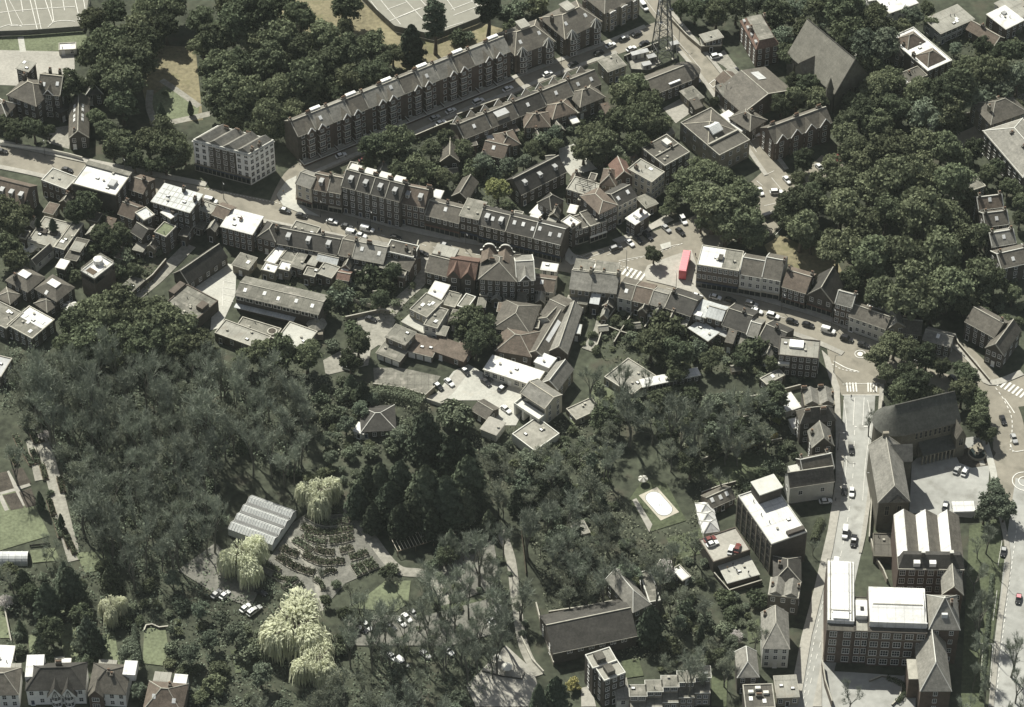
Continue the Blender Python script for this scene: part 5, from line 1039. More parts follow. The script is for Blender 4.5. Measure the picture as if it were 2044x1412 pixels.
for i in range(3):
    a = Vector((954, 447)).lerp(Vector((1120, 488)), i/3); c = Vector((954, 447)).lerp(Vector((1120, 488)), (i+1)/3)
    b(['dark slate shop with dormers right of the pale box roof', 'middle dark slate shop of the row ending at the square', 'end shop with white parapet corner facing the square'][i], a.x, a.y, c.x, c.y, 9, 9.5, 'gable', 'brick_dark', 'slate_dark', 2.8, row=1, nc=4, shop=1, dm=2 if i < 1 else 0, sk=3 if i else 1, ch=[(.03, .6, 1.6)], ridge='render' if i == 2 else 'coping', cat='shop', name='shop', grp='dark slate shops')
# ---- high street, near side
b('dark hip-roofed house beside the glaring white flat roof', 512, 474, 550, 484, 6.5, 9, 'hip', 'brick', 'slate_dark', 2.6, nc=3, row=2, ch=[(.8, .5)])
b('shop with a pair of pale flat roofs behind parapets', 577, 460, 627, 474, 7.5, (636, 452), 'flat', 'brick_dark', 'felt', par='coping', nc=4, sk=2)
b('wide dark slate-roofed shop house with white-framed dormers', 552, 485, 672, 508, 6, 9, 'gable', 'brick_dark', 'slate_dark', 2.8, nc=8, dm=3, ch=[(.7, .6, 1.6)])
b('house with brown mossy roof slope left of the twin slate roofs', 675, 508, 703, 514, 6.5, 10, 'gable', 'brick_dark', 'slate', 2.6, nc=2, row=1, ch=[(.98, .5)])
b('twin slate house with one central chimney stack', 703, 514, 766, 526, 6.8, 10, 'gable', 'brick_dark', 'slate_pale', 2.8, nc=4, row=1, sk=2, ch=[(.42, .5, 1.4, 2)])
b('dark flat-roofed house with white parapets at the alley corner', 768, 501, 825, 514, 8.5, (831, 489), 'flat', 'brick_dark', 'felt_dark', par='render', nc=4, ch=[(.65, .5, 1.5), (.98, .3, 2.4)])
b('square grey-roofed rear extension below the white parapets', 759, 533, 784, 541, 6, (795, 518), 'slab', 'brick', 'felt', nc=2)
b('gabled rear wing leaning on the tall alley wall', 794, 530, 818, 540, 5.5, 7, 'gable', 'brick', 'slate', 2.2, nc=2, ridge='coping')
b('shop with pale flat roof and slate slope right of the alley', 849, 541, 894, 552, 6.5, 10, 'gable', 'brick_dark', 'slate', 2.8, nc=3, ch=[(.3, .7, 1.2)], extra=lambda r, W, D, h, rf: boxpart(r, 'front_deck', 'felt_pale', .1, W-.1, D*.62, D+1.5, h+1.6, h+2.7))
b('house with terracotta roof and twin red rear gables', 893, 549, 948, 557, 7.5, 10, 'gable', 'brick_dark', 'tile_red', 3, nc=4, fg=(2, 4.2, 3, .4, 'brick_dark', 0, 'tile_red'), ridge='tile_red')
def dutch(r, W, D, h, rf):
    for xx in (.18, .62):
        c = W*xx; pts = [(c-3.2, h-1), (c-3.2, h+1.2), (c-2.4, h+1.4), (c-2.2, h+2.8)]+[(c+1.8*math.cos(t), h+3+1.4*math.sin(t)) for t in [math.pi*(1-k/8) for k in range(9)]]+[(c+2.2, h+2.8), (c+2.4, h+1.4), (c+3.2, h+1.2), (c+3.2, h-1)]
        def f(m):
            for k in range(len(pts)-1): (x0, z0), (x1, z1) = pts[k], pts[k+1]; m.poly([(x0, D-.3, z0), (x1, D-.3, z1), (x1, D+.3, z1), (x0, D+.3, z0)], 1)
            m.poly([(x, D-.3, z) for x, z in pts], 0); m.poly([(x, D+.3, z) for x, z in pts][::-1], 0)
        part(r, 'curved_gable', ['brick', 'render'], f)
        part(rf, 'gable_roof', 'tile_brown', lambda m: m.profile_y([(c-2.6, h+1), (c, h+3.4), (c+2.6, h+1)], D*.5, D-.31, .12))
b('broad slate-roofed block with curved gables toward the high street', 956, 557, 1030, 562, 11, 13, 'hip', 'brick_dark', 'slate', 3.4, nc=5, nf=4, sk=2, ch=[(.3, .5, 1.5, 2)], extra=dutch)
b('slate-roofed house with a white gable edge right of the curved gables', 1031, 560, 1068, 558, 10.5, 12, 'gable', 'brick_dark', 'slate_pale', 3, nc=3, ridge='render', fg=(1, 3.6, 2.4, .3, 'brick_dark'))
b('small red-tiled house with white rear wall and rooflight', 1060, 577, 1104, 583, 5, (1108, 552), 'gable', 'render', 'tile_brown', 2, nc=2, sk=1, cw='brick')
b('small shop with glaring white flat roof by the zebra crossing', 1080, 538, 1110, 542, 5.5, (1114, 528), 'slab', 'render', 'roof_white', nc=2)
for i, (A_, B_, lab) in enumerate((((1137, 575), (1178, 580), 'left of two buff-walled slate houses beside the zebra crossing'), ((1179, 579), (1230, 585), 'right of two buff-walled slate houses beside the zebra crossing'))):
    b(lab, *A_, *B_, 7.5, 11, 'gable', 'stone', 'slate_pale', 3, nc=3, wz=(1., 1.4), ch=[(.9 if not i else .97, .5, 2, 1), (.4, .6, 1.4)], extra=lambda r, W, D, h, rf: (boxpart(rf, 'roof_step', 'felt', .3, W-.3, D*.55, D+.2, h+2.3, h+3.4), boxpart(rf, 'roof_ledge', 'coping', .2, W-.2, D*.52, D*.56, h+2.5, h+3.5)), grp='buff slate houses')
b('white-rendered rear of a small dark-roofed house', 1232, 592, 1262, 599, 6.5, (1286, 563), 'gable', 'render', 'slate', 2, nc=2, ridge='coping', sk=1, cw='brick')
b('house with reddish-brown roof and pale verge, near side of the bend', 1261, 599, 1296, 607, 6.5, (1312, 570), 'gable', 'brick', 'tile_brown', 2.2, nc=2, ridge='coping', row=1)
b('house with slate roof and white rear conservatory', 1296, 606, 1326, 614, 6.5, (1338, 581), 'gable', 'brick', 'slate_pale', 2.2, nc=2, row=1, extra=lambda r, W, D, h, rf: part(r, 'conservatory', ['white', 'glass'], lambda m: (m.box(.3, W-.3, -2.2, -.06, 0, 2.7, 0), m.box(.5, W*.45, -2.25, -2, 1, 2.4, 1), m.box(W*.55, W-.5, -2.25, -2, 1, 2.4, 1))))
b('long dark slate house left of the white seamed roof', 1327, 613, 1380, 631, 6.8, 10, 'gable', 'brick_dark', 'slate_dark', 2.5, nc=4, row=1, ch=[(.1, .5)], ridge='coping')
b('house with white standing-seam roof and white dormer', 1381, 626, 1408, 634, 6.8, (1414, 602), 'slab', 'brick', 'sheeting', nc=2, extra=lambda r, W, D, h, rf: (boxpart(r, 'rear_dormer', 'white', W*.3, W*.7, -.5, 1.5, h-1.5, h+.3)))
b('house with ribbed pale grey roof right of the white seamed roof', 1409, 631, 1440, 640, 7, (1448, 612), 'gable', 'brick', 'sheeting', 1.6, nc=2)
b('long dark house with brown lower slope near the bend', 1441, 648, 1490, 664, 6, 11, 'gable', 'brick_dark', 'slate_dark', 2.6, nc=4, row=1, ch=[(.6, .55, 1.6)])
b('narrow house with pale sheet roof strips near the bend', 1490, 668, 1512, 674, 6.2, (1534, 642), 'gable', 'brick', 'slate_pale', 2, nc=2, row=1, ridge='render')
b('dark slate house next to the flat-roofed corner building', 1514, 676, 1556, 694, 6.5, 10, 'gable', 'brick_dark', 'slate_dark', 2.4, nc=3, row=1, ch=[(.5, .5)])
b('corner building with pale flat roof and white square rooflights at the roundabout', 1553, 708, 1634, 716, 9.5, (1640, 680), 'flat', 'brick_dark', 'felt_pale', par='brick_dark', nc=6, nf=3, shop=0, cat='corner building', name='corner_building', extra=lambda r, W, D, h, rf: (boxpart(rf, 'glazed_roof', 'white', W*.25, W*.6, D*.45, D*.85, h-.3, h+.5), boxpart(r, 'balcony', 'render', W*.02, W*.3, -1.2, -.05, 5.6, 6.6)))
b('low extension with pale corrugated roof behind the white seamed roof', 1375, 655, 1413, 680, 3.6, (1432, 662), 'slab', 'brick', 'sheeting', nc=3, sk=0)
b('low grey-roofed extension near the round garden tree', 1425, 662, 1447, 672, 3.4, 6, 'slab', 'brick', 'lead', nc=1)
# rear premises, clustered sheds behind the shops
RS = [((527, 520), (548, 528), (566, 490), 'roof_white', 'flat'), ((556, 517), (583, 524), (592, 498), 'felt', 'flat'), ((521, 538), (548, 545), (552, 528), 'roof_white', 'flat'), ((553, 536), (577, 541), (582, 524), 'roof_white', 'flat'), ((581, 530), (603, 537), (611, 508), 'felt', 'slab'), ((607, 525), (628, 530), (634, 508), 'felt_pale', 'slab'), ((632, 519), (672, 528), (676, 512), 'sheeting', 'gable'), ((630, 545), (662, 556), (670, 530), 'felt_pale', 'flat'), ((605, 548), (628, 553), (632, 536), 'felt', 'flat'), ((672, 556), (696, 560), (698, 543), 'tile_red', 'gable'), ((683, 538), (694, 541), (700, 524), 'rooflight', 'slab')]
RL = ['glaring white tapered rear roof beside the dark slate shop house', 'grey rear workroom with parapet beside the white tapered roof', 'small pale-topped shed lowest left of the rear premises', 'small white-roofed rear shed with brick front', 'narrow grey rear wing in the middle of the shop backs', 'pale rear workroom with a round roof vent', 'rear wing with corrugated pale roof under the slate slope', 'stained white-roofed store facing the long windowed building', 'cluttered grey rear store beside the stained white roof', 'small red-tiled rear shed near the garden tree', 'narrow glass-roofed lean-to beside the red-tiled shed']
for (A_, B_, c_, rm, rt), lab in zip(RS, RL): b(lab, *A_, *B_, 4.5, c_, rt, 'brick' if rm != 'roof_white' else 'stone', rm, 1. if rt == 'gable' else None, nc=2, nf=1, cat='shed', name='rear_building', par='coping', grp='rear premises of the shops')
b('flat grey-roofed rear block with pale walls and roof hatches', 817, 617, 852, 634, 7, (876, 596), 'flat', 'stone', 'felt', par='coping', nc=3, sk=3)
b('white-walled rear house with grey flat roof by the dark tree', 845, 648, 873, 656, 6.5, (896, 618), 'flat', 'render', 'felt', par='coping', nc=2, sk=1)
b('bright white single-storey roof linking the rear block and red gables', 852, 590, 880, 598, 4.5, (884, 566), 'slab', 'stone', 'roof_white', nc=2)
b('low pale-walled base block stepping down toward the gravel yard', 803, 642, 845, 664, 3.4, 6, 'slab', 'render', 'paving_pale', nc=2)
b('small pale rear shed behind the terracotta gables', 880, 607, 908, 614, 4, (914, 584), 'flat', 'stone', 'felt', nc=2)
b('small grey rear shed with white parapets beside the slate block', 912, 610, 932, 617, 4, (944, 590), 'flat', 'stone', 'felt', par='render', nc=2)
b('two-storey flat-roofed coach house at the gravel lane end', 770, 672, 808, 688, 6, (829, 664), 'slab', 'brick_grey', 'felt', nc=2, nf=2)
def gdoors(r, W, D, h, rf): 
    for k in range(3): boxpart(r, 'garage_door', 'white', W*k/3+.25, W*(k+1)/3-.25, -.07, .02, .1, 2.3)
b('row of three garages with white doors below the coach house', 752, 704, 797, 721, 3, (814, 690), 'slab', 'brick', 'felt', nc=0, sides=0, cat='garage', name='garage', extra=gdoors)
b('garage row with reddish flat roof right of the coach house', 814, 700, 862, 712, 3, (876, 678), 'slab', 'brick', 'tile_brown', nc=0, sides=0, cat='garage', name='garage', extra=gdoors)
b('long low red-brown roofed store beside the dark tree', 864, 700, 926, 722, 3.2, 6, 'lean', 'brick_red', 'tile_brown', 1.2, nc=2, cat='store', name='outbuilding')
b('hipped hall with grey-brown roof behind the long parallel sheds', 985, 655, 1058, 668, 5, (1075, 610), 'hip', 'brick', 'slate', 3.4, nc=3, cat='hall', name='hall')
b('lower hall with red-edged grey roof among the workshops', 990, 700, 1060, 712, 4.5, (1060, 660), 'hip', 'brick', 'tile_brown', 3, nc=3, cat='hall', name='hall')
b('stone-walled house with hip end near the buff slate houses', 1080, 626, 1110, 640, 5, (1130, 595), 'gable', 'stone', 'slate', 2, nc=2)
b('left of two long parallel sheds, roof with white glazed strip', 1052, 705, 1088, 716, 4.2, (1137, 635), 'gablex', 'brick', 'slate', 2.4, nc=1, sides=0, cat='shed', name='workshop', sk=0, extra=lambda r, W, D, h, rf: part(rf, 'glazed_strip', 'rooflight', lambda m: m.hexa([(W*.62, D*.3, h+2.4*.76), (W*.8, D*.3, h+2.4*.4), (W*.8, D*.8, h+2.4*.4), (W*.62, D*.8, h+2.4*.76)], [(W*.62, D*.3, h+2.4*.76+.25), (W*.8, D*.3, h+2.4*.4+.25), (W*.8, D*.8, h+2.4*.4+.25), (W*.62, D*.8, h+2.4*.76+.25)])))
b('right of two long parallel sheds, plain grey-brown roof', 1098, 700, 1132, 706, 4.5, (1200, 622), 'gablex', 'brick', 'slate_pale', 2.6, nc=1, sides=0, cat='shed', name='workshop')
b('white gabled workshop end between the long sheds', 1076, 636, 1106, 650, 4.5, 6, 'gablex', 'render', 'slate', 2, nc=1)
# ---- cluster west of the square
b('dark hipped pub building with white window frames by the square yard', 1074, 405, 1100, 420, 6, (1121, 399), 'hip', 'brick_dark', 'slate_dark', 2.8, nc=2, ins=2.5)
b('building with a timber pergola terrace on a pale roof', 1130, 377, 1181, 393, 6.5, (1195, 366), 'flat', 'brick', 'felt_pale', par='coping', nc=4, extra=lambda r, W, D, h, rf: part(r, 'pergola', 'dark_timber', lambda m: [m.box(W*.3, W*.9, D*.2+k*.9, D*.2+k*.9+.12, h+1.9, h+2.05) for k in range(6)]+[m.tube((W*x, D*y, h-.3), (W*x, D*y, h+1.9), .07, .07, 4) for x in (.3, .6, .9) for y in (.2, .7)]))
b('dark brick corner block with shallow brown roof and pale side wall', 1196, 427, 1232, 410, 11, (1163, 390), 'hip', 'brick_dark', 'tile_brown', 1.6, nc=4, nf=3, ridge='coping')
b('cream-walled house with two white rooflights facing the square', 1233, 411, 1272, 391, 9, 8, 'gable', 'cream', 'slate_dark', 2.2, nc=4, nf=3, sk=2, cw='brick', row=2)
def pav(r, W, D, h, rf): part(rf, 'upper_roof', ['roof_white', 'brick_red'], lambda m: (m.hexa([(W*.2, D*.3, h), (W*.95, D*.3, h), (W*.95, D*.98, h), (W*.2, D*.98, h)], [(W*.25, D*.36, h+1), (W*.9, D*.36, h+1), (W*.9, D*.95, h+1), (W*.25, D*.95, h+1)]), m.box(W*.5, W*.62, D*.6, D*.78, h+1, h+2.6, 1)))
b('corner pavilion with stepped bright white roof by the square trees', 1250, 436, 1268, 448, 6, (1298, 430), 'slab', 'brick_dark', 'roof_white', par='render', nc=2, extra=pav)
b('white-topped flat roof block above a white corner shopfront', 1119, 441, 1143, 456, 9.5, (1163, 444), 'flat', 'brick_dark', 'roof_white', par='coping', nc=3, ch=[(.9, .2, 1)])
b('corner shop with white shopfront facing the zebra crossing', 1144, 462, 1176, 452, 7, 7, 'flat', 'brick_dark', 'felt_dark', par='coping', nc=3, shop=1, cat='shop', name='shop')
b('dark brick shop house facing the square beside the white shopfront', 1178, 452, 1212, 440, 8, 8, 'flat', 'brick_dark', 'felt_dark', par='coping', nc=3, shop=1, cat='shop', name='shop')
b('low white roofed outhouse in the pub yard', 1058, 425, 1076, 433, 3, 5, 'slab', 'render', 'roof_white', nc=1, cat='outhouse', name='outbuilding')
b('pale low roof beside the cream house with the square pavilion below', 1290, 415, 1312, 406, 4, 6, 'slab', 'stone', 'felt', nc=1)
# ---- east of the square
b('three-storey brick block with half white, half grey flat roof on the square', 1391, 528, 1475, 541, 10.8, (1490, 502), 'flat', 'brick', 'felt', par='coping', nc=8, nf=3, wz=(1.1, 1.6), shop=1, dr=0, cat='block', name='commercial_building', sides=3, extra=lambda r, W, D, h, rf: (boxpart(rf, 'white_felt', 'roof_white', .3, W*.58, .3, D-.3, h-.33, h-.26), boxpart(rf, 'roof_hatch', 'felt_dark', W*.46, W*.56, D*.35, D*.6, h-.3, h+.7)))
b('white house with slate slope next to the three-storey brick block', 1476, 546, 1521, 554, 9.5, 10, 'gable', 'render', 'slate', 2.8, nc=3, nf=3, shop=1, row=1, cw='brick', ridge='render')
b('white house with higher slate roof left of the brown roof', 1521, 553, 1558, 560, 9.5, 12, 'gable', 'render', 'slate', 3.6, nc=3, nf=3, shop=1, row=1, cw='brick', ridge='render', ch=[(.97, .5, 1)])
b('brown-roofed shop right of the white houses', 1561, 571, 1608, 585, 8, 10, 'gable', 'brick_dark', 'tile_brown', 3, nc=4, shop=1, ch=[(.95, .7, 1.6), (.05, .5, 1.6)])
b('dark gable-fronted shop on the curving street', 1612, 588, 1662, 604, 7, 11, 'gablex', 'brick_dark', 'slate_dark', 5, nc=3, shop=1, ridge='coping')
b('tall narrow house with pale roof slope above the curving street', 1667, 604, 1701, 613, 9.5, (1712, 588), 'gable', 'brick', 'slate_pale', 2.6, nc=3, nf=3, ridge='render', ch=[(.95, .6, 1.2)])
b('white terrace with brown and slate roofs on the curving street', 1695, 630, 1768, 656, 7, 7, 'gable', 'render', 'slate', 2.2, nc=6, nf=2, cw='brick', ch=[(.45, .5, 1.)], wz=(1.1, 1.5))
b('flat-roofed rear block with stained white roof behind the white terrace', 1724, 620, 1783, 640, 7, 7, 'flat', 'brick', 'roof_white', par='coping', nc=0, extra=lambda r, W, D, h, rf: boxpart(r, 'cross_wall', 'brick_dark', W*.62, W*.64, .1, D-.1, h-.4, h+.3))
b('grey slate house at the end of the white terrace', 1772, 656, 1806, 652, 6.5, 10, 'gablex', 'stone', 'slate_pale', 2.6, nc=2)
b('low slate cottage between the white terrace and the road tree', 1800, 664, 1838, 668, 5, 8, 'gable', 'brick_dark', 'slate', 2.4, nc=2)
b('long pale-roofed cottage behind the roundabout trees', 1842, 677, 1896, 692, 5.5, (1908, 668), 'gable', 'brick_dark', 'slate_pale', 1.6, nc=4, sk=1)
b('house with broad slate slope beside the lane at the right', 1927, 641, 1985, 673, 8, 9, 'gable', 'brick_dark', 'slate', 3, nc=4, ridge='coping', ch=[(.9, .6, 1.5)])
b('slate wing with rooflight turning the corner at the right edge', 1968, 694, 2002, 708, 7, (2046, 662), 'gablex', 'brick_dark', 'slate', 3.2, nc=3, sk=0, ridge='coping')
# ---- lower centre: modern houses, bungalow
def modern(r, W, D, h, rf):
    part(r, 'terrace_slab', ['render', 'felt'], lambda m: (m.box(-.1, W+.1, -3.4, -.02, 4.4, 4.8), m.box(-.1, W+.1, -3.4, -3.15, 4.8, 5.5), m.box(-.1, .15, -3.15, -.02, 4.8, 5.5), m.box(W-.15, W+.1, -3.15, -.02, 4.8, 5.5)))
    part(r, 'pier', 'render', lambda m: [m.box(W*x-.4, W*x+.4, -3.3, -.1, 0, 4.4) for x in (.03, .35, .68, .97)])
    part(r, 'glazing', 'glass', lambda m: (m.box(.4, W-.4, -.06, .02, 4.9, h-.4), m.box(.4, W-.4, -.06, .02, .3, 4)))
b('modern house with grey pitched roof and a white front terrace', 1040, 783, 1089, 815, 8, 8, 'gable', 'cream', 'slate_pale', 1.8, nc=0, sides=2, cat='house', extra=modern, ridge='cream')
b('stone wing with long slate roof behind the modern terrace house', 1080, 765, 1113, 778, 5.8, (1148, 738), 'gablex', 'stone', 'slate_pale', 2.8, nc=2, ridge='render')
b('flat bright white roof of a long studio by the parking court', 966, 737, 1068, 770, 4, 7, 'slab', 'render', 'roof_white', nc=7, cat='studio', name='studio', wz=(1.6, 1.8))
b('glazed conservatory with teal grey roof and white frame above the studio', 1068, 722, 1095, 733, 5, (1110, 716), 'slab', 'white', 'glass_roof', nc=3, par='white', cat='conservatory', name='conservatory', wz=(1.6, 2))
b('small gabled hut in the white parking court', 942, 818, 972, 836, 3, 6, 'gable', 'brick_dark', 'slate', 1.4, nc=1, cat='hut', name='hut')
b('raised gravel-topped terrace with pale retaining walls below the modern house', 1022, 866, 1067, 900, 4.2, (1118, 866), 'flat', 'render', 'gravel', par='render', nc=0, sides=0, cat='terrace', name='raised_terrace')
b('pale retaining block beside the round clipped bush', 960, 856, 990, 868, 3.4, 6, 'slab', 'render', 'paving', nc=0, sides=0, cat='retaining block', name='retaining_block')
b('bungalow with pale ridge tiles in the dark evergreen garden', 722, 862, 790, 858, 3.4, 11, 'hip', 'brick_dark', 'slate_dark', 2.6, nc=4, ridge='render', cat='bungalow', name='bungalow')
b('small white flat-roofed porch beside the bungalow', 706, 860, 725, 866, 3, 4, 'slab', 'render', 'roof_white', nc=1, cat='porch', name='porch')
b('long house with pale concrete roof terrace in the bare trees', 1206, 752, 1262, 788, 3.4, 12, 'flat', 'stone', 'felt_pale', par='coping', nc=4)
b('narrow white-edged roof walk running right from the concrete terrace', 1284, 772, 1397, 748, 3.8, 3.2, 'slab', 'brick_dark', 'roof_white', nc=8, par='render', cat='outbuilding', name='outbuilding')
b('low paved garden room with pale flat roof among bare trees', 1150, 838, 1200, 815, 2.6, 6, 'flat', 'stone', 'gravel', par='coping', nc=2, cat='garden room', name='garden_room')
b('small flat-roofed house with pale roof lights near the roundabout shops', 1530, 768, 1568, 748, 4, (1545, 740), 'flat', 'brick_dark', 'felt_pale', par='coping', nc=2, sk=1)
b('garden shed with pale roof in the lower middle garden', 1148, 1070, 1176, 1062, 2.6, 5, 'slab', 'timber', 'felt_pale', nc=1, cat='shed', name='shed')
b('brick garden house with three white rooflights near the pool', 1420, 1014, 1467, 993, 3.6, 6, 'gable', 'brick', 'slate', 1.8, sk=3, nc=3)
for i, (x, y) in enumerate(((1412, 1024), (1416, 1042), (1421, 1059))):
    b(['farthest of three white tented pavilions by the parking deck', 'middle one of three white tented pavilions by the parking deck', 'nearest of three white tented pavilions by the parking deck'][i], x-16, y+5, x+14, y+1, 3, 5, 'pyr', 'render', 'roof_white', 2., nc=1, cat='pavilion', name='pavilion', ridge='render', grp='white tented pavilions', sides=1)
b('raised parking deck with brick parapet beside the tower block', 1424, 1122, 1498, 1097, 5, (1396, 1076), 'flat', 'brick_dark', 'paving', par='brick', nc=0, sides=0, cat='parking deck', name='parking_deck')
b('lower cream paved play terrace beside the parking deck', 1453, 1163, 1514, 1146, 2.4, (1428, 1126), 'slab', 'brick', 'paving_pale', nc=0, sides=0, par='render', cat='terrace', name='play_terrace')
# ---- lower right
b('long hall with dark slate roof and paired white louvres', 1104, 1303, 1271, 1268, 5.5, 15, 'gable', 'brick_dark', 'slate_dark', 4.2, nc=0, sides=2, cat='hall', name='hall', ridge='coping', extra=lambda r, W, D, h, rf: [window(r, W*(.2+.13*k)+dx, 0, h-1.1, .5, 1.3) for k in range(6) for dx in (-.5, .5)])
b('sunlit slate house with hip end beside the tall dark conifer', 1264, 1222, 1298, 1206, 7, (1244, 1142), 'gabhip', 'stone_dark', 'slate_pale', 3.4, ins=5, nc=2, ridge='render', sk=0)
b('flat-roofed annexe with white edge behind the sunlit slate house', 1296, 1202, 1319, 1198, 5.5, (1272, 1142), 'flat', 'stone_dark', 'felt', par='render', nc=1)
b('small white-roofed box shed beside the blossom tree', 1362, 1160, 1380, 1150, 2.8, 6, 'flat', 'brick_dark', 'roof_white', nc=1, cat='shed', name='shed')
for i, (A_, B_, c_) in enumerate((((1183, 1334), (1232, 1318), (1164, 1308)), ((1206, 1359), (1249, 1342), (1187, 1333)))):
    b(['rear half of the dark flats with white-edged stepped roof', 'front half of the dark flats with white-edged stepped roof'][i], *A_, *B_, 13-.3*i, c_, 'flat', 'brick_dark', 'felt_pale', par='render', nc=3, cat='block of flats', name='block_of_flats', extra=lambda r, W, D, h, rf: boxpart(rf, 'roof_tank_room', 'felt_dark', W*.25, W*.6, D*.2, D*.75, h-.3, h+1.4))
for i in range(5):
    x0 = 1258+32*i; y0 = 1389-9.3*i
    def tow(r, W, D, h, rf): part(r, 'lower_storey', ['brick_grey', 'felt', 'render'], lambda m: (m.box(.05, W-.05, -3.6, -.02, -.2, h-3.4, 0), m.box(0, W, -3.7, -.02, h-3.4, h-3.25, 1), m.box(0, W, -3.75, -3.6, h-3.3, h-3.0, 2))); [window(r, W*x, -3.6, z, 1.2, 1.2) for x in (.3, .7) for z in (1.6, 4.2)]
    b(f'{ORD[i] if i < 4 else "rightmost"} of five stepped flat-roofed townhouses', x0, y0, x0+32, y0-.4, 9, (x0+32, y0-21), 'slab', 'brick_grey', 'felt', par='render', nc=2, nf=3, row=1, cat='townhouse', name='townhouse', grp='stepped townhouses', dr=0, wz=(1.8, 1.3), extra=tow)
b('pale boxy annexe left of the stepped townhouses', 1232, 1398, 1256, 1396, 6, 8, 'slab', 'render', 'felt_pale', nc=1)
b('narrow gabled house with white parapet gutters near the bottom', 1473, 1352, 1514, 1351, 7.5, (1510, 1302), 'gabhip', 'brick_dark', 'slate_pale', 3, ins=3.5, nc=2, ridge='render')
b('dark flat-roofed house with white roof clutter on the bottom edge', 1488, 1414, 1548, 1412, 7, (1490, 1366), 'flat', 'brick_dark', 'felt_dark', par='coping', nc=4, ch=[(.5, .5, .8, 2)], sk=2, extra=lambda r, W, D, h, rf: [boxpart(rf, 'roof_box', 'render', W*x, W*x+1.6, D*y, D*y+1, h-.3, h+.6) for x, y in ((.15, .6), (.4, .75), (.65, .55))])
b('dark brick house with a pair of valley roofs beside the hill road', 1533, 1187, 1594, 1195, 8, (1597, 1160), 'multi', 'brick_dark', 'slate_pale', 2, par='coping', nc=3, nf=2, ch=[(.1, .5, 1.4), (.95, .6, 1.4)])
b('dark house behind the valley roofs beside the hill road', 1545, 1160, 1598, 1162, 8, 10, 'hip', 'brick_dark', 'slate_dark', 3, nc=2, ch=[(.2, .5, 1.5)])
b('white house with hipped slate roof beside the hill road', 1523, 1294, 1575, 1295, 9, (1580, 1226), 'gabhip', 'render', 'slate_pale', 4, ins=7, nc=3, nf=3, cw='brick', ch=[(.1, .9, 1.5)], ridge='coping')
b('low pale building at the bottom of the hill road', 1552, 1392, 1594, 1390, 4.5, 8, 'slab', 'stone', 'felt_pale', nc=3)
# tower block and hill houses
def towerblk(r, W, D, h, rf):
    part(rf, 'stair_tower', ['brick_dark', 'render'], lambda m: (m.box(W*.35, W*.97, D*.74, D*.98, h-.4, h+4), m.box(W*.33, W*.99, D*.72, D*1.0, h+4, h+4.4, 1)))
    boxpart(rf, 'roof_box', 'brick_dark', W*.5, W*.97, D*.03, D*.1, h-.4, h+.8)
    part(r, 'column_strip', 'stone', lambda m: [m.box(-.18, -.02, D*k/7-.25, D*k/7+.25, 0, h-1) for k in range(8)])
    for f in range(4):
        for k in range(7): window(r, 0, D*(k+.5)/7, 2.+f*3.1, 1.9, 1.8, 'd', -math.pi/2)
b('four-storey dark office tower with white L-shaped roof by the hill road', 1540, 1086, 1611, 1061, 14, (1485, 985), 'flat', 'brick_dark', 'roof_white', par='render', nc=0, sides=0, cat='office', name='office_block', extra=towerblk)
b('house with a large white end wall above the office tower', 1577, 972, 1665, 959, 8, (1670, 930), 'gable', 'render', 'slate', 3.4, nc=2, nf=1, cw='brick', wz=(1.2, 1.6), dr=0)
b('house with pale flat side roof and dark valley between parapets', 1603, 946, 1665, 933, 9, (1668, 900), 'gable', 'brick_dark', 'slate', 3, nc=3, ch=[(.1, .8, 1.6), (.9, .7, 1.6)], ridge='render', extra=lambda r, W, D, h, rf: boxpart(r, 'side_flat', 'render', -3.2, -.05, D*.1, D*.8, 0, h-1))
b('gabled house with sunlit pale roof in the hill road row', 1622, 893, 1664, 889, 9, (1665, 855), 'gablex', 'brick_dark', 'slate_pale', 4, nc=2, ch=[(.8, .1, 1.6), (.1, .7, 1.6)], sk=1)
b('tall dark house with crown of chimney pots in the hill road row', 1598, 846, 1668, 838, 9.5, (1672, 812), 'hip', 'brick_dark', 'slate', 4, nc=3, ch=[(.2, .25, 2., 2), (.65, .25, 2.2, 2)])
b('topmost hill road house with two pale hipped slopes', 1606, 810, 1667, 808, 9.5, (1668, 775), 'multi', 'brick_dark', 'slate_pale', 2, par='stone', nc=3, ch=[(.05, .9, 1.8, 2), (.6, .95, 1.8, 2), (.95, .5, 1.8)])
b('small white outbuilding behind the hill road row', 1568, 822, 1598, 812, 3, 7, 'slab', 'render', 'roof_white', nc=1, cat='outbuilding', name='outbuilding')
b('small white hut below the chimney pot house', 1583, 855, 1598, 852, 3, 4, 'slab', 'render', 'roof_white', nc=1, cat='hut', name='hut')
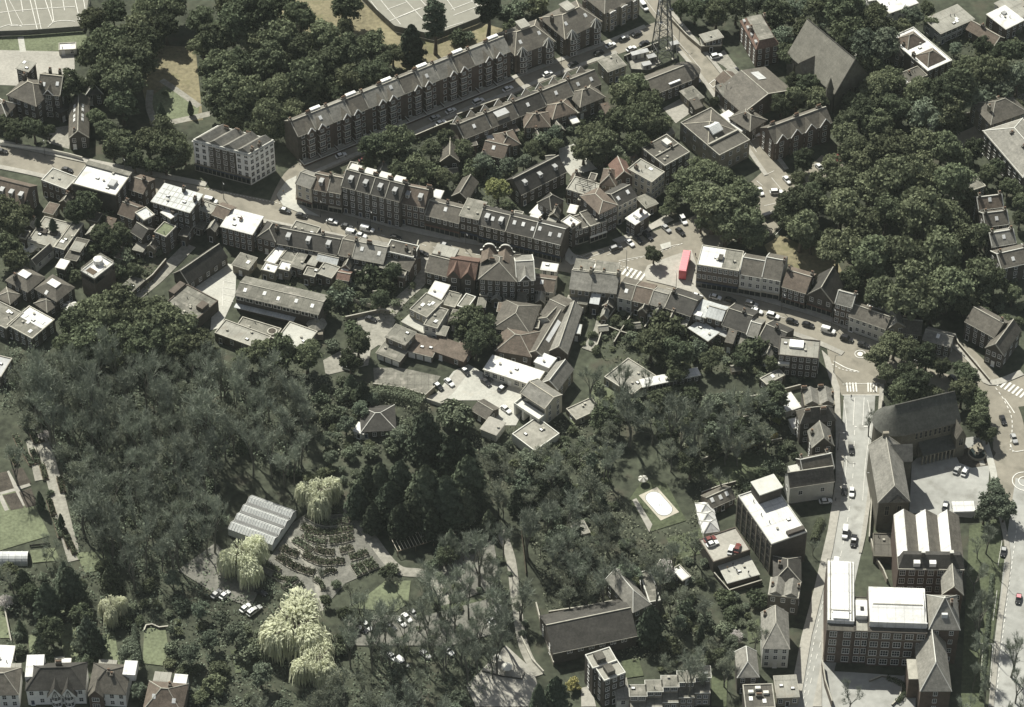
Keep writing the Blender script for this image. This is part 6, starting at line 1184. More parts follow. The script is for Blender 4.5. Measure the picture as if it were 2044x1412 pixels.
# chapel group
def apse_nave(r, W, D, h, rf):
    part(r, 'apse', 'stone_dark', lambda m: (m.lathe([(D/2, -.2), (D/2, h)], 14, 0, (.05, D/2), math.pi/2, 3*math.pi/2),)); part(rf, 'apse_roof', 'chapel_slate', lambda m: (m.lathe([(D/2+.35, h-.1), (.02, h+7)], 14, 0, (-.18, D/2), math.pi/2, 3*math.pi/2),))
    for k in range(4): 
        for dx in (-.75, .75): window(r, W*(.3+.16*k)+dx, 0, h-2.4, .8, 2.6, 's')
    part(r, 'aisle_roof', 'chapel_slate', lambda m: m.profile_x([(-4.6, 4.6), (.05, 6.6)], W*.3, W*.86, .2)); part(r, 'colonnade', 'stone', lambda m: ([m.box(W*(.31+.067*k)-.22, W*(.31+.067*k)+.22, -4.4, -4., 0, 4.3) for k in range(9)], m.box(W*.3, W*.86, -4.45, -3.95, 4.1, 4.5)))
    part(r, 'aisle_wall', 'stone_dark', lambda m: m.box(W*.3, W*.86, -1, -.03, 0, 5)); part(r, 'cross_gable', ['stone_dark', 'slate'], lambda m: (m.box(W*.86, W*1.02, -4.5, .1, -.2, h-3), m.poly([(W*.86, -4.5, h-3), (W*1.02, -4.5, h-3), (W*.94, -4.5, h+.5)]), m.profile_y([(W*.85, h-3.2), (W*.94, h+.7), (W*1.03, h-3.2)], -4.7, 2, .15, 1))); window(r, W*.94, -4.5, h-5, 1.4, 3, 's')
b('large chapel with rounded apse, slate roof and shaded arcade', 1800, 868, 1917, 840, 12, 13, 'gable', 'stone_dark', 'chapel_slate', 7, nc=0, sides=0, cat='chapel', name='chapel', ridge='slate_dark', extra=apse_nave)
def hallx(r, W, D, h, rf):
    part(r, 'cross_wing', ['stone_dark', 'slate_pale'], lambda m: (m.box(W*.5, W+3.2, D*.72, D*.98, -.2, h), m.poly([(W+3.2, D*.72, h), (W+3.2, D*.98, h), (W+3.2, D*.85, h+4)]), m.profile_x([(D*.7, h-.1), (D*.85, h+4.2), (D, h-.1)], W*.5, W+3.4, .15, 1)))
    part(rf, 'ridge_stack', 'stone', lambda m: m.box(W*.4, W*.6, D-.8, D+.2, h+2, h+6.4)); window(r, W*.3, 0, h-4, 1.2, 4, 's'); window(r, W*.7, 0, h-4, 1.2, 4, 's'); part(rf, 'front_gablet', ['slate', 'cream'], lambda m: m.profile_y([(W*.3, h-.2), (W*.62, h+2.4), (W*.95, h-.2)], -.35, 2.5, .15))
b('tall chapel hall with sunlit streaked slate roof beside the hill road', 1754, 1003, 1815, 1001, 13, (1812, 888), 'gabhip', 'stone_dark', 'slate_pale', 5.2, ins=2, nc=0, sides=0, cat='chapel hall', name='hall', ridge='coping', extra=hallx)
b('low dark flat-roofed annexe between the chapel hall and the school', 1744, 1110, 1794, 1112, 3.5, (1798, 1066), 'flat', 'brick_dark', 'felt_dark', par='stone_dark', nc=0)
# school
def schoolN(r, W, D, h, rf):
    part(rf, 'ridge_roof', ['roof_white', 'slate'], lambda m: [(m.poly([(W*k/3, 4.6, h+.4), (W*(k+.42)/3, 4.6, h+3.2), (W*(k+.42)/3, D-.3, h+3.2), (W*k/3, D-.3, h+.4)][::-1], 0), m.poly([(W*(k+.42)/3, 4.6, h+3.2), (W*(k+1)/3, 4.6, h+.4), (W*(k+1)/3, D-.3, h+.4), (W*(k+.42)/3, D-.3, h+3.2)][::-1], 1), m.poly([(W*k/3, 4.62, h), (W*(k+1)/3, 4.62, h), (W*(k+1)/3, 4.62, h+.4), (W*(k+.42)/3, 4.62, h+3.2), (W*k/3, 4.62, h+.4)], 1), m.poly([(W*k/3, D-.32, h), (W*(k+1)/3, D-.32, h), (W*(k+1)/3, D-.32, h+.4), (W*(k+.42)/3, D-.32, h+3.2), (W*k/3, D-.32, h+.4)], 1)) for k in range(3)])  # sunlight put into the colour: left slopes white, right slopes slate
    part(rf, 'front_mansard', ['slate_dark', 'render'], lambda m: (m.hexa([(-.1, -.1, h-.3), (W+.1, -.1, h-.3), (W+.1, 4.6, h-.3), (-.1, 4.6, h-.3)], [(1.6, 3.2, h+3.2), (W-1.2, 3.2, h+3.2), (W-1.2, 4.6, h+3.2), (1.6, 4.6, h+3.2)]),))
    for x in (.28, .52): 
        part(rf, 'dormer', 'white', lambda m: (m.box(W*x-1, W*x+1, .6, 2.6, h+.2, h+2)))
    for x in (.37, .8): part(rf, 'chimney', ['brick_dark', 'render'], lambda m: (m.box(W*x-.5, W*x+.5, 2.6, 3.6, h, h+4.6), m.box(W*x-.6, W*x+.6, 2.5, 3.7, h+4.6, h+4.9, 1)))
b('north school block with redbrick front and three white-lit ridge roofs', 1793, 1136, 1925, 1138, 15, (1926, 1030), 'flat', 'brick_red', 'felt_dark', par='coping', nc=7, nf=4, wz=(1.6, 2.2), dr=0, cat='school', name='school_block', sides=0, extra=schoolN)
b('small slate-gabled school wing with white valley roof', 1882, 1186, 1922, 1187, 13, 9, 'gablex', 'brick_red', 'slate_pale', 3.6, nc=2, cat='school', name='school_block', dr=0)
def whiteroof(r, W, D, h, rf):
    part(rf, 'roof_panel', ['roof_white', 'felt_pale'], lambda m: (m.box(.2, W-.2, 3, D-.2, h-.3, h+1.2), m.box(W*.22, W*.78, 3.4, D-.6, h+1.2, h+1.75), m.box(W*.1, W*.13, 3.4, D-.6, h+1.2, h+1.6, 1), m.box(W*.87, W*.9, 3.4, D-.6, h+1.2, h+1.6, 1), m.box(W*.15, W*.85, 6.4, 6.7, h+1.76, h+1.95, 1)))
b('school west wing with long bright white roof along the hill road', 1650, 1258, 1706, 1261, 15, (1722, 1127), 'flat', 'brick_red', 'felt_dark', par='brick_dark', nc=2, nf=4, wz=(2, 2.4), dr=0, sides=0, cat='school', name='school_block', extra=whiteroof)
b('school link block with small white roof between the two big white roofs', 1707, 1260, 1734, 1261, 15, (1736, 1192), 'flat', 'brick_red', 'felt_pale', par='brick_dark', nc=2, nf=4, wz=(1.4, 2.3), dr=0, cat='school', name='school_block', extra=lambda r, W, D, h, rf: (boxpart(rf, 'lift_room', 'roof_white', .3, W-.3, D*.35, D*.8, h-.3, h+1.6), boxpart(rf, 'roof_hatch', 'black', W*.4, W*.65, D*.5, D*.6, h+1.6, h+1.9)))
def mainroof(r, W, D, h, rf): part(rf, 'roof_panel', ['roof_white', 'felt_pale'], lambda m: (m.box(.2, W-.2, 2.4, D-.2, h-.3, h+1.8), m.profile_x([(2.6, h+1.85), (D*.52, h+2.9), (D-.6, h+1.85)], .8, W-.8, .1, 0), m.box(1.2, W-1.2, D*.52-.2, D*.52+.2, h+2.8, h+3.05, 1), m.box(0, W, 2.0, 2.35, h-.2, h+2.2, 0)))
b('main school block with ribbed white roof and paired sash windows', 1735, 1261, 1851, 1265, 16, (1855, 1182), 'flat', 'brick_red', 'felt_dark', par='brick_dark', nc=5, nf=4, wz=(2.2, 2.2), dr=0, sides=0, cat='school', name='school_block', extra=mainroof, band=[(12.4, .25, 'stone'), (4.2, .3, 'stone')])
b('school stair block with pyramid-like slate roof and dark front slope', 1855, 1256, 1915, 1257, 16, (1920, 1190), 'hip', 'brick_red', 'slate_pale', 7, ins=7, nc=2, nf=4, dr=0, cat='school', name='school_block', ridge='render', ch=[(.75, .5, 1.5)], sk=0, extra=lambda r, W, D, h, rf: part(rf, 'front_window', 'rooflight', lambda m: m.hexa([(W*.4, D*.16, h+2.), (W*.6, D*.16, h+2.), (W*.6, D*.2, h+2.), (W*.4, D*.2, h+2.)], [(W*.4, D*.2, h+3.6), (W*.6, D*.2, h+3.6), (W*.6, D*.26, h+3.6), (W*.4, D*.26, h+3.6)])))
b('school chapel wing with long steep slate roof at the bottom right', 1838, 1379, 1898, 1379, 10, (1908, 1272), 'gabhip', 'brick_red', 'slate_pale', 6, ins=6, nc=1, dr=0, cat='school', name='school_block', ridge='render', sides=0, extra=lambda r, W, D, h, rf: part(r, 'side_porch', ['brick_red', 'coping'], lambda m: (m.box(-3, -.05, D*.25, D*.6, -.2, h-1), m.box(-3.1, -.05, D*.24, D*.61, h-1, h-.6, 1))))
# ---- bottom left houses
def semi(r, W, D, h, rf):
    for xx in (.5, .72):
        part(r, 'bay', 'white', lambda m: (m.lathe([(1.6, -.2), (1.6, 5.6)], 8, 0, (W*xx, 0)),)); part(r, 'timbered_gable', ['white', 'dark_timber', 'slate_dark'], lambda m: (m.poly([(W*xx-2.4, -1.7, 5.4), (W*xx+2.4, -1.7, 5.4), (W*xx, -1.7, 9.3)], 0), m.tube((W*xx, -1.75, 5.6), (W*xx, -1.75, 8.3), .09, .09, 4, 1), m.tube((W*xx-.9, -1.75, 5.6), (W*xx-.2, -1.75, 8), .08, .08, 4, 1), m.tube((W*xx+.9, -1.75, 5.6), (W*xx+.2, -1.75, 8), .08, .08, 4, 1), m.profile_y([(W*xx-2.6, 5.25), (W*xx, 9.5), (W*xx+2.6, 5.25)], -1.8, 4, .14, 2)))
        for z in (1.6, 4.3):
            for t in (-.6, 0, .6): window(r, W*xx+1.58*math.sin(t), -1.58*math.cos(t), z, .95, 1.3, 'w', t)
b('white semi-detached pair with dark hip roof and two timbered gables', 52, 1378, 169, 1375, 7, 10, 'hip', 'white', 'slate_dark', 4.2, nc=6, nf=2, cw='brick', ch=[(.55, .7, 2, 2)], cat='semi-detached houses', ridge='slate_dark', extra=lambda r, W, D, h, rf: (semi(r, W, D, h, rf), boxpart(r, 'side_roof', 'roof_white', -.4, W*.28, 3.5, D+2, h-1.2, h+2.0)))
b('house with brick bay gable and white upper wall at the bottom left', 177, 1382, 250, 1386, 6, 11, 'hip', 'white', 'slate', 4.2, nc=4, nf=2, cw='brick', ch=[(.5, .5, 1.8), (.6, .4, 1.6)], ridge='slate_dark', extra=lambda r, W, D, h, rf: (part(r, 'brick_gable', ['brick_red', 'render', 'slate'], lambda m: (m.box(.2, W*.4, -1.4, .1, -.2, h), m.poly([(.2, -1.4, h), (W*.4, -1.4, h), (W*.2+.1, -1.4, h+2.6)], 0), m.profile_y([(0, h-.2), (W*.2+.1, h+2.8), (W*.4+.2, h-.2)], -1.6, 3, .14, 2))), [window(r, W*.2, -1.42, z, 2, 1.4) for z in (1.6, 4.4)], boxpart(r, 'rear_flat', 'felt_pale', W*.05, W*.55, D, D+4, 0, 3.4), boxpart(r, 'side_dormer', 'roof_white', W*.85, W*1.2, D*.55, D*1.05, h-1, h+1.8)))
b('house with brown roof and white rear flat roofs on the bottom edge', 286, 1418, 362, 1424, 5.5, 11, 'hip', 'brick', 'tile_brown', 4.2, nc=4, ch=[(.6, .7, 1.6)], sk=2, extra=lambda r, W, D, h, rf: (boxpart(r, 'rear_flat', 'roof_white', W*.6, W*.95, D+.1, D+4, 0, 5.2), boxpart(r, 'rear_wing', 'felt_pale', W*.05, W*.5, D+.1, D+5, 0, 4.4)))
b('half-visible white-fronted house in the bottom left corner', -40, 1388, 36, 1386, 6, 10, 'hip', 'white', 'slate', 4, nc=4, cw='brick', extra=lambda r, W, D, h, rf: boxpart(r, 'rear_flat', 'felt_pale', W*.72, W*.98, D+.1, D+4, 0, 3.6))
b('white-roofed garden room at the left edge above the corner house', -22, 1330, 20, 1332, 3, (20, 1290), 'slab', 'render', 'roof_white', nc=2, cat='garden room', name='garden_room')
b('small pale-topped outhouse behind the semi-detached pair', 122, 1336, 138, 1336, 3, 4, 'slab', 'render', 'roof_white', nc=1, cat='outhouse', name='outbuilding')
# ================================================================ STRUCTURES OF THEIR OWN
# lattice mast
p = G(1322, 113); e = empty('lattice_mast', (p.x, p.y, 0), R(18), 'tall dark steel lattice mast rising off the top edge', 'mast')
HM = 44.; tiers = [0, 5, 10, 14.5, 19, 23, 27, 30.5, 34, 37, 40, 42, 44]
hwid = lambda z: 3.3-(3.3-.6)*min(1, z/40.)
for sx, sy in ((-1, -1), (1, -1), (1, 1), (-1, 1)): part(e, 'leg', 'metal', lambda m: [m.tube((sx*hwid(a), sy*hwid(a), a), (sx*hwid(c), sy*hwid(c), c), .17, .17, 5) for a, c in zip(tiers, tiers[1:])])
for k, (a, c) in enumerate(zip(tiers, tiers[1:])):
    def br(m):
        P = [(-1, -1), (1, -1), (1, 1), (-1, 1)]
        for q in range(4):
            x0, y0 = P[q]; x1, y1 = P[(q+1) % 4]; m.tube((x0*hwid(a), y0*hwid(a), a), (x1*hwid(c), y1*hwid(c), c), .08, .08, 4); m.tube((x1*hwid(a), y1*hwid(a), a), (x0*hwid(c), y0*hwid(c), c), .08, .08, 4); m.tube((x0*hwid(c), y0*hwid(c), c), (x1*hwid(c), y1*hwid(c), c), .08, .08, 4)
    part(e, 'bracing', 'metal', br)
part(e, 'antenna_cluster', ['metal', 'lead'], lambda m: ([m.box(s*(hwid(z)+.2)-.15, s*(hwid(z)+.2)+.15, -.6, .6, z, z+2, 1) for s in (-1, 1) for z in (20, 25, 29)], [m.lathe([(.05, z), (.7, z+.3), (.75, z+.35)], 12, 1, (hwid(z)*s, -hwid(z)-.4)) for s, z in ((-1, 18), (1, 23), (-.2, 28))]))
part(e, 'footing', 'coping', lambda m: [m.box(sx*3.3-.7, sx*3.3+.7, sy*3.3-.7, sy*3.3+.7, 0, .6) for sx in (-1, 1) for sy in (-1, 1)])
for i, (x, y, c) in enumerate(((1268, 116, 'lead'), (1285, 112, 'render'), (1345, 96, 'render'), (1300, 122, 'felt'), (1290, 137, 'lead'))):
    p = G(x, y); o = empty('equipment_cabin', (p.x, p.y, 0), R(20), ['grey equipment cabin left of the mast', 'white equipment cabin between the rails and the mast', 'small white cabin right of the mast by the road', 'brown equipment cabin at the foot of the mast', 'grey cabin at the edge of the mast yard'][i], 'cabin', 'mast equipment cabins')
    part(o, 'body', c, lambda m: m.box(-1.6, 1.6, -1., 1., 0, 2.3)); part(o, 'roof', 'lead', lambda m: m.box(-1.7, 1.7, -1.1, 1.1, 2.3, 2.45)); part(o, 'door', 'metal', lambda m: m.box(-.4, .4, -1.05, -.98, .1, 2.))
wall_line('brick wall with pale coping round the mast yard', [(1246, 120), (1300, 98), (1316, 92)], 2, .3, 'brick'); fence('dark railing along the mast yard', [(1250, 118), (1260, 146), (1295, 148), (1352, 124), (1350, 108)], 2, 'metal')
# sports court fences
fence('chain fence along the near edge of the left sports court', [(-20, 74), (0, 73), (60, 71), (166, 63), (182, 10)], 2.6, 'metal', step=3)
fence('tall chain fence round the tennis courts', [(722, 0), (755, 34), (788, 64), (868, 82), (955, 48), (1000, 10)], 3., 'metal', step=3)
# garden and yard walls
WL = [('low pale wall with piers along the road below the mansion', [(0, 290), (40, 296), (90, 302), (140, 313), (165, 320)], 1.4, 'render'), ('brick wall lining the lane behind the panelled roof block', [(246, 590), (263, 592), (305, 558), (332, 526)], 2.2, 'brick'),
 ('tall buttressed wall on the alley beside the white parapets', [(820, 560), (832, 520), (836, 505)], 6, 'brick_grey'), ('boundary wall along the diagonal road right side', [(1318, 20), (1370, 75), (1400, 100)], 1.6, 'stone'),
 ('garden wall behind the low terrace gardens', [(820, 283), (870, 262), (912, 246)], 2.2, 'brick'), ('wall separating terrace street from the front gardens', [(912, 236), (970, 214), (1010, 200)], 1.8, 'brick'),
 ('boundary wall beside the road above the church trees', [(1905, 238), (1945, 228), (2000, 205)], 1.4, 'stone'), ('white-coped wall dropping beside the right edge lane', [(1905, 672), (1912, 690), (1950, 735), (1975, 765)], 1.6, 'brick'),
 ('stone wall stepping along the hill road beside the chapel', [(1760, 800), (1752, 870), (1742, 950), (1738, 1020), (1734, 1080)], 2., 'stone'), ('curved stone wall by the annexe below the chapel hall', [(1738, 1085), (1746, 1120), (1762, 1145), (1770, 1165)], 2.2, 'stone'),
 ('brick wall down the hill below the school', [(1640, 1330), (1646, 1370), (1660, 1412)], 3, 'brick'), ('low curved garden wall in the school yard', [(1735, 1362), (1760, 1352), (1785, 1356), (1800, 1370), (1795, 1395), (1780, 1410)], .9, 'stone_dark'),
 ('low retaining wall below the white studio court', [(845, 800), (880, 812), (895, 806)], 1.6, 'render'), ('curved white-topped wall round the right-hand lawn', [(288, 1262), (292, 1252), (304, 1250), (318, 1256), (336, 1254)], 1., 'brick'),
 ('garden boundary wall between two bottom left gardens', [(10, 1220), (22, 1280), (32, 1320)], 1.6, 'render'), ('low wall of the lawn garden above the white end wall', [(1400, 922), (1450, 900), (1535, 885), (1560, 880)], 1.2, 'stone'),
 ('pale wall along the gravel track beside the dark louvred hall', [(1040, 1275), (1062, 1320), (1085, 1345)], 1.2, 'render'), ('long wall left of the dark louvred hall', [(1070, 1210), (1085, 1270), (1105, 1330)], 1.8, 'stone'),
 ('sloped pale retaining wall below the garages', [(745, 775), (800, 782), (850, 797), (868, 780)], 2.2, 'stone'), ('garden wall behind the bright terrace houses', [(690, 640), (760, 625), (778, 628)], 1.8, 'stone')]
for lab, pts, h, mt in WL: wall_line(lab, pts, h, .3, mt)
fence('pale panelled fence by the gravel yard', [(706, 605), (740, 616), (772, 626)], 2, 'cream'); fence('dark low railing with hedge line round the yard islands', [(962, 1342), (1000, 1352), (1042, 1358), (1047, 1345)], .9, 'dark_timber')
fence('timber fence round the plank garden strip', [(60, 1092), (100, 1088)], 1., 'dark_timber'); fence('wooden fence beside the gravel track', [(1040, 1060), (1046, 1110), (1050, 1150)], 1.6, 'timber')
hedge('long rounded clipped hedge below the garages', [(738, 795), (770, 790), (810, 798), (845, 812)], 5, 3.4, 'leaf_glossy'); hedge('hedge dividing the bottom left lawns', [(268, 1255), (272, 1290), (282, 1330)], 1.6, 2.2, 'leaf_grey'); hedge('bright flowering hedge across the lawn garden', [(1470, 898), (1510, 886), (1550, 872)], 2.2, 2, 'yellow_leaf'); hedge('dark hedge at the roof walk', [(1290, 790), (1340, 785), (1390, 775)], 3, 2.5, 'leaf_dark')
hedge('hedge along the hill road front gardens', [(1624, 1080), (1630, 1060), (1640, 1040)], 2.4, 1.6, 'leaf_dark'); hedge('hedge along the avenue beside the school', [(1980, 1150), (1972, 1240), (1958, 1400)], 1.4, 1.2, 'leaf_grey'); hedge('dark curved hedge in the school yard', [(1770, 1355), (1800, 1368), (1806, 1385), (1790, 1405)], 1.8, 1.2, 'leaf_dark')
# glasshouses, beds, pergola
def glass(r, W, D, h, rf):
    part(rf, 'valley_shade', 'metal', lambda m: [m.box(.2, W-.2, D*j/4-.6, D*j/4+.45, h-.12, h+.36) for j in range(1, 4)])  # dark strips over the valleys stand in for shaded roof slopes
    part(rf, 'glazing_bar', 'white', lambda m: [m.tube((W*k/16, D*(j+s)/4, h), (W*k/16, D*(j+.5)/4, h+.27*D/4), .05, .05, 4) for k in range(17) for j in range(4) for s in (0, 1)])
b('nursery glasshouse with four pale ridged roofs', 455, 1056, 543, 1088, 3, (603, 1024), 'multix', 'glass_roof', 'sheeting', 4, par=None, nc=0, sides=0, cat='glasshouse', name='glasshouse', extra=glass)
p = G(25, 1118); e = empty('polytunnel', (p.x, p.y, 0), R(0), 'pale plastic polytunnel greenhouse at the left edge', 'polytunnel')
part(e, 'cover', 'glass_roof', lambda m: [m.poly([(x0, 2.6*math.cos(math.pi*k/10), 2.9*math.sin(math.pi*k/10)), (x0+2, 2.6*math.cos(math.pi*k/10), 2.9*math.sin(math.pi*k/10)), (x0+2, 2.6*math.cos(math.pi*(k+1)/10), 2.9*math.sin(math.pi*(k+1)/10)), (x0, 2.6*math.cos(math.pi*(k+1)/10), 2.9*math.sin(math.pi*(k+1)/10))]) for k in range(10) for x0 in (-7, -5, -3, -1, 1, 3)])
for x in (-7, -5, -3, -1, 1, 3, 5): part(e, 'hoop', 'white', lambda m: [m.tube((x, 2.65*math.cos(math.pi*k/10), 2.95*math.sin(math.pi*k/10)), (x, 2.65*math.cos(math.pi*(k+1)/10), 2.95*math.sin(math.pi*(k+1)/10)), .06, .06, 4) for k in range(10)])
part(e, 'end_frame', 'dark_timber', lambda m: m.box(4.6, 4.7, -2.3, 2.3, 0, 1.6))
BEDS = [[(612, 1030), (650, 1046), (702, 1040)], [(622, 1015), (650, 1024), (685, 1022)], [(603, 1052), (640, 1066), (705, 1058)], [(606, 1070), (628, 1080), (652, 1084)], [(657, 1083), (682, 1080), (706, 1074)], [(630, 1098), (648, 1104), (668, 1104)], [(678, 1102), (692, 1099), (704, 1094)], [(606, 1108), (640, 1124), (688, 1122)], [(698, 1116), (716, 1111), (734, 1104)], [(588, 1078), (604, 1090), (622, 1101)], [(555, 1112), (590, 1134), (628, 1146)], [(563, 1093), (578, 1104), (596, 1110)], [(704, 1130), (712, 1142), (718, 1152)], [(715, 1126), (723, 1137), (730, 1147)], [(727, 1122), (735, 1132), (742, 1141)], [(738, 1118), (746, 1128), (752, 1137)], [(530, 1128), (546, 1136), (560, 1142)], [(545, 1150), (565, 1158), (590, 1160)], [(564, 1176), (578, 1166), (594, 1155)], [(572, 1188), (588, 1178), (606, 1168)], [(640, 1150), (660, 1140), (670, 1145)], [(628, 1158), (640, 1166), (646, 1180)]]
BEDS += [[(62, 862), (74, 888)], [(72, 858), (86, 884)], [(50, 905), (64, 930)], [(84, 930), (92, 960)], [(98, 1000), (108, 1030)], [(112, 1040), (122, 1075)], [(128, 1062), (140, 1096)], [(118, 955), (126, 985)], [(30, 870), (44, 900)], [(20, 905), (34, 930)], [(140, 1085), (150, 1108)], [(64, 900), (76, 928)]]
for i, pts in enumerate(BEDS):
    L = line(pts); c = sum(L, Vector())/len(L); c.z = 0; e = empty('planting_bed', c, 0, 'curved raised planting bed in the nursery fan of beds' if i < 22 else 'narrow cultivated strip beside the left allotment path', 'planting bed', 'nursery planting beds' if i < 22 else 'allotment strips'); Q = [q-c for q in L]
    mb = MB(); w = 2.7 if i < 12 else 1.7; strip_mb(mb, Q, w+.3, 0, .6, 0, 0); strip_mb(mb, Q, w, .61, .625, 0, 1); ob('edging', mb.mesh('edging', ['coping' if i < 22 else 'timber', 'soil']), e)
    Cs = []
    for a, d in zip(Q, Q[1:]):
        n = int((d-a).length*34); t = NR.uniform(0, 1, n); dd = (d-a).normalized(); s = NR.uniform(-w/2, w/2, n); Cs.append(np.stack([a.x+(d.x-a.x)*t-dd.y*s, a.y+(d.y-a.y)*t+dd.x*s, NR.uniform(.6, 1.6, n)], 1))
    P = np.concatenate(Cs); N_ = unit(len(P)); N_[:, 2] = abs(N_[:, 2]); V, F = quads(P, N_, NR.uniform(.12, .26, len(P))); ob('plants', mesh_np('plants', V, F, ['leaf_dark' if i % 3 else 'leaf_glossy']), e)
def pergola(label, x, y, W, D, rz, n=9):
    p = G(x, y); e = empty('pergola', (p.x, p.y, 0), rz, label, 'pergola'); part(e, 'slats', 'cream', lambda m: [m.box(-W/2+W*k/(n-1)-.07, -W/2+W*k/(n-1)+.07, -D/2, D/2, 2.5, 2.62) for k in range(n)]); part(e, 'beam', 'timber', lambda m: [m.box(-W/2, W/2, s*D/2-.1, s*D/2+.1, 2.35, 2.5) for s in (-1, 1)])
    for sx in (-1, 0, 1):
        for sy in (-1, 1): part(e, 'post', 'timber', lambda m: m.box(sx*W/2-.1, sx*W/2+.1, sy*D/2-.1, sy*D/2+.1, 0, 2.35))
pergola('slatted shade pergola below the dark conifers', 822, 1085, 12, 7, R(22), 12)
b('long shed with pale grey roof strip under the dark conifers', 832, 1062, 878, 1044, 3, 4, 'slab', 'dark_timber', 'felt', nc=2, cat='shed', name='shed')
# swimming pool
c = [G(*q) for q in ((1275, 988), (1312, 972), (1356, 1022), (1318, 1046))]; u = (c[2]-c[1]); ang = math.atan2(u.y, u.x); ctr = sum(c, Vector())/4; Lp = u.length; Wp = abs((c[0]-c[1]).cross(u.normalized()).z)
e = empty('swimming_pool', (ctr.x, ctr.y, 0), ang, 'covered oval swimming pool on a rectangular white deck', 'swimming pool')
part(e, 'deck', 'cream', lambda m: m.box(-Lp/2, Lp/2, -Wp/2, Wp/2, 0, .28))
a_, r_ = Lp/2-Wp*.42-.6, Wp*.38
st = [(a_+r_*math.cos(t), r_*math.sin(t)) for t in [-math.pi/2+math.pi*k/14 for k in range(15)]]+[(-a_+r_*math.cos(t), r_*math.sin(t)) for t in [math.pi/2+math.pi*k/14 for k in range(15)]]
part(e, 'pool_cover', 'pool_cover', lambda m: m.poly([(x, y, .34) for x, y in st])); part(e, 'pool_edge', 'metal', lambda m: [m.poly([(x0, y0, .33), (x0*1.025, y0*1.05, .33), (x1*1.025, y1*1.05, .33), (x1, y1, .33)]) for (x0, y0), (x1, y1) in zip(st, st[1:]+st[:1])]); part(e, 'ladder', 'metal', lambda m: [m.tube((a_*.3, s, .3), (a_*.3, s, 1), .05, .05, 5) for s in (-.3, .3)])
# fountain, canopy, parasols
p = G(1950, 908); e = empty('fountain', (p.x, p.y, 0), 0, 'tiered stone fountain in the round courtyard garden', 'fountain')
part(e, 'basin', 'stone', lambda m: (m.lathe([(3., 0), (3., .9), (2.6, .9), (2.5, .5), (.01, .5)], 20),)); part(e, 'pedestal', 'stone', lambda m: (m.lathe([(.9, .5), (.6, 1.2), (.5, 2.4), (1.7, 3.), (1.8, 3.2), (.4, 3.1), (.35, 4.2), (.9, 4.6), (.9, 4.75), (.25, 4.7), (.2, 5.6), (.01, 5.8)], 16),)); part(e, 'water', 'water', lambda m: (m.lathe([(2.55, .75), (.01, .75)], 20),))
p = G(1922, 1024); e = empty('canopy', (p.x, p.y, 0), R(2), 'white flat canopy tent in the sunny chapel courtyard', 'canopy'); part(e, 'canopy_roof', 'roof_white', lambda m: (m.hexa([(-3.6, -2.4, 2.8), (3.6, -2.4, 2.8), (3.6, 2.4, 2.8), (-3.6, 2.4, 2.8)], [(-3.4, -2.2, 3.1), (3.4, -2.2, 3.1), (3.4, 2.2, 3.1), (-3.4, 2.2, 3.1)]),))
for sx in (-1, 1):
    for sy in (-1, 1): part(e, 'pole', 'white', lambda m: m.tube((sx*3.4, sy*2.2, 0), (sx*3.4, sy*2.2, 2.8), .06, .06, 6))
def parasol(x, y, r, label, grp=None, n=12, strip2=False):
    p = G(x, y); e = empty('parasol', (p.x, p.y, 0), random.random(), label, 'parasol', grp); part(e, 'canopy', ['render', 'felt'], lambda m: [m.poly([(r*math.cos(2*math.pi*k/n), r*math.sin(2*math.pi*k/n), 2.2), (r*math.cos(2*math.pi*(k+1)/n), r*math.sin(2*math.pi*(k+1)/n), 2.2), (0, 0, 3.)], k % 2 if strip2 else 0) for k in range(n)]+[m.poly([(r*math.cos(2*math.pi*k/n), r*math.sin(2*math.pi*k/n), 2.05), (r*math.cos(2*math.pi*(k+1)/n), r*math.sin(2*math.pi*(k+1)/n), 2.05), (r*math.cos(2*math.pi*(k+1)/n), r*math.sin(2*math.pi*(k+1)/n), 2.2), (r*math.cos(2*math.pi*k/n), r*math.sin(2*math.pi*k/n), 2.2)], 0) for k in range(n)]); part(e, 'pole', 'metal', lambda m: m.tube((0, 0, 0), (0, 0, 3.1), .05, .05, 6)); part(e, 'base', 'stone', lambda m: m.box(-.4, .4, -.4, .4, 0, .15))
for i, (x, y, r) in enumerate(((50, 510, 1.1), (54, 518, 1.3), (62, 508, 1.5), (69, 502, 1.4), (46, 504, .9))): parasol(x, y, r, f'{ordinal(i, 5) if False else ["small low", "nearest", "largest", "rightmost", "leftmost"][i]} of five white parasols beside the pale roof terrace', 'white parasols')
parasol(142, 620, 2.6, 'large striped parasol right of the pyramid-roofed houses', None, 12, True); parasol(1283, 965, 1.6, 'dark-ribbed parasol on the lawn above the pool', None, 10, True); parasol(992, 1322, 1.4, 'round white parasol in the yard, upper of two'); parasol(1012, 1340, 1.7, 'round white parasol in the yard, lower of two')
parasol(1232, 605, 1.7, 'pointed white parasol behind the white-rendered house')

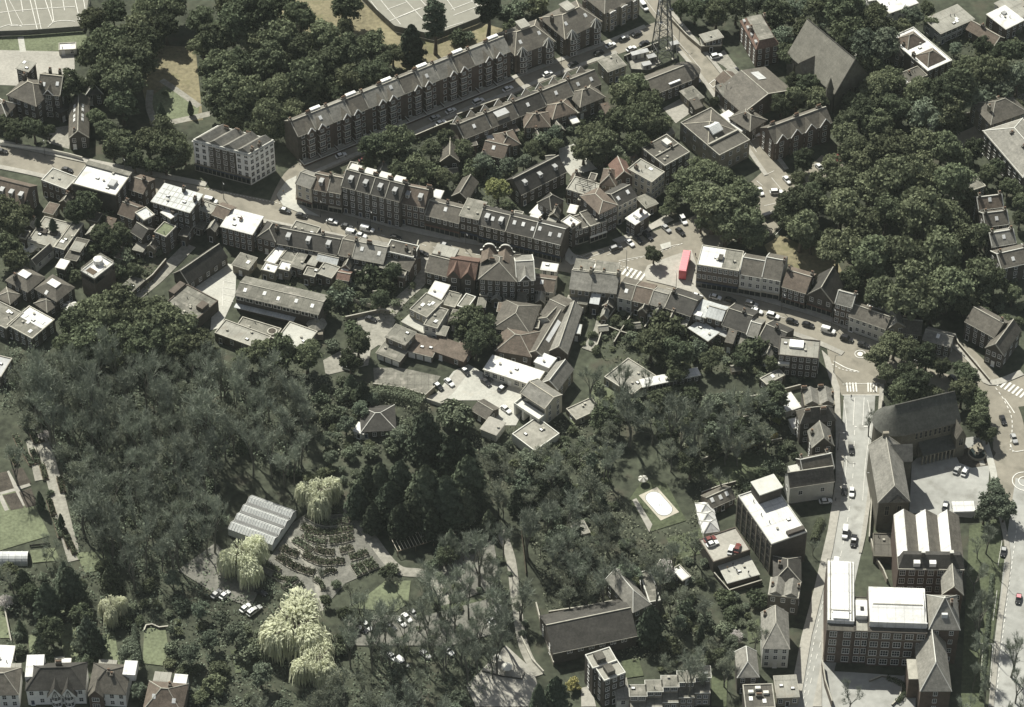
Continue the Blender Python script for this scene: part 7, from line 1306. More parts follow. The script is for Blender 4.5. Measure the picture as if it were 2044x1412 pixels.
# ================================================================ VEHICLES
# double-decker bus
p0, p1 = G(1360, 566, 0), G(1372, 513, 0); a = math.atan2((p1-p0).y, (p1-p0).x); pc = (p0+p1)/2
e = empty('double_decker_bus', (pc.x, pc.y, .2), a, 'red double-decker bus with pinkish sunlit roof beside the island tree', 'bus')
L_, w_, H_ = 10.4, 1.27, 4.35
part(e, 'body', ['bus_red', 'black'], lambda m: (m.box(-L_/2, L_/2, -w_, w_, .35, 1.15), m.box(-L_/2, L_/2, -w_, w_, 2.05, 2.65), m.box(-L_/2, L_/2, -w_, w_, 3.6, H_-.12), [m.box(-L_/2+L_*k/7-.06, -L_/2+L_*k/7+.06, -w_+.01, w_-.01, 1.15, 3.6) for k in range(8)], m.box(-L_/2+.1, L_/2-.1, -w_+.1, w_-.1, .2, .35, 1)))
part(e, 'lower_windows', 'glass', lambda m: m.box(-L_/2+.03, L_/2-.03, -w_+.03, w_-.03, 1.15, 2.05)); part(e, 'upper_windows', 'glass', lambda m: m.box(-L_/2+.03, L_/2-.03, -w_+.03, w_-.03, 2.65, 3.6))
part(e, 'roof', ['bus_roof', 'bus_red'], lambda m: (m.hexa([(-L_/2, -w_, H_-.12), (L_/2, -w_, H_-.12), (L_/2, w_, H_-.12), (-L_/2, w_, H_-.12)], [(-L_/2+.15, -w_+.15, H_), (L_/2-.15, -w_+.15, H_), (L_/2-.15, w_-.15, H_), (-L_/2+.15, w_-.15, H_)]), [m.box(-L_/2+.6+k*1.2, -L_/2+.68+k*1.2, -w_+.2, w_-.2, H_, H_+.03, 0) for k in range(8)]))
wm = car_meshes('car')[3]
for x in (-3.1, 3.2):
    for y in (-1.15, 1.15): ob('wheel', wm, e, (x, y, .48), 0, None, (1.5, 1.5, 1.5))
HS = (100, 24)
CARS = [  # x, y, heading, colour, kind, roof, label
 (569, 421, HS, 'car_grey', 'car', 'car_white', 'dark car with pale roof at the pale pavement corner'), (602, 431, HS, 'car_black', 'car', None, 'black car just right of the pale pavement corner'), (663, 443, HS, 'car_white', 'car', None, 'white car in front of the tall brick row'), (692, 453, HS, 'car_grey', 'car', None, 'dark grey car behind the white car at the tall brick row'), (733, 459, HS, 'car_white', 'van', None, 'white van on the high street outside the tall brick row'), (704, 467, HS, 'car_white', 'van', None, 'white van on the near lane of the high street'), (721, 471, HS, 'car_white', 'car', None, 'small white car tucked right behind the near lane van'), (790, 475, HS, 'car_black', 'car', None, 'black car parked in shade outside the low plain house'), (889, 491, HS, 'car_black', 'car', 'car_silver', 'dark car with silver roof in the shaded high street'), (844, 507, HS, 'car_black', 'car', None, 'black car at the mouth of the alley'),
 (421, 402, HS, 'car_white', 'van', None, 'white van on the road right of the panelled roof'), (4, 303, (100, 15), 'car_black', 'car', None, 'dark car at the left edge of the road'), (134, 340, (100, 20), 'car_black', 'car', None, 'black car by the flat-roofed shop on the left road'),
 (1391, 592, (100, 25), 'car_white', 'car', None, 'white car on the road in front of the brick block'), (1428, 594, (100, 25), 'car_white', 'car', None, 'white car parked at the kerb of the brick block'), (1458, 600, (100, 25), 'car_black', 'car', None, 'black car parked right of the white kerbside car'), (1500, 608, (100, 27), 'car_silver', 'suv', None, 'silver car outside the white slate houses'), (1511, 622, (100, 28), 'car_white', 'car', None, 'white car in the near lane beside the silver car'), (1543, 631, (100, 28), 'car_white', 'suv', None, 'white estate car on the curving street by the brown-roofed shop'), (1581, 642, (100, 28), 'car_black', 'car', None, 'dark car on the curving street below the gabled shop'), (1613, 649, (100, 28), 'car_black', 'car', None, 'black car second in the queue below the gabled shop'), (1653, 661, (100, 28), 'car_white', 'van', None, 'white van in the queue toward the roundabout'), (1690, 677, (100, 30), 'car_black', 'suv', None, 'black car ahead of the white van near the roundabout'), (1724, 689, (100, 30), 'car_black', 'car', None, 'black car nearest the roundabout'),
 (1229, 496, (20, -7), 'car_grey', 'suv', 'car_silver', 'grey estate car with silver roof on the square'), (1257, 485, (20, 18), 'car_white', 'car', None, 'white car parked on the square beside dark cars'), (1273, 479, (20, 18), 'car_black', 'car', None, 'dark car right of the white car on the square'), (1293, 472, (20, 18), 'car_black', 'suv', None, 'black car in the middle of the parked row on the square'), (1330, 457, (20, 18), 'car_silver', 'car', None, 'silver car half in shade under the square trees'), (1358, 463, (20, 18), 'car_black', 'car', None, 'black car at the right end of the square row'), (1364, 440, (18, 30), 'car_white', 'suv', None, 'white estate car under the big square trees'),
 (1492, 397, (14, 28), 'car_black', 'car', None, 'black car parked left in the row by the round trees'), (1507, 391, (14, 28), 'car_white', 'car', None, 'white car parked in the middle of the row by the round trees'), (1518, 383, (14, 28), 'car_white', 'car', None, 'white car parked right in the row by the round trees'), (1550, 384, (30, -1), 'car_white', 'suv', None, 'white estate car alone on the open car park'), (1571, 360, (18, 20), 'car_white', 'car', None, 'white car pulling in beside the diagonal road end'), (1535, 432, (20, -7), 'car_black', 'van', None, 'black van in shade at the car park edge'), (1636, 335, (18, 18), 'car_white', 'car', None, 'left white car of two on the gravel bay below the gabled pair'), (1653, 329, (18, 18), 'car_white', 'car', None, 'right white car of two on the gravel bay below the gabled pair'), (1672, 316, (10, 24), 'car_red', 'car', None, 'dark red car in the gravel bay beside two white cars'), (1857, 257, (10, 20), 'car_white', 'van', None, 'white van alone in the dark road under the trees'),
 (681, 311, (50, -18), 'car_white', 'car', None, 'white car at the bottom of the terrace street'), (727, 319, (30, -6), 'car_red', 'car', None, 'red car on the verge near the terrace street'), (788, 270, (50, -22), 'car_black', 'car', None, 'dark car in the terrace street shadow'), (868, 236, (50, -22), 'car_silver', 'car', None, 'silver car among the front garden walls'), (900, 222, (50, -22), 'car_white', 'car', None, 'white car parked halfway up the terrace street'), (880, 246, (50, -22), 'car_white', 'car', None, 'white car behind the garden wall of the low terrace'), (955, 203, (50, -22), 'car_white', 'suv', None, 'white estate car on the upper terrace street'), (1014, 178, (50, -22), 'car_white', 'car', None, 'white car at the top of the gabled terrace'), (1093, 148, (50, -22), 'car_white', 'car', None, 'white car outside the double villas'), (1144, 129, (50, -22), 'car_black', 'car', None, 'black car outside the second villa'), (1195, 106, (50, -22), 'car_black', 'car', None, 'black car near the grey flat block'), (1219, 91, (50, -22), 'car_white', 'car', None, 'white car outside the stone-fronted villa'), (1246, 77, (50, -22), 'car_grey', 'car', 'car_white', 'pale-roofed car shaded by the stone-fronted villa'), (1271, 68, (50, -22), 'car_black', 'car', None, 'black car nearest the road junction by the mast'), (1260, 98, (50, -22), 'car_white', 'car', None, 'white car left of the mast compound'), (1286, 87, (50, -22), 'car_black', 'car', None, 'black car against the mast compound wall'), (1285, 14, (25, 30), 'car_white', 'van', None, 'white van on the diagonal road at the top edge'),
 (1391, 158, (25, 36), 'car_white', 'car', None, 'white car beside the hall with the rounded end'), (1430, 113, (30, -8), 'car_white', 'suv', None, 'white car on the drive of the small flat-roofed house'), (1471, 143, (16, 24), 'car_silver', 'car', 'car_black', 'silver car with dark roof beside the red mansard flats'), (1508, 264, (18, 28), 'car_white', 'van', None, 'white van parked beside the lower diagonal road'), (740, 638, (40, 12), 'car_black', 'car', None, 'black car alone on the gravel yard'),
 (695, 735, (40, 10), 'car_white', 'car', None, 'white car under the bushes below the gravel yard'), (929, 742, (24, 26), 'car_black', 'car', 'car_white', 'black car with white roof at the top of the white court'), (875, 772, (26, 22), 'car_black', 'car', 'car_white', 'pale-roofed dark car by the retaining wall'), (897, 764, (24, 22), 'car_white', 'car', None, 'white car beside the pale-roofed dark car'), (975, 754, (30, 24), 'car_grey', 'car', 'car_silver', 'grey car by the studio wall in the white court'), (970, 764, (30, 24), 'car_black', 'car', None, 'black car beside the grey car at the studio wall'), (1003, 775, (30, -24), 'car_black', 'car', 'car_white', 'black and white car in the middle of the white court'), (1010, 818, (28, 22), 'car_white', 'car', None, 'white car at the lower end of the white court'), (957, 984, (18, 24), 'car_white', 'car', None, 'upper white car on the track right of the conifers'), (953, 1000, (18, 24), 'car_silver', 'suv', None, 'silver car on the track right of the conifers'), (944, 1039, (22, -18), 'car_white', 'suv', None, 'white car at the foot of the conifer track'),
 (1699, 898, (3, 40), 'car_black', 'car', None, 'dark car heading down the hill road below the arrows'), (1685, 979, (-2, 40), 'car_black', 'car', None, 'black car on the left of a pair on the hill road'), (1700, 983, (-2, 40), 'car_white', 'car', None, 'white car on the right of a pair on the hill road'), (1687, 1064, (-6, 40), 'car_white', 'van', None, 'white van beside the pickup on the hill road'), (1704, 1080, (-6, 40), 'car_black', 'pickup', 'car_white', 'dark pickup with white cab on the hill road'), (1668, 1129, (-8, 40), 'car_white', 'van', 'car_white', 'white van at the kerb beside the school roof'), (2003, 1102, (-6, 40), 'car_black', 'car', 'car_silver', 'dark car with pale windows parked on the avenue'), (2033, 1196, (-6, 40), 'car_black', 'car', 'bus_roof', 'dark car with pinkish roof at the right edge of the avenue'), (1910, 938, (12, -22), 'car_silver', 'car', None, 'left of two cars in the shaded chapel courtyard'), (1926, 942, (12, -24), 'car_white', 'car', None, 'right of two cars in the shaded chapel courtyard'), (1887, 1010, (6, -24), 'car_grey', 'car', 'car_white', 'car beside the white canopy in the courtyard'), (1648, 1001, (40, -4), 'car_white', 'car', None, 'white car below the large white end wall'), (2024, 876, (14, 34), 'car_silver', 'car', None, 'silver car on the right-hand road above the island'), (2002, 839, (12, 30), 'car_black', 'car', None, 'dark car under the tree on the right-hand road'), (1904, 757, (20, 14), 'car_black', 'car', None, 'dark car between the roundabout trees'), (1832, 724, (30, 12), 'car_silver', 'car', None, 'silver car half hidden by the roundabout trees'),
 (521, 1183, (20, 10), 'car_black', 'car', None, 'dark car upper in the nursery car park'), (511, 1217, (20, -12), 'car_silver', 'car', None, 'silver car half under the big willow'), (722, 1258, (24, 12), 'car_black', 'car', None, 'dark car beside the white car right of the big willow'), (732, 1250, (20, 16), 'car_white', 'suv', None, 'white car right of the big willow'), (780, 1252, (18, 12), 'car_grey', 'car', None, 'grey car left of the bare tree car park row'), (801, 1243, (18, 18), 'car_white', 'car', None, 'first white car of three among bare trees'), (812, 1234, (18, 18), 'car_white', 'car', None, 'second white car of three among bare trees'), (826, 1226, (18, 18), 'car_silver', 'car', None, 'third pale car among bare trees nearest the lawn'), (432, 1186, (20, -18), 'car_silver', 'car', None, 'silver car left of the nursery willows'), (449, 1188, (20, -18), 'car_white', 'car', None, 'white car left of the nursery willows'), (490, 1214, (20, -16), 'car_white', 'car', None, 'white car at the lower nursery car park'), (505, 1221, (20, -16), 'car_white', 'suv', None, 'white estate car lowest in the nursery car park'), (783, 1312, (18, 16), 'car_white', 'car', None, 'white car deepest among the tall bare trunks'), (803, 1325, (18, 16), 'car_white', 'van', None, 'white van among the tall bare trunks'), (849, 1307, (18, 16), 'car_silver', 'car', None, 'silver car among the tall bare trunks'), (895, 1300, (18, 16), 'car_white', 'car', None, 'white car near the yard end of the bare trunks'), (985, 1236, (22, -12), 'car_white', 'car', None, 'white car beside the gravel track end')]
for x, y, (dx, dy), c, k, rc, lab in CARS: car(x, y, dx, dy, c, lab, k, rc)
for x, y, c, lab in ((1417, 1077, 'car_red', 'red car on the parking deck'), (1422, 1086, 'car_white', 'white car in front of the red car on the parking deck'), (1459, 1098, 'car_white', 'white car by the parking deck edge'), (1472, 1095, 'car_red', 'dark red car by the parking deck edge')): 
    p = G(x, y, 4.7); g = (20, -7) if x < 1430 else (8, -24); car(x, y, g[0], g[1], c, lab, 'car', None, None, 4.72-.2)
# ================================================================ PEOPLE, LAMPS
for i, (x, y, t, l, lab) in enumerate(((1744, 778, 'cloth_dark', 'cloth_dark', 'person in dark clothes stepping over the hill road crossing'), (1740, 773, 'cloth_blue', 'cloth_dark', 'person in blue top on the hill road crossing'), (1699, 795, 'cloth_dark', 'cloth_blue', 'person in dark top below the hill road crossing'), (714, 449, 'cloth_dark', 'cloth_dark', 'person in dark clothes on the pavement by the tall brick row'), (756, 461, 'cloth_dark', 'cloth_blue', 'person walking beside the white high street van'), (762, 463, 'cloth_tan', 'cloth_dark', 'person in tan jacket beside the walker in dark top'), (1142, 518, 'cloth_dark', 'cloth_dark', 'person at the zebra crossing corner'), (1387, 544, 'cloth_dark', 'cloth_dark', 'person waiting at the corner of the brick block'), (1380, 564, 'cloth_blue', 'cloth_dark', 'person in blue top beside the bus'), (1388, 512, 'cloth_dark', 'cloth_dark', 'person standing behind the bus by the trees'), (566, 386, 'cloth_tan', 'cloth_blue', 'person in tan top on the pale corner pavement'), (1668, 1000, 'cloth_dark', 'cloth_dark', 'person on the hill road pavement by the white end wall'), (1258, 462, 'cloth_white', 'cloth_dark', 'person in white top outside the white pavilion'), (1240, 470, 'cloth_blue', 'cloth_dark', 'person in blue outside the dark shop on the square'))): person(x, y, t, l, lab, i*1.3)
for i, (x, y, t, lab) in enumerate(((1463, 1130, 'cloth_dark', 'dark-clothed child'), (1470, 1142, 'cloth_blue', 'child in blue top'), (1452, 1137, 'cloth_tan', 'child in tan top'), (1494, 1146, 'cloth_dark', 'child at the right edge'))):
    k = G(x, y, 2.5); o = person(x, y, t, 'cloth_dark', lab+' on the cream play terrace'); o.location = (k.x, k.y, 2.46)
for x, y, rz, lab in ((447, 398, -1.2, 'outside the office block'), (640, 434, -1.2, 'outside the tall brick row'), (740, 455, -1.2, 'near the white vans'), (930, 500, -1.2, 'outside the dark slate shops'), (1112, 510, -1.2, 'at the square corner'), (1349, 583, 1.8, 'below the bus stop'), (1250, 538, 1.8, 'beside the second zebra crossing'), (1560, 620, -1.2, 'outside the brown-roofed shop'), (1660, 650, -1.2, 'outside the white terrace'), (1664, 745, 0, 'at the top of the hill road'), (1672, 900, 0, 'beside the hill road row'), (1738, 980, 3.1, 'beside the chapel hall wall'), (1648, 1150, 0, 'opposite the school'), (1355, 90, .8, 'beside the mast road'), (1448, 205, .8, 'outside the institute'), (1996, 1160, 0, 'on the avenue, upper'), (1984, 1320, 0, 'on the avenue, lower'), (90, 312, -1.2, 'on the left road'), (250, 350, -1.2, 'outside the tall dark block'), (1120, 148, -1., 'in the villa street')): lamp(x, y, 'slim grey street lamp '+lab, 8, rz)

# ================================================================ TREES
trees(['dark_tree', 'broadleaf_tree'], 'dark park trees beside the sports court', [(185, 45, 36), (225, 25, 34), (265, 58, 40), (300, 22, 34), (180, 112, 38), (217, 92, 45), (268, 115, 45), (292, 88, 34), (200, 152, 34), (248, 172, 38), (280, 140, 32), (238, 130, 36)])
trees(['broadleaf_tree', 'dark_tree'], 'trees between the chapel hall and the park triangle', [(245, 212, 40), (212, 262, 30), (246, 288, 33), (296, 285, 36), (340, 296, 33), (330, 262, 26), (268, 322, 24), (192, 235, 22), (330, 325, 24), (368, 308, 22), (300, 330, 22), (225, 300, 24)])
trees(['dark_tree', 'broadleaf_tree'], 'rear park trees along the top edge', [(330, 55, 36), (345, 15, 34), (398, 40, 42), (455, 12, 36), (465, 48, 42), (512, 32, 46), (560, 12, 34), (430, 82, 42), (405, 95, 34), (500, 88, 40), (545, 75, 40), (600, 38, 38)])
trees(['broadleaf_tree', 'broadleaf_tree', 'dark_tree'], 'middle park trees behind the white corner building', [(438, 140, 40), (480, 130, 42), (540, 125, 42), (592, 100, 40), (444, 186, 38), (480, 182, 46), (550, 185, 44), (600, 160, 42), (470, 222, 50), (530, 238, 40), (580, 222, 38), (446, 224, 32), (456, 246, 26)])
trees(['dark_tree', 'broadleaf_tree'], 'trees screening the back of the gabled terrace', [(640, 80, 38), (640, 128, 38), (690, 112, 36), (650, 178, 36), (700, 160, 34), (622, 208, 34), (745, 98, 38), (742, 148, 38), (690, 60, 26), (680, 195, 26), (760, 130, 30), (785, 110, 26)])
tree('dark_tree', 690, 18, 34, 'dark tree beside the dry grass left of the tennis fence'); tree('conifer', 822, 88, 28, 'dense dark conifer standing left of the tall pine', i=0)
tree('pine_tree', 868, 55, 27, 'tall pine with bare trunk in front of the tennis courts', i=0); tree('pine_tree', 974, 15, 30, 'tall pine at the corner of the tennis courts', i=1); tree('shrub', 915, 78, 22, 'round dark bush below the tennis court fence', 'shrub')
tree('shrub', 935, 75, 14, 'small bush beside the round dark bush', 'shrub'); trees('shrub', 'bushes behind the villa gardens at the top', [(1035, 28, 26), (1005, 25, 22), (1070, 15, 26), (1020, 60, 18)], cat='shrub')
trees(['cypress', 'shrub'], 'little ornamental trees on the park triangle', [(330, 188, 7), (380, 216, 8), (322, 232, 12)])
trees('dark_tree', 'dark trees in the mansion front garden', [(10, 250, 20), (30, 262, 24), (66, 256, 24), (96, 262, 15), (136, 175, 30), (160, 175, 18)])
trees('broadleaf_tree', 'shaded trees on the left edge below the dormer house', [(5, 430, 36), (28, 455, 36), (10, 490, 38), (30, 520, 30), (40, 425, 26)])
trees(['shrub', 'dark_tree'], 'small garden trees round the panelled roof block', [(150, 425, 24), (175, 410, 26), (205, 470, 28), (225, 490, 26), (250, 520, 22), (270, 540, 22), (232, 545, 18), (245, 465, 20), (210, 440, 22), (190, 500, 18), (150, 555, 20), (130, 545, 16)])
trees('conifer', 'little conical trees in the roof terrace planters', [(78, 462, 8), (108, 466, 8)])
for o in list(C.objects)[-6:]:
    if o.get('category') == 'tree': o.location.z = 4
trees('broadleaf_tree', 'great dark tree crowns above the bare wood', [(150, 650, 40), (200, 628, 45), (255, 622, 46), (310, 640, 44), (352, 668, 46), (240, 676, 50), (180, 690, 42), (300, 694, 46), (392, 690, 38), (130, 690, 30), (345, 705, 34), (235, 712, 36), (420, 705, 22)])
trees('broadleaf_tree', 'crowns in front of the pale flat-roofed hall', [(518, 704, 32), (568, 706, 36), (612, 712, 30), (545, 720, 24), (490, 718, 22)])
trees(['dark_tree', 'shrub'], 'trees in the gravel yard by the alley', [(682, 600, 28), (680, 575, 22), (740, 560, 30), (770, 575, 26), (705, 660, 28), (715, 685, 28), (665, 692, 22), (700, 720, 26), (760, 600, 20), (785, 545, 20), (650, 610, 18)])
trees(['broadleaf_tree', 'dark_tree', 'shrub'], 'garden trees between gabled terrace and high street', [(745, 290, 30), (790, 285, 32), (770, 320, 28), (815, 320, 30), (830, 345, 30), (860, 300, 26), (800, 350, 26), (860, 350, 26), (885, 355, 22), (740, 325, 20), (890, 280, 22), (915, 250, 18)])
trees(['broadleaf_tree', 'shrub', 'grey_tree'], 'garden trees behind the dark slate shops', [(945, 345, 24), (965, 330, 22), (1010, 335, 22), (1035, 270, 18), (1060, 300, 24), (1085, 290, 22), (1110, 268, 22), (970, 440, 18), (1010, 410, 16), (1045, 325, 20), (925, 300, 20), (985, 355, 20)])
tree('bright_tree', 993, 382, 27, 'bright yellow-green tree behind the high street shops', i=0)
trees('broadleaf_tree', 'big green trees between the rear wings and the institute', [(1268, 178, 34), (1245, 200, 36), (1290, 215, 40), (1265, 240, 42), (1300, 252, 36), (1235, 245, 30), (1180, 275, 34), (1210, 290, 32), (1165, 300, 26), (1270, 290, 26), (1325, 250, 22), (1195, 320, 20)])
trees(['shrub', 'broadleaf_tree'], 'garden bushes around the hipped rear wings', [(1110, 290, 14), (1140, 260, 14), (1205, 235, 16), (1085, 265, 14), (1160, 250, 12), (1225, 310, 20), (1240, 330, 18), (1215, 345, 14)], cat='shrub')
trees('broadleaf_tree', 'large trees along the left of the parking square', [(1370, 360, 36), (1400, 345, 36), (1450, 365, 40), (1425, 412, 48), (1478, 400, 34), (1480, 440, 42), (1395, 395, 36), (1350, 385, 26), (1500, 468, 36), (1450, 455, 34), (1400, 445, 26), (1340, 410, 20), (1330, 420, 16)])
tree('dark_tree', 1305, 508, 20, 'single round tree on the paved traffic island', i=1); tree('shrub', 1430, 205, 14, 'bush at the corner of the pale institute yard', 'shrub')
trees(['dark_tree', 'broadleaf_tree'], 'dark trees between the parking square and the shops', [(1605, 320, 28), (1595, 360, 22), (1595, 415, 38), (1628, 395, 36), (1600, 458, 42), (1560, 410, 24), (1640, 370, 28), (1575, 440, 24), (1555, 430, 18), (1620, 480, 26)])
trees('broadleaf_tree', 'rear crowns of the wood right of the parking square', [(1690, 270, 32), (1700, 300, 38), (1750, 252, 38), (1720, 330, 38), (1775, 300, 44), (1830, 288, 42), (1880, 300, 38), (1690, 365, 40), (1735, 375, 46), (1790, 365, 48), (1845, 345, 44), (1900, 365, 40), (1660, 330, 26)])
trees('broadleaf_tree', 'front crowns of the wood right of the parking square', [(1680, 420, 42), (1720, 455, 48), (1770, 430, 52), (1832, 432, 54), (1890, 440, 50), (1672, 500, 40), (1735, 515, 52), (1805, 515, 58), (1880, 515, 55), (1932, 485, 45), (1945, 550, 42), (1890, 580, 46), (1822, 588, 50)])
trees(['broadleaf_tree', 'dark_tree'], 'lowest crowns of the great wood behind the white terrace', [(1760, 590, 42), (1700, 560, 34), (1955, 590, 26), (1790, 610, 28), (1860, 615, 28), (1925, 610, 24)])
trees('broadleaf_tree', 'shaded crowns at the right of the great wood', [(1920, 320, 28), (1960, 470, 26), (1935, 400, 26), (1985, 560, 26), (1900, 260, 28), (2020, 590, 24), (2000, 640, 20), (1960, 630, 18)])
trees(['broadleaf_tree', 'dark_tree', 'grey_tree'], 'garden trees left of the great church roof', [(1388, 22, 28), (1430, 28, 30), (1470, 18, 28), (1512, 14, 28), (1550, 30, 34), (1598, 22, 34), (1560, 80, 28), (1575, 110, 24), (1605, 60, 30), (1540, 55, 20), (1360, 18, 20), (1410, 5, 20), (1585, 165, 22)])
trees(['broadleaf_tree', 'grey_tree', 'dark_tree'], 'trees behind the great church roof', [(1642, 18, 34), (1690, 28, 38), (1738, 48, 40), (1715, 100, 38), (1758, 95, 36), (1695, 70, 34), (1785, 65, 22), (1820, 35, 26), (1850, 20, 20), (1735, 130, 32), (1800, 60, 22), (1660, 50, 26), (1860, 45, 18)])
trees(['dark_tree', 'broadleaf_tree'], 'dark trees in the churchyard', [(1590, 195, 26), (1612, 175, 30), (1630, 200, 24), (1742, 180, 36), (1762, 205, 34), (1720, 225, 32), (1690, 240, 30), (1775, 165, 30), (1790, 215, 32), (1560, 210, 22), (1700, 205, 26)])
trees(['broadleaf_tree', 'grey_tree', 'dark_tree'], 'garden trees right of the twin pyramid roofs', [(1830, 190, 30), (1870, 195, 38), (1912, 180, 40), (1930, 135, 38), (1972, 148, 38), (2012, 108, 38), (1990, 190, 34), (2032, 160, 34), (1850, 235, 38), (1900, 225, 40), (1945, 205, 34), (2030, 215, 20), (1960, 95, 24), (1905, 100, 18)])
trees(['broadleaf_tree', 'dark_tree'], 'trees by the roundabout and the chapel apse', [(1760, 715, 30), (1785, 690, 28), (1815, 705, 30), (1850, 712, 30), (1770, 745, 28), (1830, 775, 36), (1800, 785, 26), (1865, 800, 28), (1880, 730, 24), (1810, 745, 26), (1792, 815, 24), (1838, 803, 26)])
trees(['dark_tree', 'broadleaf_tree'], 'trees between the chapel and the right-hand road', [(1930, 755, 30), (1920, 785, 28), (1945, 800, 30), (1960, 830, 32), (1955, 848, 28), (1920, 735, 22), (1972, 868, 20)])
trees('grey_tree', 'round grey-green trees beside the courtyard canopy', [(1985, 1000, 30), (1965, 1025, 26), (2005, 1020, 22), (1988, 975, 22)])
trees(['broadleaf_tree', 'dark_tree', 'shrub'], 'trees behind the near shops around the back gardens', [(1330, 660, 40), (1300, 690, 34), (1355, 700, 38), (1325, 715, 30), (1395, 705, 28), (1420, 720, 26), (1510, 705, 34), (1480, 720, 24), (1260, 680, 20), (1230, 640, 12), (1255, 650, 14), (1540, 725, 22), (1350, 740, 24)])
trees(['dark_tree', 'broadleaf_tree'], 'dark trees left of the long parallel sheds', [(935, 640, 30), (965, 660, 30), (920, 665, 24), (950, 690, 26), (985, 680, 18)])
# willows
tree('willow_tree', 635, 985, 48, 'rounded pale willow above the nursery beds', i=0); tree('willow_tree', 486, 1112, 55, 'pale willow at the corner of the glasshouse', i=1); tree('willow_tree', 588, 1255, 88, 'largest pale willow with spreading crown', i=2, hs=.72); tree('willow_tree', 632, 1325, 54, 'lower trailing lobe willow in front of the largest willow', i=0); tree('willow_tree', 222, 1212, 32, 'small yellow-green weeping willow among bottom left gardens', i=1, hs=1.25)
# conifers of the middle
trees('conifer', 'tall black-green conifers left of the modern house', [(850, 875, 36), (800, 960, 38), (850, 985, 40), (905, 915, 36), (935, 960, 38), (890, 1000, 40), (780, 1000, 30), (930, 1010, 30), (760, 960, 26), (830, 1020, 30)], hs=.95)
trees(['glossy_shrub', 'grey_tree'], 'glossy evergreen bushes around the bungalow', [(660, 915, 18), (700, 910, 22), (740, 905, 22), (780, 895, 20), (800, 870, 22), (815, 850, 20), (690, 850, 24), (660, 830, 22), (720, 820, 22), (745, 800, 18), (640, 800, 20), (690, 790, 20), (650, 880, 20), (840, 845, 18)], cat='shrub')
tree('glossy_shrub', 910, 838, 42, 'large round clipped evergreen beside the white court', 'shrub', i=1); trees(['conifer', 'dark_tree'], 'narrow dark conifers above the bungalow', [(705, 790, 16), (725, 785, 16), (700, 765, 14)])
trees('spruce', 'feathery spruces on the conifer track', [(915, 1040, 18), (975, 1040, 20), (900, 1080, 20), (885, 1095, 22)])
tree('conifer', 1298, 1250, 29, 'tall dark conifer beside the sunlit slate house', i=1, hs=1.15); trees(['cypress', 'conifer'], 'dark columnar evergreens near the bottom centre', [(1398, 1270, 14), (1110, 1385, 28), (1075, 1400, 22)])
tree('yellow_shrub', 1145, 1370, 18, 'yellow-flowering bush beside the dark flats', 'shrub'); tree('yellow_shrub', 1460, 850, 10, 'yellow bush in the bare tree garden', 'shrub'); tree('bright_tree', 1550, 840, 12, 'bright small tree below the hill road houses', i=1)
trees('blossom_tree', 'white blossom trees in the lower gardens', [(1325, 1140, 24), (1472, 1270, 20), (1380, 1400, 16)]); tree('blossom_tree', 88, 868, 14, 'small white blossom tree beside the allotment path', i=0); tree('blossom_tree', 10, 1200, 18, 'pale blossom tree at the left edge', i=1)
# bottom left gardens
trees(['spruce', 'conifer', 'dark_tree'], 'conifers in the back gardens at the bottom left', [(60, 1190, 26), (95, 1200, 30), (40, 1250, 12), (100, 1260, 30), (160, 1230, 26), (175, 1260, 26), (190, 1280, 22), (140, 1170, 26), (220, 1150, 22), (80, 1290, 24), (130, 1150, 22), (45, 1160, 24), (205, 1135, 18)])
trees(['shrub', 'grey_tree', 'glossy_shrub'], 'bushes along the bottom left garden edges', [(20, 1140, 20), (40, 1300, 14), (98, 1320, 14), (160, 1290, 18), (170, 1320, 16), (262, 1220, 18), (258, 1310, 22), (340, 1260, 12), (345, 1300, 24), (380, 1310, 24), (370, 1345, 18), (250, 1245, 16), (280, 1240, 12), (25, 1330, 10)], cat='shrub')
trees(['grey_tree', 'shrub'], 'grey-green bushes left of the big willow', [(300, 1170, 22), (345, 1160, 22), (400, 1220, 24), (440, 1240, 24), (470, 1270, 26), (420, 1280, 22), (360, 1210, 20), (500, 1310, 26), (440, 1340, 24), (430, 1370, 26), (520, 1350, 24), (400, 1395, 22), (275, 1380, 22)], cat='shrub')
trees(['dark_tree', 'glossy_shrub'], 'dark evergreens right of the big willow', [(690, 1230, 20), (720, 1235, 16), (685, 1290, 22), (672, 1300, 18), (650, 1200, 14), (865, 1130, 16), (890, 1110, 20), (770, 1145, 16), (685, 1275, 16)], cat='shrub')
# bare and budding woods
WOOD = [(20, 745), (150, 720), (420, 725), (600, 745), (620, 830), (605, 930), (560, 950), (470, 1010), (420, 1075), (330, 1120), (185, 1085), (150, 980), (110, 880), (60, 850)]
for x, y, r in scatter(WOOD, 165, 21, (20, 34), 3): tree(random.choice(['bare_tree', 'tall_bare_tree', 'tall_bare_tree', 'budding_tree']), x, y, r, 'leafless grey tree in the bare wood left of the glasshouse', 'tree', 'bare wood left of the glasshouse', random.uniform(.9, 1.1))
for x, y, r in scatter(WOOD, 70, 32, (10, 17), 9): tree(random.choice(['glossy_shrub', 'shrub', 'spruce']), x, y+10, r, 'ivy-green evergreen bush under the bare wood', 'shrub', 'evergreen bushes in the bare wood')
for x, y, r in scatter([(690, 1270), (850, 1220), (960, 1170), (1010, 1200), (1000, 1330), (900, 1350), (700, 1340)], 30, 30, (22, 34), 5): tree('tall_bare_tree', x, y-14, r, 'tall bare tree with long shadow over the lower car park', 'tree', 'tall bare trees over the lower car park')
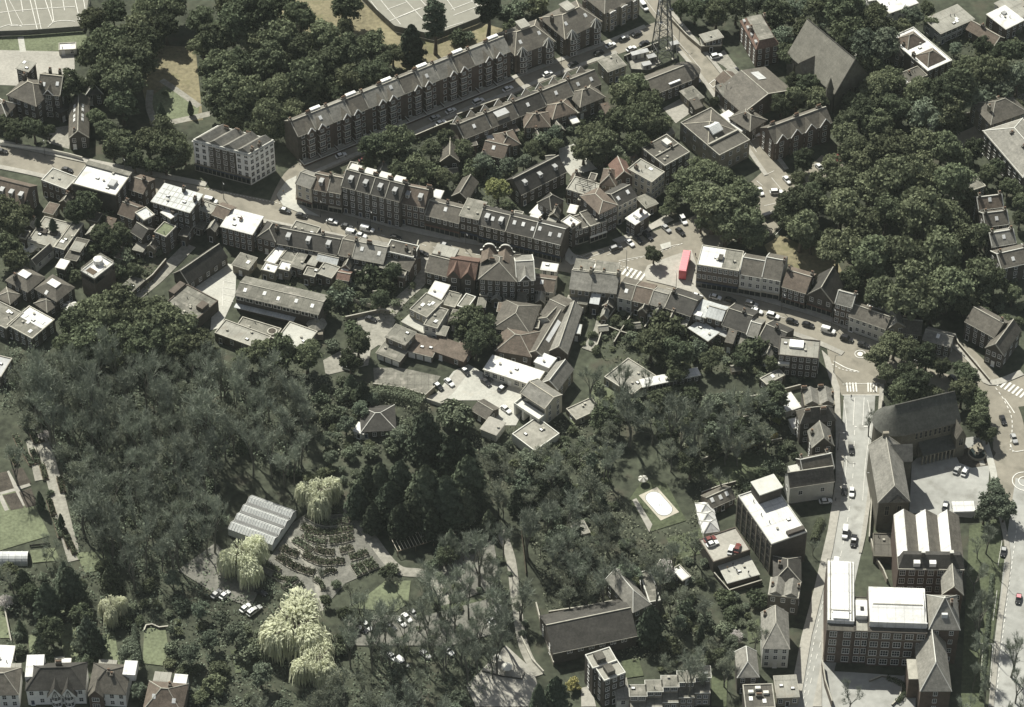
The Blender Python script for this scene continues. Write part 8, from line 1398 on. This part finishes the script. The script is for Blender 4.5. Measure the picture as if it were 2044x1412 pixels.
for x, y, r in scatter([(850, 1110), (1000, 1050), (1060, 1200), (1000, 1210), (900, 1210)], 12, 26, (18, 28), 15): tree(random.choice(['bare_tree', 'budding_tree', 'tall_bare_tree']), x, y, r, 'bare tree along the gravel track right of the conifers', 'tree', 'bare trees along the gravel track')
for x, y, r in scatter([(520, 1390), (640, 1380), (700, 1340), (920, 1360), (940, 1440), (400, 1440)], 22, 32, (22, 32), 6): tree(random.choice(['bare_tree', 'budding_tree', 'grey_tree']), x, y, r, 'grey budding tree along the bottom edge', 'tree', 'budding trees along the bottom edge')
for x, y, r in scatter([(960, 900), (1100, 890), (1260, 900), (1240, 1000), (1230, 1080), (1080, 1090), (1000, 1010)], 36, 28, (18, 30), 7): tree(random.choice(['budding_tree', 'budding_tree', 'bare_tree', 'grey_tree']), x, y, r, 'budding olive-brown tree in the overgrown middle garden', 'tree', 'budding trees in the middle garden')
trees(['conifer', 'spruce'], 'dark evergreens standing in the middle garden', [(1085, 980, 22), (1135, 985, 18), (1050, 960, 16), (1120, 945, 16), (1185, 950, 18), (1205, 1010, 14), (1030, 1000, 16)])
for x, y, r in scatter([(1080, 1080), (1230, 1070), (1330, 1090), (1320, 1150), (1240, 1180), (1100, 1190)], 22, 27, (20, 30), 8): tree(random.choice(['budding_tree', 'bare_tree', 'grey_tree']), x, y, r, 'budding tree in the strip above the dark louvred hall', 'tree', 'budding trees above the louvred hall')
for x, y, r in scatter([(1180, 790), (1260, 790), (1400, 790), (1560, 790), (1520, 880), (1400, 910), (1360, 960), (1230, 930), (1190, 860)], 34, 31, (20, 34), 10): tree(random.choice(['budding_tree', 'bare_tree', 'bare_tree', 'grey_tree', 'dark_tree']), x, y, r, 'bare garden tree between the roof walk and the lawn', 'tree', 'bare garden trees below the roof walk')
for x, y, r in scatter([(1330, 1170), (1440, 1170), (1520, 1200), (1510, 1260), (1440, 1340), (1330, 1330)], 20, 30, (16, 26), 12): tree(random.choice(['budding_tree', 'grey_tree', 'shrub', 'bare_tree', 'dark_tree']), x, y, r, 'mixed garden tree between the conifer and the white hill house', 'tree', 'garden trees by the white hill house')
for x, y, r in scatter([(1000, 880), (1130, 850), (1250, 850), (1250, 1100), (1060, 1090)], 34, 24, (8, 14), 14): tree(random.choice(['glossy_shrub', 'shrub', 'shrub']), x, y+6, r, 'low bush in the overgrown middle garden', 'shrub', 'low bushes in the middle garden')
trees(['bare_tree', 'tall_bare_tree'], 'bare avenue trees beside the school', [(1955, 1085, 22), (1950, 1140, 24), (1965, 1190, 24), (1950, 1240, 24), (1960, 1300, 24), (1945, 1350, 24), (1975, 1060, 20), (1930, 1400, 22), (1970, 1380, 20)]); trees('bare_tree', 'bare trees on the right bottom edge', [(2030, 1285, 26), (2036, 1350, 28), (2038, 1420, 26)])
trees('bare_tree', 'bare roadside trees near the chapel and school yard', [(1738, 830, 18), (1700, 1375, 28), (1625, 1085, 10)]); trees(['bare_tree', 'tall_bare_tree'], 'large bare trees over the concrete roof terrace', [(1240, 760, 26), (1262, 775, 22), (1292, 770, 18), (1180, 745, 24)])
trees(['shrub', 'glossy_shrub', 'dark_tree'], 'bushes stepping down behind the hill road row', [(1560, 905, 16), (1545, 935, 20), (1575, 890, 14), (1520, 950, 18), (1555, 960, 16), (1590, 915, 12), (1500, 975, 16), (1530, 880, 14), (1480, 965, 14)], cat='shrub'); trees(['bare_tree', 'budding_tree'], 'young bare trees in the garden by the lawn', [(1450, 890, 26), (1475, 880, 26), (1390, 1075, 22), (1345, 1095, 20), (1440, 945, 18)])
trees(['budding_tree', 'bare_tree'], 'budding trees round the allotment and polytunnel', [(25, 900, 22), (20, 1140, 24), (115, 1110, 24), (90, 1110, 18), (135, 1135, 22), (100, 1080, 22)]); tree('bare_tree', 85, 770, 42, 'big fine-twigged bare tree at the left of the wood', i=0, hs=1.1); trees(['glossy_shrub', 'cypress'], 'evergreens along the allotment path', [(80, 1000, 10), (100, 985, 8), (60, 850, 14), (122, 1040, 8), (135, 1075, 8)], cat='shrub')
trees(['budding_tree', 'bare_tree', 'shrub'], 'small trees by the nursery lawn', [(780, 1140, 18), (790, 1160, 14), (700, 1180, 20), (670, 1170, 14), (720, 1195, 18), (640, 1140, 10), (560, 1195, 12)])
# more of the back gardens and gaps
trees(['dark_tree', 'broadleaf_tree'], 'trees squeezed behind the white corner building', [(545, 262, 26), (572, 250, 26), (520, 250, 26), (500, 262, 22), (598, 240, 26)])
BUSH = []
def bushes(P, n, gap, rr, lab, grp, seed, kinds=None):
    for x, y, r in scatter(P, n, gap, rr, seed): g = G(x, y); BUSH.append((g.x, g.y, r/PPM(g)))
bushes([(870, 290), (1000, 270), (1120, 290), (1110, 300), (1030, 340), (1000, 400), (900, 370)], 26, 17, (8, 14), '', '', 21)
bushes([(1210, 620), (1300, 625), (1400, 660), (1540, 700), (1640, 730), (1600, 770), (1380, 740), (1200, 700)], 34, 18, (7, 13), '', '', 22)
bushes([(1640, 0), (1760, 60), (2044, 60), (2044, 200), (1900, 250), (1700, 240), (1560, 130), (1400, 40)], 60, 20, (8, 15), '', '', 23)
bushes([(180, 480), (250, 470), (330, 500), (300, 560), (200, 590), (140, 560)], 20, 15, (7, 12), '', '', 24)
bushes([(700, 560), (830, 545), (820, 610), (700, 620)], 14, 16, (8, 13), '', '', 25)
bushes([(0, 1130), (260, 1170), (520, 1260), (500, 1400), (380, 1400), (240, 1320), (0, 1310)], 44, 21, (8, 15), '', '', 26)
bushes([(1180, 770), (1560, 800), (1540, 900), (1400, 900), (1240, 960), (1180, 880)], 44, 19, (8, 15), '', '', 27)
bushes([(1330, 1160), (1520, 1200), (1500, 1260), (1430, 1340), (1300, 1340)], 26, 19, (8, 14), '', '', 28)
bushes([(1880, 310), (1960, 390), (1990, 560), (1940, 640), (2040, 700), (2040, 600), (1930, 300)], 24, 20, (8, 14), '', '', 29)
bushes([(640, 750), (860, 830), (820, 900), (680, 940), (620, 860)], 26, 19, (9, 16), '', '', 30)
bushes([(850, 1090), (1010, 1060), (1060, 1280), (880, 1300), (700, 1300), (700, 1240), (860, 1210)], 34, 20, (7, 12), '', '', 32)
bushes([(560, 940), (720, 940), (760, 1000), (690, 1020), (600, 950)], 14, 18, (9, 15), '', '', 33)
bushes([(1100, 1080), (1400, 1090), (1420, 1180), (1330, 1230), (1100, 1190)], 34, 20, (8, 14), '', '', 34)
bushes([(980, 900), (1250, 870), (1250, 960), (1240, 1080), (1060, 1090)], 50, 19, (9, 15), '', '', 35)
bushes([(1130, 620), (1230, 620), (1190, 720), (1120, 700)], 14, 16, (7, 12), '', '', 31)
Vs, Fs = [], []; src = [PR['shrub'][k][1] for k in range(4)]; raw = []
for me in src:
    v = np.empty(len(me.vertices)*3, np.float32); me.vertices.foreach_get('co', v); raw.append(v.reshape(-1, 3))
nb = 0
for k, (x, y, r) in enumerate(BUSH):
    v = raw[k % 4]; a = random.uniform(0, 6.28); c_, s_ = math.cos(a), math.sin(a); w = v.copy(); w[:, 0], w[:, 1] = (v[:, 0]*c_-v[:, 1]*s_)*r+x, (v[:, 0]*s_+v[:, 1]*c_)*r+y; w[:, 2] = v[:, 2]*r*random.uniform(.8, 1.2); Vs.append(w); Fs.append(np.arange(len(w)).reshape(-1, 4)+nb); nb += len(w)
mi = np.concatenate([np.full(len(f), k % 4) for k, f in enumerate(Fs)]); tag(ob('low_bushes', mesh_np('low_bushes', np.concatenate(Vs), np.concatenate(Fs), ['leaf_dark', 'leaf_grey', 'leaf', 'leaf_glossy'], mi)), kind='stuff')
trees(['dark_tree', 'broadleaf_tree'], 'trees between the right edge house front and the terrace', [(1990, 335, 20), (2012, 372, 22), (1972, 352, 18), (2034, 405, 22), (1945, 300, 20), (2036, 440, 20), (2030, 385, 18)])
trees('conifer', 'outer dark conifers round the glasshouse track', [(715, 1000, 24), (745, 1035, 24), (800, 1040, 26), (865, 1045, 24), (735, 960, 22), (930, 905, 22), (960, 1005, 20)])
def rears(desc, pts, rms, seed):
    rnd = random.Random(seed); pts = sorted(pts); n = len(pts)
    for i, (x, y, w, dd, sl) in enumerate(pts):
        k = rnd.random(); rm = rms[i % len(rms)]; flat = k < .5
        b(f'{ordinal(i, n)} of the {desc}', x-w/2, y-sl*w/2, x+w/2, y+sl*w/2, rnd.uniform(3, 5.5), dd, 'slab' if k < .3 else ('flat' if flat else ('gablex' if k < .8 else 'lean')), ['brick', 'brick_dark', 'stone', 'brick_dark'][i % 4], rm, None if flat else 1.4, nc=max(1, int(w/14)), nf=1, par='coping', cat='outbuilding', name='rear_extension', grp=desc, ch=[(.5, .8, .8)] if k > .65 and not flat else ())
rears('small rear extensions below the curved gables', [(965, 590, 16, 4, .1), (990, 600, 18, 5, .1), (1015, 596, 14, 4, .1), (1040, 604, 18, 5, .1), (1078, 604, 16, 4, .1), (1002, 622, 18, 4, .1), (1030, 626, 16, 4, .1), (960, 612, 14, 4, .1)], ['felt', 'slate', 'felt_pale', 'tile_brown', 'slate'], 3)
rears('small rear extensions behind the buff slate houses', [(1140, 608, 18, 4, .15), (1162, 606, 16, 4, .15), (1186, 606, 18, 5, .15), (1212, 612, 20, 5, .15), (1205, 634, 12, 4, .15), (1150, 628, 16, 4, .2)], ['felt_pale', 'slate', 'felt', 'sheeting'], 4)
rears('small rear extensions along the curving street backs', [(1282, 622, 14, 4, .25), (1310, 630, 14, 4, .25), (1338, 640, 14, 4, .25), (1362, 648, 14, 4, .25), (1455, 684, 16, 5, .25), (1480, 690, 16, 5, .25), (1505, 702, 16, 4, .25), (1530, 712, 16, 4, .25)], ['slate', 'felt', 'tile_brown', 'felt_pale'], 5)
rears('small rear extensions behind the alley corner houses', [(690, 535, 14, 5, .2), (712, 540, 16, 5, .2), (735, 545, 16, 4, .2), (750, 550, 12, 4, .2), (800, 552, 14, 4, .2)], ['slate', 'felt', 'felt_pale'], 6)
rears('small rear extensions behind the tall brick row', [(700, 338, 16, 4, .2), (760, 345, 18, 4, .2), (820, 378, 18, 4, .2), (870, 395, 16, 4, .2), (960, 425, 18, 4, .2), (990, 430, 16, 4, .2), (1030, 436, 18, 4, .2), (1062, 446, 16, 4, .2)], ['felt', 'slate_pale', 'felt_pale', 'roof_white'], 7)
rears('small sheds among the workshop yards', [(1040, 640, 16, 4, .1), (1068, 655, 14, 4, .1), (1022, 690, 16, 4, .1), (1120, 655, 14, 4, .1), (905, 640, 16, 5, .2), (925, 690, 16, 4, .2), (1150, 665, 14, 4, .1), (880, 668, 16, 4, .2)], ['felt', 'slate', 'tile_brown', 'sheeting'], 8)
rears('small gabled sheds of the far left yards', [(60, 455, 16, 4, .25), (96, 425, 18, 5, .25), (128, 405, 16, 4, .25), (44, 475, 14, 4, .25), (180, 470, 16, 4, .25), (238, 515, 16, 5, .25), (120, 535, 16, 4, .25), (330, 455, 14, 5, .25), (365, 470, 14, 5, .25)], ['slate', 'felt_pale', 'tile_brown', 'roof_white'], 12)
rears('small outhouses between the two terraces', [(945, 290, 14, 4, -.2), (985, 285, 14, 4, -.2), (1028, 262, 14, 4, -.3), (1075, 275, 14, 4, -.2), (1120, 262, 14, 4, -.3), (1150, 245, 12, 4, -.3), (1215, 225, 14, 4, -.3), (960, 322, 14, 4, .2)], ['slate', 'felt', 'roof_white', 'tile_brown'], 13)
rears('small yard buildings behind the square', [(1105, 432, 16, 4, .2), (1160, 400, 14, 4, .2), (1095, 450, 14, 4, .3), (1215, 395, 14, 4, -.3), (1140, 425, 14, 4, .2), (1205, 382, 14, 4, -.2), (1180, 360, 14, 4, .2), (1145, 362, 14, 4, .2)], ['felt_pale', 'slate', 'roof_white', 'tile_brown'], 14)
rears('small yard buildings along the diagonal road', [(1450, 190, 14, 5, -.4), (1395, 215, 16, 4, -.4), (1340, 268, 14, 4, -.4), (1320, 285, 14, 4, -.4), (1470, 150, 12, 4, -.4), (1275, 330, 14, 4, -.4)], ['slate', 'felt', 'felt_pale'], 15)
rears('small rear buildings in the left cluster yards', [(215, 455, 18, 4, .25), (235, 480, 18, 5, .25), (185, 440, 16, 4, .25), (150, 500, 18, 4, .25), (275, 500, 18, 4, .25), (300, 495, 16, 4, .25), (30, 535, 16, 4, .25), (340, 478, 16, 5, .25), (395, 455, 18, 4, .25), (420, 460, 16, 4, .25)], ['felt', 'felt_pale', 'slate', 'tile_brown'], 9)
for i, (x, y, lab) in enumerate(((1270, 655, 'small timber shed in the walled garden below the bend'), (1205, 660, 'small timber shed at the end of the long sheds'), (755, 590, 'small timber shed in the alley garden'), (215, 500, 'small timber shed behind the tall square house'), (1100, 320, 'small timber shed beside the pale yard'), (905, 345, 'small timber shed near the coach house'), (1470, 740, 'small timber shed left of the corner building'), (120, 1325, 'small timber shed behind the semi-detached pair'), (1960, 660, 'small timber shed beside the right edge lane'), (1240, 1390, 'small timber shed by the stepped townhouses'))):
    b(lab, x-9, y, x+9, y-2, 2.2, 2.4, 'gable', 'timber', ['felt', 'felt_pale', 'slate'][i % 3], .7, nc=0, sides=0, cat='shed', name='garden_shed', grp='garden sheds', extra=lambda r, W, D, h, rf: boxpart(r, 'door', 'dark_timber', W*.4, W*.65, -.05, .02, .05, 1.9))
for lab, pts in (('brick garden wall nearest the white-rendered house', [(1228, 622), (1205, 655), (1190, 700)]), ('brick garden wall below the red-brown roofed house', [(1262, 630), (1238, 668), (1225, 690)]), ('brick cross wall in the walled garden', [(1205, 655), (1238, 668), (1262, 676)]), ('garden wall right of the slate house with conservatory', [(1300, 640), (1286, 660)]), ('garden wall between alley garden and kiosk yard', [(690, 570), (700, 605)]), ('stone garden wall below the hill road houses', [(1490, 800), (1540, 790), (1598, 775)]), ('second stone garden wall below the hill road houses', [(1480, 840), (1540, 825), (1596, 812)]), ('garden wall behind the office tower', [(1400, 990), (1440, 975), (1480, 965)]), ('wall at the foot of the play terrace', [(1425, 1150), (1455, 1185), (1520, 1165)]), ('brick wall round the dark louvred hall court', [(1095, 1228), (1180, 1215), (1250, 1200)])): wall_line(lab, pts, 1.7, .25, 'stone' if 'stone' in lab else 'brick')
